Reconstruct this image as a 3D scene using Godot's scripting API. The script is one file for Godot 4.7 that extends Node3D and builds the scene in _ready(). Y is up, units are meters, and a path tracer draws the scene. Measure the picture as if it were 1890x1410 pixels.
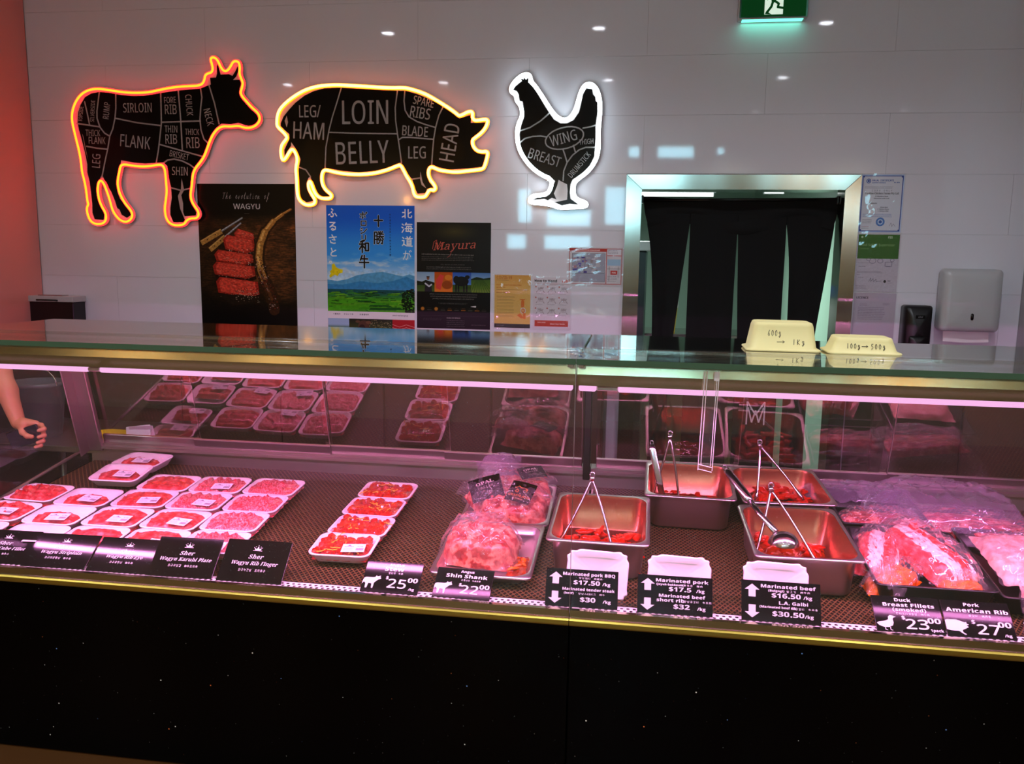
extends Node3D
# Butcher's display counter. World: x along the counter, y up, z from the tiled back wall (z = 0) towards the shop.

const DECK_SLOPE := 0.0939
const DECK_TILT := 0.09363
const FLAT := 0xFFFFFFFF

var M := {}
var used := {}
var fonts := {}


func _ready():
	camera_and_sky()
	room_lights()
	make_materials()
	build_room()
	build_doorway()
	build_cases()
	build_wall_signs()
	build_posters()
	build_wall_fittings()
	build_trays()
	build_pans()
	build_meats()
	build_tags()
	build_counter_things()
	build_staff()
	build_person()


func camera_and_sky():
	var cam := Camera3D.new()
	cam.name = "camera"
	var yaw := deg_to_rad(-8.402)
	var pitch := deg_to_rad(8.589)
	var roll := deg_to_rad(0.888)
	var fwd := Vector3(sin(yaw) * cos(pitch), -sin(pitch), -cos(yaw) * cos(pitch))
	var rt := Vector3(cos(yaw), 0, sin(yaw))
	var up := rt.cross(fwd)
	var rt2 := rt * cos(roll) + up * sin(roll)
	var up2 := up * cos(roll) - rt * sin(roll)
	cam.transform = Transform3D(Basis(rt2, up2, -fwd), Vector3(0, 1.62, 4.68))
	cam.keep_aspect = Camera3D.KEEP_HEIGHT
	cam.fov = rad_to_deg(2.0 * atan(705.0 / 1550.0))
	cam.near = 0.05
	cam.far = 60.0
	add_child(cam)
	cam.current = true
	var env := Environment.new()
	env.background_mode = Environment.BG_COLOR
	env.background_color = Color(0.66, 0.92, 1.0)
	env.background_energy_multiplier = 13.0
	env.ambient_light_source = Environment.AMBIENT_SOURCE_DISABLED
	env.tonemap_mode = Environment.TONE_MAPPER_LINEAR
	env.tonemap_exposure = 1.0
	env.sdfgi_enabled = true
	env.ssao_enabled = true
	env.ssil_enabled = true
	var we := WorldEnvironment.new()
	we.name = "surroundings"
	we.environment = env
	add_child(we)


const CEILING := 3.3
const DOWNLIGHT_ENERGY := 1.36
const LED_ENERGY := 2.5
const LED_COLOR := Color(1.0, 0.58, 0.9)


func room_lights():
	# the shop's recessed downlights: a regular grid with two rear rows added for room light, 1.62 m by 1.87 m
	for row in 4:
		for col in 6:
			var x := -5.22 + 1.62 * col
			var z := 1.9 + 1.87 * row
			if (x < -3.5 or x > 2.0) and z < 2.0:
				continue
			var l := SpotLight3D.new()
			l.name = "downlight_beam"
			l.position = Vector3(x, CEILING - 0.03, z)
			l.rotation_degrees = Vector3(-90, 0, 0)
			l.spot_angle = 74.0
			l.spot_angle_attenuation = 0.8
			l.spot_range = 12.0
			l.spot_attenuation = 2.0
			l.light_color = Color(0.95, 0.96, 1.0)
			l.light_energy = DOWNLIGHT_ENERGY * (1.0 if row < 2 else 1.1)
			l.light_size = 0.05
			l.shadow_enabled = true
			add_child(l, true)
	# the pink meat lamps under the canopy of each case
	for span in [[-2.32, -0.2], [-0.12, 1.7]]:
		var a := AreaLight3D.new()
		a.name = "meat_lamp_light"
		a.area_size = Vector2(span[1] - span[0], 0.02)
		a.position = Vector3((span[0] + span[1]) * 0.5, 1.243, 2.335)
		a.rotation_degrees = Vector3(-68, 0, 0)
		a.light_color = LED_COLOR
		a.light_energy = LED_ENERGY * (span[1] - span[0]) / 2.0
		a.area_range = 12.0
		a.area_attenuation = 2.0
		a.area_normalize_energy = true
		a.shadow_enabled = true
		add_child(a, true)
	# fluorescent batten of the preparation room behind the curtain
	var t := AreaLight3D.new()
	t.name = "batten_beam"
	t.area_size = Vector2(0.9, 0.03)
	t.position = Vector3(0.0, 2.0, -0.9)
	t.rotation_degrees = Vector3(-90, 0, 0)
	t.light_color = Color(0.9, 1.0, 0.97)
	t.light_energy = 6.5
	t.area_range = 12.0
	t.area_attenuation = 2.0
	t.shadow_enabled = true
	add_child(t, true)


# ---------------------------------------------------------------- helpers: scene tree

func numbered(called: String) -> String:
	var n: int = used.get(called, -1) + 1
	used[called] = n
	return called if n == 0 else "%s_%03d" % [called, n]


func tag(o: Node, label: String, category: String, group := ""):
	o.set_meta("label", label)
	o.set_meta("category", category)
	if group:
		o.set_meta("group", group)


func thing(called: String, label: String, category: String, at := Vector3.ZERO, rot := Vector3.ZERO, group := "") -> Node3D:
	var o := Node3D.new()
	o.name = numbered(called)
	add_child(o, true)
	o.position = at
	o.rotation = rot
	tag(o, label, category, group)
	return o


func part(called: String, mesh: Mesh, m: Material, parent: Node, at := Vector3.ZERO, rot := Vector3.ZERO) -> MeshInstance3D:
	var o := MeshInstance3D.new()
	o.name = called
	o.mesh = mesh
	o.material_override = null
	for i in mesh.get_surface_count():
		o.set_surface_override_material(i, m)
	o.position = at
	o.rotation = rot
	parent.add_child(o, true)
	return o


func struct(called: String, mesh: Mesh, m: Material, parent: Node = self) -> MeshInstance3D:
	var o := part(called, mesh, m, parent)
	if parent == self:
		o.set_meta("kind", "structure")
		o.set_meta("label", called.replace("_", " ") + " of the shop")
	return o


func struct_root(called: String, label: String) -> Node3D:
	var o := Node3D.new()
	o.name = called
	o.set_meta("kind", "structure")
	o.set_meta("label", label)
	add_child(o, true)
	return o


func deck_y(z: float) -> float:
	return 0.612 + (2.36 - z) * DECK_SLOPE


# a thing that stands on the sloping deck of the case; turn is about the deck's own normal
func on_deck(called: String, label: String, category: String, x: float, z: float, turn := 0.0, group := "", lift := 0.0) -> Node3D:
	var o := thing(called, label, category, Vector3(x, deck_y(z) + 0.004 + lift, z), Vector3.ZERO, group)
	o.basis = Basis(Vector3.RIGHT, DECK_TILT) * Basis(Vector3.UP, turn)
	return o


# ---------------------------------------------------------------- helpers: meshes

class MB:
	var st := SurfaceTool.new()
	var any := false

	func _init(smooth := false):
		st.begin(Mesh.PRIMITIVE_TRIANGLES)
		st.set_smooth_group(0 if smooth else FLAT)

	func smooth(yes: bool) -> MB:
		st.set_smooth_group(0 if yes else FLAT)
		return self

	func tri(a: Vector3, b: Vector3, c: Vector3, ua := Vector2.ZERO, ub := Vector2.ZERO, uc := Vector2.ZERO):
		st.set_uv(ua)
		st.add_vertex(a)
		st.set_uv(uc)
		st.add_vertex(c)
		st.set_uv(ub)
		st.add_vertex(b)
		any = true

	func quad(a: Vector3, b: Vector3, c: Vector3, d: Vector3, ua := Vector2(0, 1), ub := Vector2(1, 1), uc := Vector2(1, 0), ud := Vector2(0, 0)):
		tri(a, b, c, ua, ub, uc)
		tri(a, c, d, ua, uc, ud)

	# box between two corners with chamfered edges
	func box(lo: Vector3, hi: Vector3, r := 0.0) -> MB:
		var c := (lo + hi) * 0.5
		var h := (hi - lo) * 0.5
		r = minf(r, minf(h.x, minf(h.y, h.z)) * 0.9)
		var ax := [Vector3.RIGHT, Vector3.UP, Vector3.BACK]
		for k in 3:
			var u: Vector3 = ax[(k + 1) % 3]
			var v: Vector3 = ax[(k + 2) % 3]
			var n: Vector3 = ax[k]
			var hu: float = h[(k + 1) % 3] - r
			var hv: float = h[(k + 2) % 3] - r
			for s in [-1.0, 1.0]:
				var o: Vector3 = c + n * h[k] * s
				if s > 0:
					quad(o - u * hu - v * hv, o + u * hu - v * hv, o + u * hu + v * hv, o - u * hu + v * hv)
				else:
					quad(o + u * hu - v * hv, o - u * hu - v * hv, o - u * hu + v * hv, o + u * hu + v * hv)
		if r > 0.0:
			for k in 3:
				var w: Vector3 = ax[k]
				var u: Vector3 = ax[(k + 1) % 3]
				var v: Vector3 = ax[(k + 2) % 3]
				var hw: float = h[k] - r
				for su in [-1.0, 1.0]:
					for sv in [-1.0, 1.0]:
						var p: Vector3 = c + u * su * h[(k + 1) % 3] + v * sv * (h[(k + 2) % 3] - r)
						var q: Vector3 = c + u * su * (h[(k + 1) % 3] - r) + v * sv * h[(k + 2) % 3]
						if su * sv > 0:
							quad(p - w * hw, q - w * hw, q + w * hw, p + w * hw)
						else:
							quad(q - w * hw, p - w * hw, p + w * hw, q + w * hw)
			for sx in [-1.0, 1.0]:
				for sy in [-1.0, 1.0]:
					for sz in [-1.0, 1.0]:
						var s := Vector3(sx, sy, sz)
						var a := c + s * Vector3(h.x, h.y - r, h.z - r)
						var b := c + s * Vector3(h.x - r, h.y, h.z - r)
						var d := c + s * Vector3(h.x - r, h.y - r, h.z)
						if sx * sy * sz > 0:
							tri(a, b, d)
						else:
							tri(a, d, b)
		return self

	# walls between rings of equal length; each ring runs anticlockwise seen from the end that the walls climb to
	func loft(rings: Array, cap_start := false, cap_end := false) -> MB:
		var n: int = rings[0].size()
		for j in rings.size() - 1:
			var p: PackedVector3Array = rings[j]
			var q: PackedVector3Array = rings[j + 1]
			var v0 := float(j) / (rings.size() - 1)
			var v1 := float(j + 1) / (rings.size() - 1)
			for i in n:
				var k := (i + 1) % n
				var u0 := float(i) / n
				var u1 := float(i + 1) / n
				quad(p[i], p[k], q[k], q[i], Vector2(u0, v0), Vector2(u1, v0), Vector2(u1, v1), Vector2(u0, v1))
		if cap_start:
			fan(rings[0], true)
		if cap_end:
			fan(rings[-1], false)
		return self

	func fan(ring: PackedVector3Array, flip: bool):
		var c := Vector3.ZERO
		for p in ring:
			c += p
		c /= ring.size()
		for i in ring.size():
			var k := (i + 1) % ring.size()
			if flip:
				tri(c, ring[k], ring[i])
			else:
				tri(c, ring[i], ring[k])

	func tube(path: Array, radius, n := 8, caps := true, squash := 1.0, side := Vector3.UP) -> MB:
		var rings := []
		for i in path.size():
			var t: Vector3 = (path[mini(i + 1, path.size() - 1)] - path[maxi(i - 1, 0)]).normalized()
			var a: Vector3 = side - t * side.dot(t)
			if a.length() < 0.05:
				a = Vector3.RIGHT - t * t.x
			if a.length() < 0.05:
				a = Vector3.BACK - t * t.z
			a = a.normalized()
			var b := t.cross(a)
			var r: float = radius[i] if radius is Array else radius
			var ring := PackedVector3Array()
			for k in n:
				var g := TAU * k / n
				ring.append(path[i] + a * cos(g) * r * squash + b * sin(g) * r)
			rings.append(ring)
		return loft(rings, caps, caps)

	# polygon in the x-y plane, between two depths
	func prism(poly: PackedVector2Array, z0: float, z1: float, uv_lo := Vector2.ZERO, uv_hi := Vector2.ONE, back := true) -> MB:
		var area := 0.0
		for i in poly.size():
			area += poly[i].cross(poly[(i + 1) % poly.size()])
		if area < 0:
			poly = poly.duplicate()
			poly.reverse()
		var idx := Geometry2D.triangulate_polygon(poly)
		var span := uv_hi - uv_lo
		for t in idx.size() / 3:
			var a := poly[idx[t * 3]]
			var b := poly[idx[t * 3 + 1]]
			var c := poly[idx[t * 3 + 2]]
			if (b - a).cross(c - a) < 0:
				var s := b
				b = c
				c = s
			var ua := Vector2((a.x - uv_lo.x) / span.x, 1.0 - (a.y - uv_lo.y) / span.y)
			var ub := Vector2((b.x - uv_lo.x) / span.x, 1.0 - (b.y - uv_lo.y) / span.y)
			var uc := Vector2((c.x - uv_lo.x) / span.x, 1.0 - (c.y - uv_lo.y) / span.y)
			tri(Vector3(a.x, a.y, z1), Vector3(b.x, b.y, z1), Vector3(c.x, c.y, z1), ua, ub, uc)
			if back:
				tri(Vector3(a.x, a.y, z0), Vector3(c.x, c.y, z0), Vector3(b.x, b.y, z0))
		for i in poly.size():
			var p := poly[i]
			var q := poly[(i + 1) % poly.size()]
			quad(Vector3(p.x, p.y, z0), Vector3(q.x, q.y, z0), Vector3(q.x, q.y, z1), Vector3(p.x, p.y, z1), Vector2.ZERO, Vector2.ZERO, Vector2.ZERO, Vector2.ZERO)
		return self

	# surface over a grid; f(u, v) gives the point, u to the right and v away from the viewer, seen from above
	func sheet(nu: int, nv: int, f: Callable, uv_scale := Vector2.ONE) -> MB:
		var pts := []
		for j in nv + 1:
			for i in nu + 1:
				pts.append(f.call(float(i) / nu, float(j) / nv))
		for j in nv:
			for i in nu:
				var a: int = j * (nu + 1) + i
				var u0 := Vector2(float(i) / nu, 1.0 - float(j) / nv) * uv_scale
				var u1 := Vector2(float(i + 1) / nu, 1.0 - float(j + 1) / nv) * uv_scale
				quad(pts[a], pts[a + 1], pts[a + nu + 2], pts[a + nu + 1], u0, Vector2(u1.x, u0.y), u1, Vector2(u0.x, u1.y))
		return self

	func done() -> ArrayMesh:
		st.generate_normals()
		return st.commit()


func rr(w: float, d: float, r: float, y: float, n := 5, cx := 0.0, cz := 0.0) -> PackedVector3Array:
	var out := PackedVector3Array()
	r = minf(r, minf(w, d) * 0.5 - 0.0002)
	var cs := [Vector2(1, -1), Vector2(-1, -1), Vector2(-1, 1), Vector2(1, 1)]
	for q in 4:
		for k in n + 1:
			var g := PI * 0.5 * (q + float(k) / n)
			out.append(Vector3(cx + cs[q].x * (w * 0.5 - r) + r * cos(g), y, cz + cs[q].y * (d * 0.5 - r) - r * sin(g)))
	return out


# the same rounded rectangle, but standing in the x-y plane at depth z (anticlockwise seen from +z)
func rrz(w: float, h: float, r: float, z: float, n := 5, cx := 0.0, cy := 0.0) -> PackedVector3Array:
	var out := PackedVector3Array()
	for p in rr(w, h, r, 0.0, n):
		out.append(Vector3(p.x + cx, -p.z + cy, z))
	return out


func boxm(lo: Vector3, hi: Vector3, r := 0.0) -> ArrayMesh:
	return MB.new().box(lo, hi, r).done()


func smooth_path(flat: Array, closed := true, times := 2) -> PackedVector2Array:
	var p := PackedVector2Array()
	for i in flat.size() / 2:
		p.append(Vector2(flat[i * 2], flat[i * 2 + 1]) * 0.001)
	for k in times:
		var q := PackedVector2Array()
		var n := p.size()
		if not closed:
			q.append(p[0])
		for i in (n if closed else n - 1):
			var a := p[i]
			var b := p[(i + 1) % n]
			q.append(a.lerp(b, 0.25))
			q.append(a.lerp(b, 0.75))
		if not closed:
			q.append(p[n - 1])
		p = q
	return p


func pts2(flat: Array) -> PackedVector2Array:
	var p := PackedVector2Array()
	for i in flat.size() / 2:
		p.append(Vector2(flat[i * 2], flat[i * 2 + 1]) * 0.001)
	return p


# sweeps a little profile (offset across, depth) along a closed flat path
func ribbon(path: PackedVector2Array, profile: Array) -> ArrayMesh:
	var mb := MB.new(true)
	var n := path.size()
	var rings := []
	for i in n + 1:
		var a := path[(i - 1 + n) % n]
		var b := path[i % n]
		var c := path[(i + 1) % n]
		var t := ((b - a).normalized() + (c - b).normalized()).normalized()
		var nn := Vector2(t.y, -t.x)
		var ring := PackedVector3Array()
		for q in profile:
			var p: Vector2 = b + nn * q[0]
			ring.append(Vector3(p.x, p.y, q[1]))
		rings.append(ring)
	mb.loft(rings)
	return mb.done()


# ---------------------------------------------------------------- helpers: printed pictures, drawn stroke by stroke

class Cv:
	var im: Image
	var w: int
	var h: int
	const S := 2
	static var boxes := {}

	func _init(width: int, height: int, bg: Color):
		w = width
		h = height
		im = Image.create(w * S, h * S, false, Image.FORMAT_RGB8)
		im.fill(bg)

	func poly(pts: PackedVector2Array, c: Color) -> Cv:
		var lo := INF
		var hi := -INF
		for p in pts:
			lo = minf(lo, p.y)
			hi = maxf(hi, p.y)
		var n := pts.size()
		for y in range(maxi(0, floori(lo * S)), mini(h * S - 1, ceili(hi * S)) + 1):
			var yc := (y + 0.5) / S
			var xs := []
			for i in n:
				var a := pts[i]
				var b := pts[(i + 1) % n]
				if (a.y <= yc) != (b.y <= yc):
					xs.append(a.x + (b.x - a.x) * (yc - a.y) / (b.y - a.y))
			xs.sort()
			for k in xs.size() / 2:
				var x0 := maxi(0, roundi(xs[k * 2] * S))
				var x1 := mini(w * S, roundi(xs[k * 2 + 1] * S))
				if x1 > x0:
					im.fill_rect(Rect2i(x0, y, x1 - x0, 1), c)
		return self

	func rect(x: float, y: float, ww: float, hh: float, c: Color) -> Cv:
		im.fill_rect(Rect2i(roundi(x * S), roundi(y * S), maxi(1, roundi(ww * S)), maxi(1, roundi(hh * S))), c)
		return self

	func disc(x: float, y: float, rx: float, ry: float, c: Color) -> Cv:
		var p := PackedVector2Array()
		for i in 20:
			p.append(Vector2(x + rx * cos(TAU * i / 20), y + ry * sin(TAU * i / 20)))
		return poly(p, c)

	func line(pts: Array, width: float, c: Color, caps := true) -> Cv:
		for i in pts.size() - 1:
			var a: Vector2 = pts[i]
			var b: Vector2 = pts[i + 1]
			if a.distance_to(b) < 0.01:
				continue
			var n := (b - a).orthogonal().normalized() * width * 0.5
			poly(PackedVector2Array([a + n, b + n, b - n, a - n]), c)
		if caps:
			for p in pts:
				disc(p.x, p.y, width * 0.5, width * 0.5, c)
		return self

	# s in capitals of height ch with their baseline's middle at (x, y); al 0 left, 0.5 centred, 1 right
	func text(f: Font, s: String, x: float, y: float, ch: float, c: Color, sx := 1.0, al := 0.5, turn := 0.0, shear := 0.0, fat := 0.0) -> Cv:
		if s.is_empty():
			return self
		if not boxes.has(f):
			var m := TextMesh.new()
			m.font = f
			m.text = "H"
			m.font_size = 64
			m.depth = 0.0
			m.pixel_size = 1.0
			var lo := INF
			var hi := -INF
			for v in m.get_mesh_arrays()[Mesh.ARRAY_VERTEX]:
				lo = minf(lo, v.y)
				hi = maxf(hi, v.y)
			boxes[f] = Vector2(lo, hi - lo)
		var t := TextMesh.new()
		t.font = f
		t.text = s
		t.font_size = 64
		t.depth = 0.0
		t.pixel_size = 1.0
		t.curve_step = 2.0
		var arr: Array = t.get_mesh_arrays()
		var v: PackedVector3Array = arr[Mesh.ARRAY_VERTEX]
		if v.is_empty():
			return self
		var idx: PackedInt32Array = arr[Mesh.ARRAY_INDEX] if arr[Mesh.ARRAY_INDEX] != null else PackedInt32Array(range(v.size()))
		var lx := INF
		var hx := -INF
		for p in v:
			lx = minf(lx, p.x)
			hx = maxf(hx, p.x)
		var k: float = ch / boxes[f].y
		var base: float = boxes[f].x
		var xf := Transform2D(-turn, Vector2(x, y))
		var q := PackedVector2Array()
		for p in v:
			var yy: float = (p.y - base) * k
			q.append(xf * Vector2((p.x - lx - (hx - lx) * al) * k * sx + yy * shear, -yy))
		for i in idx.size() / 3:
			var tri := PackedVector2Array([q[idx[i * 3]], q[idx[i * 3 + 1]], q[idx[i * 3 + 2]]])
			poly(tri, c)
			if fat > 0.0:
				for o in [Vector2(fat, 0), Vector2(-fat, 0), Vector2(0, fat), Vector2(0, -fat)]:
					poly(PackedVector2Array([tri[0] + o, tri[1] + o, tri[2] + o]), c)
		return self

	# characters that the fonts lack, as strokes; each in a cell of width cw and height ch, the first with its corner at (x, y)
	func strokes(s: String, x: float, y: float, cw: float, ch: float, pen: float, c: Color, down := false, step := 1.08, slant := 0.0) -> Cv:
		for i in s.length():
			var at := Vector2(x, y + i * ch * step) if down else Vector2(x + i * cw * step, y)
			for st in glyph(s[i]):
				var line_ := []
				for k in st.size() / 2:
					line_.append(at + Vector2(st[k * 2] * 0.01 * cw - (st[k * 2 + 1] - 50.0) * 0.01 * slant * cw, st[k * 2 + 1] * 0.01 * ch))
				line(line_, pen, c, pen > 1.2)
		return self

	static func glyph(ch: String) -> Array:
		if GLYPHS.has(ch):
			return GLYPHS[ch]
		var code := ch.unicode_at(0) - 0xAC00
		if code < 0 or code > 11171:
			return []
		var l := code / 588
		var v := (code % 588) / 28
		var t := code % 28
		var out := []
		var tall: bool = v in [0, 1, 2, 3, 4, 5, 6, 7, 20]
		var bottom := 58.0 if t > 0 else 96.0
		var box := Rect2(6, 6, 46, bottom - 10) if tall else Rect2(16, 4, 68, (bottom - 4) * 0.55)
		out.append_array(jamo(LEAD[l], box))
		var vs: Array = VOWEL[v]
		for s in vs:
			var k := []
			for i in s.size() / 2:
				var px: float = s[i * 2]
				var py: float = s[i * 2 + 1]
				k.append(px)
				k.append(4.0 + py * 0.01 * (bottom - 4.0) if tall else (bottom - 4) * 0.55 + 4.0 + py * 0.01 * (bottom - 4) * 0.45)
			out.append(k)
		if t > 0:
			out.append_array(jamo(TAIL[t], Rect2(20, 66, 62, 30)))
		return out

	static func jamo(name_: String, r: Rect2) -> Array:
		var out := []
		var n := name_.length()
		for i in n:
			var q := Rect2(r.position.x + r.size.x * i / n, r.position.y, r.size.x / n * 0.94, r.size.y)
			for s in JAMO.get(name_[i], []):
				var k := []
				for j in s.size() / 2:
					k.append(q.position.x + q.size.x * s[j * 2] * 0.01)
					k.append(q.position.y + q.size.y * s[j * 2 + 1] * 0.01)
				out.append(k)
		return out

	const JAMO := {
		"g": [[8, 10, 90, 10, 80, 95]], "n": [[15, 8, 15, 88, 92, 88]], "d": [[90, 10, 12, 10, 12, 90, 92, 90]], "r": [[10, 8, 88, 8, 88, 48, 12, 48, 12, 92, 92, 92]],
		"m": [[12, 10, 88, 10, 88, 90, 12, 90, 12, 10]], "b": [[14, 6, 14, 92, 86, 92, 86, 6], [14, 48, 86, 48]], "s": [[50, 6, 44, 50, 8, 94], [46, 45, 92, 94]],
		"o": [[50, 8, 82, 22, 92, 50, 82, 78, 50, 92, 18, 78, 8, 50, 18, 22, 50, 8]], "j": [[10, 12, 90, 12], [50, 12, 44, 52, 8, 94], [46, 50, 92, 94]],
		"c": [[38, 0, 62, 4], [10, 22, 90, 22], [50, 22, 8, 94], [48, 54, 92, 94]], "k": [[8, 10, 90, 10, 80, 95], [12, 50, 84, 48]],
		"t": [[90, 8, 12, 8, 12, 92, 92, 92], [12, 50, 84, 50]], "p": [[8, 10, 92, 10], [32, 10, 32, 88], [68, 10, 68, 88], [6, 90, 94, 90]],
		"h": [[38, 0, 62, 4], [8, 22, 92, 22], [50, 38, 80, 52, 80, 80, 50, 94, 20, 80, 20, 52, 50, 38]],
	}
	const LEAD := ["g", "gg", "n", "d", "dd", "r", "m", "b", "bb", "s", "ss", "o", "j", "jj", "c", "k", "t", "p", "h"]
	const TAIL := ["", "g", "gg", "gs", "n", "nj", "nh", "d", "r", "rg", "rm", "rb", "rs", "rt", "rp", "rh", "m", "b", "bs", "s", "ss", "o", "j", "c", "k", "t", "p", "h"]
	const VOWEL := [
		[[68, 2, 68, 98], [68, 48, 88, 48]], [[64, 2, 64, 98], [84, 2, 84, 98], [64, 48, 84, 48]], [[68, 2, 68, 98], [68, 36, 88, 36], [68, 60, 88, 60]], [[64, 2, 64, 98], [84, 2, 84, 98], [64, 38, 84, 38], [64, 60, 84, 60]],
		[[78, 2, 78, 98], [58, 48, 78, 48]], [[72, 2, 72, 98], [88, 2, 88, 98], [56, 48, 72, 48]], [[78, 2, 78, 98], [58, 36, 78, 36], [58, 60, 78, 60]], [[72, 2, 72, 98], [88, 2, 88, 98], [56, 38, 72, 38], [56, 60, 72, 60]],
		[[8, 80, 92, 80], [50, 10, 50, 80]], [[8, 80, 66, 80], [36, 10, 36, 80], [78, -90, 78, 98], [78, 10, 92, 10]], [[8, 80, 60, 80], [36, 10, 36, 80], [72, -90, 72, 98], [90, -90, 90, 98], [72, 10, 90, 10]], [[8, 80, 70, 80], [36, 10, 36, 80], [84, -90, 84, 98]],
		[[8, 80, 92, 80], [34, 10, 34, 80], [66, 10, 66, 80]], [[8, 20, 92, 20], [50, 20, 50, 96]], [[8, 20, 70, 20], [36, 20, 36, 90], [84, -90, 84, 98], [66, 40, 84, 40]], [[8, 20, 66, 20], [36, 20, 36, 90], [74, -90, 74, 98], [90, -90, 90, 98]],
		[[8, 20, 70, 20], [36, 20, 36, 90], [84, -90, 84, 98]], [[8, 20, 92, 20], [34, 20, 34, 96], [66, 20, 66, 96]], [[8, 50, 92, 50]], [[8, 50, 70, 50], [84, -90, 84, 98]], [[76, 2, 76, 98]],
	]
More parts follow.
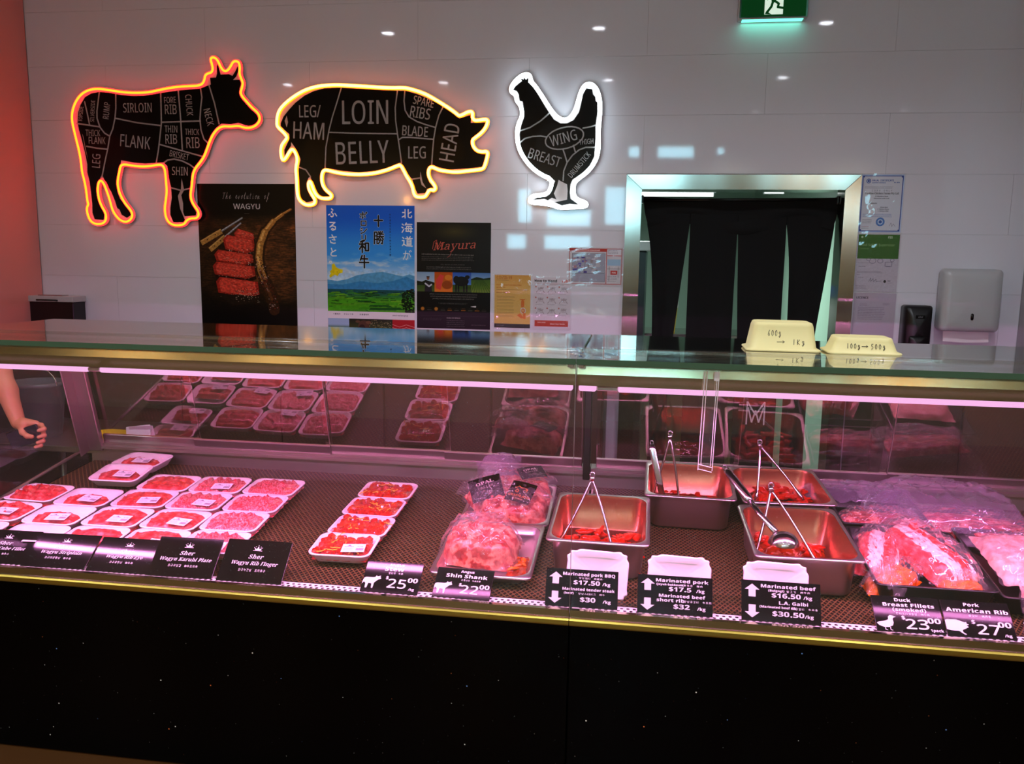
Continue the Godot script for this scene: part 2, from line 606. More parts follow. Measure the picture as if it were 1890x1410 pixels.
	const GLYPHS := {
		"北": [[35, 15, 35, 85], [15, 40, 35, 40], [12, 78, 35, 65], [60, 15, 60, 75, 68, 82, 85, 82, 88, 68], [60, 50, 85, 35]],
		"海": [[12, 20, 22, 28], [8, 45, 18, 52], [10, 90, 24, 65], [45, 10, 35, 28], [42, 22, 90, 22], [48, 38, 42, 80, 88, 80], [48, 38, 84, 38, 80, 92], [35, 58, 95, 58], [62, 42, 66, 52], [60, 64, 64, 74]],
		"道": [[15, 15, 24, 24], [12, 42, 26, 42, 24, 70, 12, 85], [24, 72, 45, 86, 92, 88], [50, 10, 56, 20], [76, 8, 68, 20], [38, 24, 92, 24], [62, 24, 56, 36], [50, 36, 82, 36, 82, 76, 50, 76, 50, 36], [50, 50, 82, 50], [50, 63, 82, 63]],
		"が": [[15, 38, 60, 34, 55, 80, 45, 90, 38, 84], [38, 12, 30, 55, 15, 88], [70, 35, 85, 65], [72, 12, 78, 22], [85, 8, 92, 18]],
		"ふ": [[42, 15, 55, 25], [48, 35, 40, 45, 58, 62, 56, 80, 44, 88, 34, 80], [15, 70, 28, 62], [72, 55, 88, 78]],
		"る": [[25, 18, 72, 18, 25, 60, 50, 48, 75, 58, 74, 80, 50, 90, 38, 80, 48, 72, 60, 80]],
		"さ": [[18, 38, 82, 30], [42, 12, 70, 60], [70, 60, 45, 55], [28, 65, 32, 82, 60, 90, 72, 86]],
		"と": [[35, 15, 45, 48], [75, 32, 35, 55, 30, 75, 45, 86, 80, 84]], "。": [[20, 15, 32, 15, 36, 24, 30, 32, 20, 32, 15, 24, 20, 15]],
		"十": [[10, 45, 90, 45], [50, 8, 50, 92]],
		"勝": [[14, 12, 12, 92], [14, 12, 36, 12, 36, 90], [14, 38, 36, 38], [14, 62, 36, 62], [50, 10, 56, 20], [84, 8, 78, 20], [44, 26, 94, 26], [42, 42, 96, 42], [66, 8, 62, 45, 42, 62], [72, 42, 92, 60], [50, 66, 86, 66, 82, 92, 74, 88], [66, 56, 60, 78, 46, 92]],
		"ポ": [[10, 35, 75, 35], [42, 10, 42, 88, 34, 82], [25, 52, 14, 74], [58, 52, 72, 74], [84, 12, 90, 18, 84, 24, 78, 18, 84, 12]], "ロ": [[22, 25, 78, 25, 78, 80, 22, 80, 22, 25]],
		"シ": [[20, 20, 36, 30], [14, 42, 30, 52], [18, 86, 55, 70, 86, 28]], "リ": [[30, 15, 30, 58], [72, 12, 72, 55, 62, 78, 45, 92]],
		"和": [[48, 10, 18, 22], [10, 36, 55, 36], [34, 20, 34, 92], [34, 40, 10, 70], [36, 44, 54, 62], [64, 30, 92, 30, 92, 80, 64, 80, 64, 30]],
		"牛": [[32, 12, 16, 42], [25, 34, 82, 34], [8, 58, 92, 58], [52, 10, 52, 94]],
		"肉": [[18, 25, 18, 92], [18, 25, 82, 25, 82, 88], [50, 8, 48, 40, 30, 55], [50, 40, 68, 55], [48, 58, 32, 78], [50, 60, 68, 80]],
		"五": [[15, 15, 85, 15], [48, 15, 36, 85], [22, 46, 72, 46, 70, 85], [8, 85, 92, 85]],
		"花": [[10, 22, 90, 22], [32, 10, 32, 32], [68, 10, 68, 32], [34, 38, 12, 65], [24, 55, 24, 92], [60, 40, 60, 80, 70, 88, 90, 84], [84, 46, 60, 62]],
		"条": [[40, 8, 16, 34], [36, 16, 76, 16, 20, 48], [36, 24, 88, 50], [14, 60, 86, 60], [50, 48, 50, 94], [40, 68, 22, 86], [60, 68, 80, 86]],
		"猪": [[36, 10, 12, 30], [14, 12, 32, 40, 30, 88, 20, 84], [28, 44, 8, 62], [28, 60, 8, 80], [46, 24, 86, 24], [64, 8, 64, 42], [42, 42, 96, 42], [92, 12, 44, 62], [54, 54, 86, 54, 86, 92, 54, 92, 54, 54], [54, 72, 86, 72]],
		"烤": [[14, 30, 20, 48], [40, 26, 32, 44], [26, 10, 24, 60, 8, 90], [28, 62, 40, 82], [46, 24, 86, 24], [64, 8, 64, 42], [44, 42, 96, 42], [92, 14, 46, 60], [56, 54, 86, 54], [60, 54, 56, 70, 84, 70, 80, 92, 68, 88]],
		"小": [[50, 8, 50, 90, 40, 84], [26, 36, 12, 66], [72, 36, 90, 66]], "子": [[20, 14, 78, 14, 52, 38], [52, 38, 52, 92, 40, 86], [8, 52, 94, 52]],
		# handwriting
		"0": [[50, 10, 25, 30, 22, 65, 45, 90, 70, 75, 76, 40, 50, 10]], "1": [[50, 8, 48, 92]], "5": [[78, 10, 35, 10, 30, 45, 62, 44, 74, 66, 60, 88, 24, 90]], "6": [[66, 8, 32, 45, 26, 75, 48, 90, 72, 76, 62, 54, 30, 62]],
		"g": [[68, 36, 40, 32, 26, 50, 40, 66, 66, 56, 68, 36], [68, 56, 66, 96, 44, 112, 26, 100, 56, 84, 84, 74]], "k": [[28, 10, 26, 90], [66, 36, 30, 62, 70, 90]], "K": [[28, 10, 26, 90], [76, 12, 30, 54, 78, 90]], "→": [[4, 55, 92, 52], [70, 34, 94, 52, 72, 70]],
		"T": [[10, 16, 90, 10], [56, 12, 34, 92, 16, 84]], "h": [[46, 4, 16, 92], [22, 70, 52, 48, 50, 90, 78, 80]], "e": [[20, 72, 62, 56, 48, 42, 26, 62, 36, 90, 80, 74]], "v": [[14, 50, 34, 92, 66, 48]], "o": [[52, 46, 26, 60, 34, 90, 62, 78, 52, 46, 84, 52]],
		"l": [[24, 76, 66, 20, 54, 6, 34, 50, 40, 92, 66, 80]], "u": [[22, 48, 22, 88, 56, 80, 64, 48, 62, 90, 84, 80]], "t": [[54, 12, 36, 88, 62, 84], [18, 40, 80, 34]], "i": [[44, 48, 38, 90, 62, 80], [50, 26, 53, 28]], "n": [[16, 50, 14, 92, 40, 50, 56, 54, 52, 90, 80, 80]], "f": [[20, 80, 78, 26, 66, 6, 40, 60, 24, 128, 14, 112, 60, 76]], "c": [[72, 52, 44, 44, 24, 68, 40, 92, 76, 78]],
	}

	# multiplies the picture by 1 plus amount times noise
	func grain(noise: FastNoiseLite, amount: float, stretch := Vector2.ONE, region := Rect2(0, 0, 1, 1)) -> Cv:
		var x0 := int(region.position.x * w * S)
		var x1 := int(region.end.x * w * S)
		for y in range(int(region.position.y * h * S), int(region.end.y * h * S), S):
			for x in range(x0, x1, S):
				var k := 1.0 + amount * noise.get_noise_2d(x * stretch.x, y * stretch.y)
				for dy in S:
					for dx in S:
						if x + dx < w * S and y + dy < h * S:
							var c := im.get_pixel(x + dx, y + dy)
							im.set_pixel(x + dx, y + dy, Color(c.r * k, c.g * k, c.b * k))
		return self

	func done() -> ImageTexture:
		im.resize(w, h, Image.INTERPOLATE_BILINEAR)
		return ImageTexture.create_from_image(im)


func font(kind := "sans") -> Font:
	if not fonts.has(kind):
		var f := SystemFont.new()
		f.font_names = PackedStringArray([{"serif": "Droid Serif", "serif_bold": "Droid Serif", "mono": "Droid Sans Mono", "open": "Open Sans"}.get(kind, "Droid Sans")])
		f.font_weight = 700 if kind.ends_with("bold") else 400
		fonts[kind] = f
	return fonts[kind]


func noise(freq: float, seed_: int, kind := FastNoiseLite.TYPE_SIMPLEX_SMOOTH, octaves := 3) -> FastNoiseLite:
	var n := FastNoiseLite.new()
	n.noise_type = kind
	n.frequency = freq
	n.seed = seed_
	n.fractal_octaves = octaves
	return n


# ---------------------------------------------------------------- materials

func mat(called: String, c: Color, rough := 0.5, metal := 0.0) -> StandardMaterial3D:
	if not M.has(called):
		var m := StandardMaterial3D.new()
		m.resource_name = called
		m.albedo_color = c
		m.roughness = rough
		m.metallic = metal
		M[called] = m
	return M[called]


func printed(called: String, tex: Texture2D, rough := 0.35) -> StandardMaterial3D:
	var m := StandardMaterial3D.new()
	m.resource_name = called
	m.albedo_texture = tex
	m.roughness = rough
	m.metallic_specular = 0.3
	return m


func glow(called: String, c: Color, energy: float, base := Color.BLACK) -> StandardMaterial3D:
	var m := StandardMaterial3D.new()
	m.resource_name = called
	m.albedo_color = base
	m.emission_enabled = true
	m.emission = c
	m.emission_energy_multiplier = energy
	M[called] = m
	return m


func pane(called: String, c: Color, alpha: float, rough := 0.0) -> StandardMaterial3D:
	var m := mat(called, Color(c.r, c.g, c.b, alpha), rough)
	m.transparency = BaseMaterial3D.TRANSPARENCY_ALPHA
	return m


func ramp(stops: Array) -> Gradient:
	var g := Gradient.new()
	var o := PackedFloat32Array()
	var c := PackedColorArray()
	for s in stops:
		o.append(s[0])
		c.append(s[1])
	g.offsets = o
	g.colors = c
	return g


func noise_tex(n: FastNoiseLite, stops: Array, size := 256) -> NoiseTexture2D:
	var t := NoiseTexture2D.new()
	t.width = size
	t.height = size
	t.seamless = true
	t.noise = n
	t.color_ramp = ramp(stops)
	return t


func meat(called: String, n: FastNoiseLite, stops: Array, scale: Vector3, rough := 0.3) -> StandardMaterial3D:
	var m := StandardMaterial3D.new()
	m.resource_name = called
	m.albedo_texture = noise_tex(n, stops)
	m.uv1_triplanar = true
	m.uv1_scale = scale
	m.roughness = rough
	M[called] = m
	return m


func make_materials():
	mat("tile", Color(0.87, 0.86, 0.9), 0.04).metallic_specular = 0.6
	mat("grout", Color(0.76, 0.75, 0.76), 0.6)
	mat("coral", Color(0.88, 0.56, 0.53), 0.25)  # left partition: red neon light is put into its colour
	mat("paint", Color(0.62, 0.6, 0.62), 0.4)
	mat("ceiling", Color(0.75, 0.73, 0.72), 0.8)
	mat("facade", Color(0.7, 0.68, 0.54), 0.7)
	mat("frame_steel", Color(0.62, 0.6, 0.56), 0.13, 1.0)
	mat("grey_plastic", Color(0.33, 0.33, 0.34), 0.4)
	mat("shop_floor", Color(0.32, 0.2, 0.09), 0.34)
	mat("bench_brown", Color(0.2, 0.13, 0.09), 0.4)
	mat("stained_steel", Color(0.66, 0.4, 0.3), 0.25, 0.85)
	mat("floor_joint", Color(0.16, 0.12, 0.08), 0.7)
	mat("steel", Color(0.76, 0.74, 0.72), 0.2, 1.0)
	mat("steel_dull", Color(0.7, 0.66, 0.64), 0.36, 1.0)
	mat("steel_top", Color(0.86, 0.85, 0.84), 0.07, 1.0)
	mat("yellow_lit_steel", Color(0.78, 0.76, 0.62), 0.12, 1.0)  # stainless steel, the yellow light it reflects put into its colour
	mat("yellow_lit_edge", Color(0.74, 0.66, 0.3), 0.36, 1.0)  # steel lip, with reflected yellow light put into its colour as well
	mat("pan_steel", Color(0.8, 0.75, 0.73), 0.33, 1.0)
	mat("tong_steel", Color(0.85, 0.82, 0.84), 0.16, 1.0)
	mat("black", Color(0.02, 0.02, 0.022), 0.35)
	mat("black_gloss", Color(0.012, 0.012, 0.014), 0.22)
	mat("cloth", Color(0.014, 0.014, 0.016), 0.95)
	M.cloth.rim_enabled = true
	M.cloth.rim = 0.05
	mat("foam", Color(0.93, 0.9, 0.9), 0.55)
	mat("cream_foam", Color(0.93, 0.88, 0.62), 0.5)
	mat("white_plastic", Color(0.72, 0.72, 0.73), 0.3)
	mat("paper", Color(0.86, 0.83, 0.84), 0.6)
	mat("green_wall", Color(0.6, 0.7, 0.63), 0.4)
	mat("dark_teal", Color(0.06, 0.09, 0.1), 0.3)
	mat("yellow_plastic", Color(0.82, 0.66, 0.03), 0.4)
	mat("blue_plastic", Color(0.08, 0.3, 0.7), 0.4)
	mat("glass_edge", Color(0.27, 0.38, 0.29), 0.15)
	mat("marker", Color(0.06, 0.05, 0.05), 0.6)
	pane("glass", Color(0.9, 1.0, 0.95), 0.006)
	pane("film", Color(1, 1, 1), 0.01, 0.06)
	pane("bag", Color(1, 0.95, 0.98), 0.04, 0.05)
	pane("wrap", Color(0.95, 0.85, 1.0), 0.1, 0.05)
	pane("sleeve", Color(1, 1, 1), 0.03, 0.03)
	pane("acrylic", Color(1, 1, 1), 0.12, 0.02)
	# tinted, half-mirroring glass of the sliding doors
	var white := Image.create(4, 4, false, Image.FORMAT_RGB8)
	white.fill(Color.WHITE)
	var mg := mat("mirror_glass", Color(0.9, 0.8, 0.78, 0.29), 0.0, 1.0)
	mg.transparency = BaseMaterial3D.TRANSPARENCY_ALPHA
	mg.albedo_texture = ImageTexture.create_from_image(white)
	glow("downlight_glow", Color(0.95, 0.96, 1.0), 30.0)
	glow("added_row_glow", Color(0.95, 0.96, 1.0), 7.0)  # added rear rows: lenses kept dim so the tiles hardly reflect them
	glow("led_glow", Color(1.0, 0.73, 0.94), 1.05)
	glow("tube_glow", Color(0.95, 1.0, 1.0), 2.2)
	glow("red_neon", Color(1.0, 0.1, 0.11), 7.0, Color(0.5, 0.05, 0.05))
	glow("red_core", Color(1.0, 0.62, 0.12), 2.4)
	glow("amber_neon", Color(1.0, 0.4, 0.03), 7.0, Color(0.6, 0.3, 0.05))
	glow("amber_core", Color(1.0, 0.84, 0.5), 3.2)
	glow("white_neon", Color(0.9, 0.98, 1.0), 9.0, Color(0.8, 0.8, 0.8))
	glow("pendant_glow", Color(1.0, 0.66, 0.2), 14.0)
	# black granite with sparkling flecks
	var g := Image.create(1024, 1024, false, Image.FORMAT_RGB8)
	g.fill(Color(0.006, 0.006, 0.005))
	var r := RandomNumberGenerator.new()
	r.seed = 5
	for i in 600:
		var b := pow(r.randf(), 3.0) * 0.9 + 0.1
		var c := Color(b, b, b * 0.95)
		if r.randf() < 0.12:
			c = Color(b * 0.5, b * 0.7, b)
		elif r.randf() < 0.15:
			c = Color(b, b * 0.5, b * 0.25)
		var s := 1 + int(r.randf() * 1.6) + (1 if b > 0.7 else 0)
		g.fill_rect(Rect2i(r.randi_range(0, 1020), r.randi_range(0, 1020), s, s), c)
	var gm := printed("granite", ImageTexture.create_from_image(g), 0.07)
	gm.metallic_specular = 0.2
	gm.uv1_triplanar = true
	gm.uv1_scale = Vector3(0.75, 0.75, 0.75)
	M.granite = gm
	# perforated mesh mat of the deck: a diamond net over dark holes
	var d := Image.create(64, 64, false, Image.FORMAT_RGB8)
	var bump := Image.create(64, 64, false, Image.FORMAT_RGB8)
	for y in 64:
		for x in 64:
			var p := absf(fposmod((x + y * 2.0) / 64.0, 1.0) - 0.5) * 2.0
			var q := absf(fposmod((x - y * 2.0) / 64.0, 1.0) - 0.5) * 2.0
			var k := maxf(smoothstep(0.55, 0.8, p), smoothstep(0.55, 0.8, q))
			d.set_pixel(x, y, Color(0.08, 0.06, 0.04).lerp(Color(0.38, 0.28, 0.15), k))  # warm shop light is put into the brown of the net
			bump.set_pixel(x, y, Color(k, k, k))
	var dm := printed("deck_net", ImageTexture.create_from_image(d), 0.42)
	dm.uv1_scale = Vector3(120, 20, 1)
	dm.heightmap_enabled = true
	dm.heightmap_texture = ImageTexture.create_from_image(bump)
	dm.heightmap_scale = 0.3
	M.deck_net = dm
	# meats
	var ridge := noise(0.035, 11, FastNoiseLite.TYPE_SIMPLEX_SMOOTH, 3)
	ridge.fractal_type = FastNoiseLite.FRACTAL_RIDGED
	ridge.domain_warp_enabled = true
	ridge.domain_warp_amplitude = 18.0
	ridge.domain_warp_frequency = 0.03
	meat("marbled", ridge, [[0.0, Color(0.58, 0.06, 0.1)], [0.42, Color(0.74, 0.14, 0.2)], [0.66, Color(0.85, 0.36, 0.4)], [0.84, Color(0.95, 0.72, 0.72)]], Vector3(7, 7, 7))
	var streak := noise(0.018, 23, FastNoiseLite.TYPE_SIMPLEX_SMOOTH, 4)
	streak.domain_warp_enabled = true
	streak.domain_warp_amplitude = 12.0
	meat("lean", streak, [[0.0, Color(0.5, 0.04, 0.06)], [0.42, Color(0.74, 0.13, 0.15)], [0.64, Color(0.83, 0.26, 0.27)], [1.0, Color(0.92, 0.58, 0.54)]], Vector3(6, 10, 12))
	var fat := noise(0.018, 31, FastNoiseLite.TYPE_SIMPLEX_SMOOTH, 4)
	fat.domain_warp_enabled = true
	fat.domain_warp_amplitude = 30.0
	meat("fatty", fat, [[0.0, Color(0.4, 0.02, 0.03)], [0.5, Color(0.62, 0.07, 0.07)], [0.6, Color(0.74, 0.22, 0.2)], [0.68, Color(0.86, 0.6, 0.52)], [0.8, Color(0.84, 0.56, 0.5)], [1.0, Color(0.66, 0.18, 0.16)]], Vector3(4, 4, 7))
	meat("shank_meat", fat, [[0.0, Color(0.38, 0.03, 0.03)], [0.42, Color(0.6, 0.1, 0.09)], [0.52, Color(0.72, 0.24, 0.19)], [0.62, Color(0.86, 0.55, 0.44)], [0.8, Color(0.86, 0.62, 0.52)], [1.0, Color(0.55, 0.12, 0.09)]], Vector3(4, 4, 4))
	meat("poultry", streak, [[0.0, Color(0.74, 0.5, 0.44)], [0.5, Color(0.86, 0.68, 0.62)], [1.0, Color(0.93, 0.82, 0.78)]], Vector3(5, 5, 5))
	meat("smoked", streak, [[0.0, Color(0.62, 0.2, 0.02)], [0.5, Color(0.86, 0.36, 0.03)], [1.0, Color(0.95, 0.55, 0.12)]], Vector3(6, 6, 6), 0.2)
	meat("marinated", ridge, [[0.0, Color(0.4, 0.02, 0.01)], [0.5, Color(0.66, 0.06, 0.02)], [0.8, Color(0.8, 0.14, 0.04)], [1.0, Color(0.92, 0.34, 0.12)]], Vector3(8, 8, 8), 0.12)
	meat("sauce", streak, [[0.0, Color(0.35, 0.05, 0.01)], [0.6, Color(0.55, 0.14, 0.02)], [1.0, Color(0.72, 0.25, 0.04)]], Vector3(5, 5, 5), 0.08)
	meat("fat_pale", streak, [[0.0, Color(0.82, 0.5, 0.46)], [0.4, Color(0.93, 0.74, 0.68)], [1.0, Color(0.96, 0.86, 0.8)]], Vector3(5, 5, 9))
	mat("fat_yellow", Color(0.96, 0.72, 0.16), 0.3)


# ---------------------------------------------------------------- the room

func wall_with_holes(x0: float, x1: float, y0: float, y1: float, z0: float, z1: float, holes: Array) -> ArrayMesh:
	var xs := [x0, x1]
	var ys := [y0, y1]
	for h in holes:
		xs.append_array([h[0], h[2]])
		ys.append_array([h[1], h[3]])
	xs.sort()
	ys.sort()
	var mb := MB.new()
	for j in ys.size() - 1:
		for i in xs.size() - 1:
			var cx: float = (xs[i] + xs[i + 1]) * 0.5
			var cy: float = (ys[j] + ys[j + 1]) * 0.5
			if xs[i + 1] - xs[i] < 0.0005 or ys[j + 1] - ys[j] < 0.0005 or cx < x0 or cx > x1 or cy < y0 or cy > y1:
				continue
			var open := false
			for h in holes:
				if cx > h[0] and cx < h[2] and cy > h[1] and cy < h[3]:
					open = true
			if not open:
				mb.box(Vector3(xs[i], ys[j], z0), Vector3(xs[i + 1], ys[j + 1], z1))
	return mb.done()


func build_room():
	struct("floor", boxm(Vector3(-7.2, -0.1, -4.2), Vector3(5.2, 0.0, 8.2)), M.shop_floor)
	struct("ceiling", boxm(Vector3(-7.2, CEILING, -0.2), Vector3(5.2, CEILING + 0.1, 8.2)), M.ceiling)
	# tiled back wall
	var wall := struct_root("wall_back", "glossy white tiled wall behind the counter")
	part("backing", wall_with_holes(-3.75, 2.1, 0.0, CEILING, -0.15, -0.006, [[-0.083, -0.1, 1.118, 2.056]]), M.grout, wall)
	var tiles := {}
	for row in 12:
		var y0 := maxf(0.245 + 0.303 * (row - 1), 0.0)
		var y1 := minf(0.245 + 0.303 * row, CEILING)
		if y1 - y0 < 0.03:
			continue
		var shift := 0.0 if row % 2 == 1 else 0.617
		for k in range(-4, 3):
			var a := 1.24 * k + shift
			var pieces := [[maxf(a, -3.6), minf(a + 1.24, 1.95)]]
			if y0 < 2.05:
				pieces = [[maxf(a, -3.6), minf(a + 1.24, -0.083)], [maxf(a, 1.118), minf(a + 1.24, 1.95)]]
			for p in pieces:
				if p[1] - p[0] < 0.02:
					continue
				var key := "%.3f %.3f" % [p[1] - p[0], y1 - y0]
				if not tiles.has(key):
					tiles[key] = boxm(Vector3(0.0004, 0.0004, -0.006), Vector3(p[1] - p[0] - 0.0004, y1 - y0 - 0.0004, 0.0), 0.0006)
				part("tile", tiles[key], M.tile, wall, Vector3(p[0], y0, 0))
	struct("wall_back_left", boxm(Vector3(-7.2, 0, -0.15), Vector3(-3.75, CEILING, 0)), M.paint)
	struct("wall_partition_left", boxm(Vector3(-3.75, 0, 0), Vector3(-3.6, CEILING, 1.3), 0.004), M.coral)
	struct("wall_partition_right", boxm(Vector3(1.95, 0, 0), Vector3(2.1, CEILING, 1.3), 0.004), M.paint)
	struct("wall_back_right", boxm(Vector3(2.1, 0, 1.15), Vector3(5.2, CEILING, 1.3)), M.paint)
	struct("wall_left", boxm(Vector3(-7.2, 0, 0), Vector3(-7.0, CEILING, 8.2)), M.facade)
	struct("wall_right", boxm(Vector3(5.0, 0, 1.3), Vector3(5.2, CEILING, 8.2)), M.facade)
	# street front with its windows, behind the viewer
	var holes := [[-1.84, 2.11, -1.62, 2.6], [-1.4, 2.06, -0.74, 2.31], [-0.53, 2.09, -0.24, 2.64], [-0.21, 3.06, -0.06, 3.22], [0.21, 3.05, 0.72, 3.22], [1.05, 3.1, 1.15, 3.2], [-2.0, 1.72, -1.7, 1.93], [-1.43, 1.72, -0.73, 1.92], [-0.15, 2.09, 0.55, 2.64], [0.98, 2.09, 1.06, 2.64], [1.72, 2.09, 1.84, 2.64], [2.15, 2.09, 2.28, 2.64], [2.6, 2.1, 2.95, 2.5]]
	struct("wall_front", wall_with_holes(-7.2, 5.2, 0, CEILING, 8.0, 8.2, holes), M.facade)
	for i in holes.size():
		var h: Array = holes[i]
		var w := struct_root("window_%d" % (i + 1), "shop front window facing the counter")
		part("pane", boxm(Vector3(h[0], h[1], 8.1), Vector3(h[2], h[3], 8.106)), M.glass, w)
	# downlight fittings in the ceiling, the rear two rows being added ones
	var ring := MB.new(true)
	var prof := [[0.062, 0.0], [0.062, -0.006], [0.05, -0.008], [0.048, -0.002]]
	var rings := []
	for p in prof:
		var r := PackedVector3Array()
		for k in 24:
			r.append(Vector3(p[0] * cos(TAU * k / 24), p[1], p[0] * sin(TAU * k / 24)))
		rings.append(r)
	ring.loft(rings)
	var ring_mesh := ring.done()
	var disc := MB.new()
	disc.loft([rings[3], rings[3]], false, false)
	var d2 := PackedVector3Array()
	for k in 24:
		d2.append(Vector3(0.046 * cos(TAU * k / 24), -0.004, 0.046 * sin(TAU * k / 24)))
	disc.fan(d2, false)
	var disc_mesh := disc.done()
	for row in 4:
		for col in 6:
			var x := -5.22 + 1.62 * col
			var z := 1.9 + 1.87 * row
			if (x < -3.5 or x > 2.0) and z < 2.0:
				continue
			var t := thing("ceiling_downlight", "recessed ceiling downlight, %s of the row %s the tiled wall" % [["first from the left", "second from the left", "third from the left", "third from the right", "second from the right", "first from the right"][col], ["nearest", "second from", "third from", "farthest from"][row]], "light", Vector3(x, CEILING, z), Vector3.ZERO, "ceiling downlights")
			part("rim", ring_mesh, M.white_plastic, t)
			part("lens", disc_mesh, M.downlight_glow if row < 2 else M.added_row_glow, t)
	# warm pendant lamps over the shop floor
	var nth := 0
	for p in [Vector3(-5.0, 2.4, 7.6), Vector3(-3.42, 2.4, 7.6), Vector3(-1.56, 2.4, 7.45), Vector3(-1.36, 2.4, 7.45), Vector3(2.3, 2.4, 7.7)]:
		var t := thing("pendant_lamp", "warm pendant lamp over the shop floor, %s from the left" % ["first", "second", "third", "fourth", "fifth"][nth], "lamp", p, Vector3.ZERO, "pendant lamps over the shop floor")
		nth += 1
		part("cord", MB.new(true).tube([Vector3(0, 0.06, 0), Vector3(0, CEILING - p.y, 0)], 0.004, 6).done(), M.black, t)
		var bulb := []
		var rad := []
		for k in 9:
			bulb.append(Vector3(0, -0.07 + 0.0165 * k, 0))
			rad.append(maxf(0.003, 0.055 * sin(PI * (k + 0.35) / 8.7)))
		part("bulb", MB.new(true).tube(bulb, rad, 16).done(), M.pendant_glow, t)
		var l := OmniLight3D.new()
		l.name = "pendant_light"
		l.position = p
		l.light_color = Color(1.0, 0.7, 0.34)
		l.light_energy = 0.25
		l.light_size = 0.05
		l.omni_range = 10.0
		l.omni_attenuation = 2.0
		l.shadow_enabled = true
		add_child(l, true)


# one bar of the door casing: outer edge a-b, inner edge d-c, the face sloping from z_out to z_in
func casing_bar(a: Vector2, b: Vector2, c: Vector2, d: Vector2, z_out: float, z_in: float, z_back: float) -> ArrayMesh:
	var mb := MB.new()
	var f := [Vector3(a.x, a.y, z_out), Vector3(b.x, b.y, z_out), Vector3(c.x, c.y, z_in), Vector3(d.x, d.y, z_in)]
	var g := [Vector3(a.x, a.y, z_back), Vector3(b.x, b.y, z_back), Vector3(c.x, c.y, z_back), Vector3(d.x, d.y, z_back)]
	mb.quad(f[0], f[1], f[2], f[3])
	mb.quad(g[3], g[2], g[1], g[0])
	for i in 4:
		var k := (i + 1) % 4
		mb.quad(f[i], g[i], g[k], f[k])
	return mb.done()


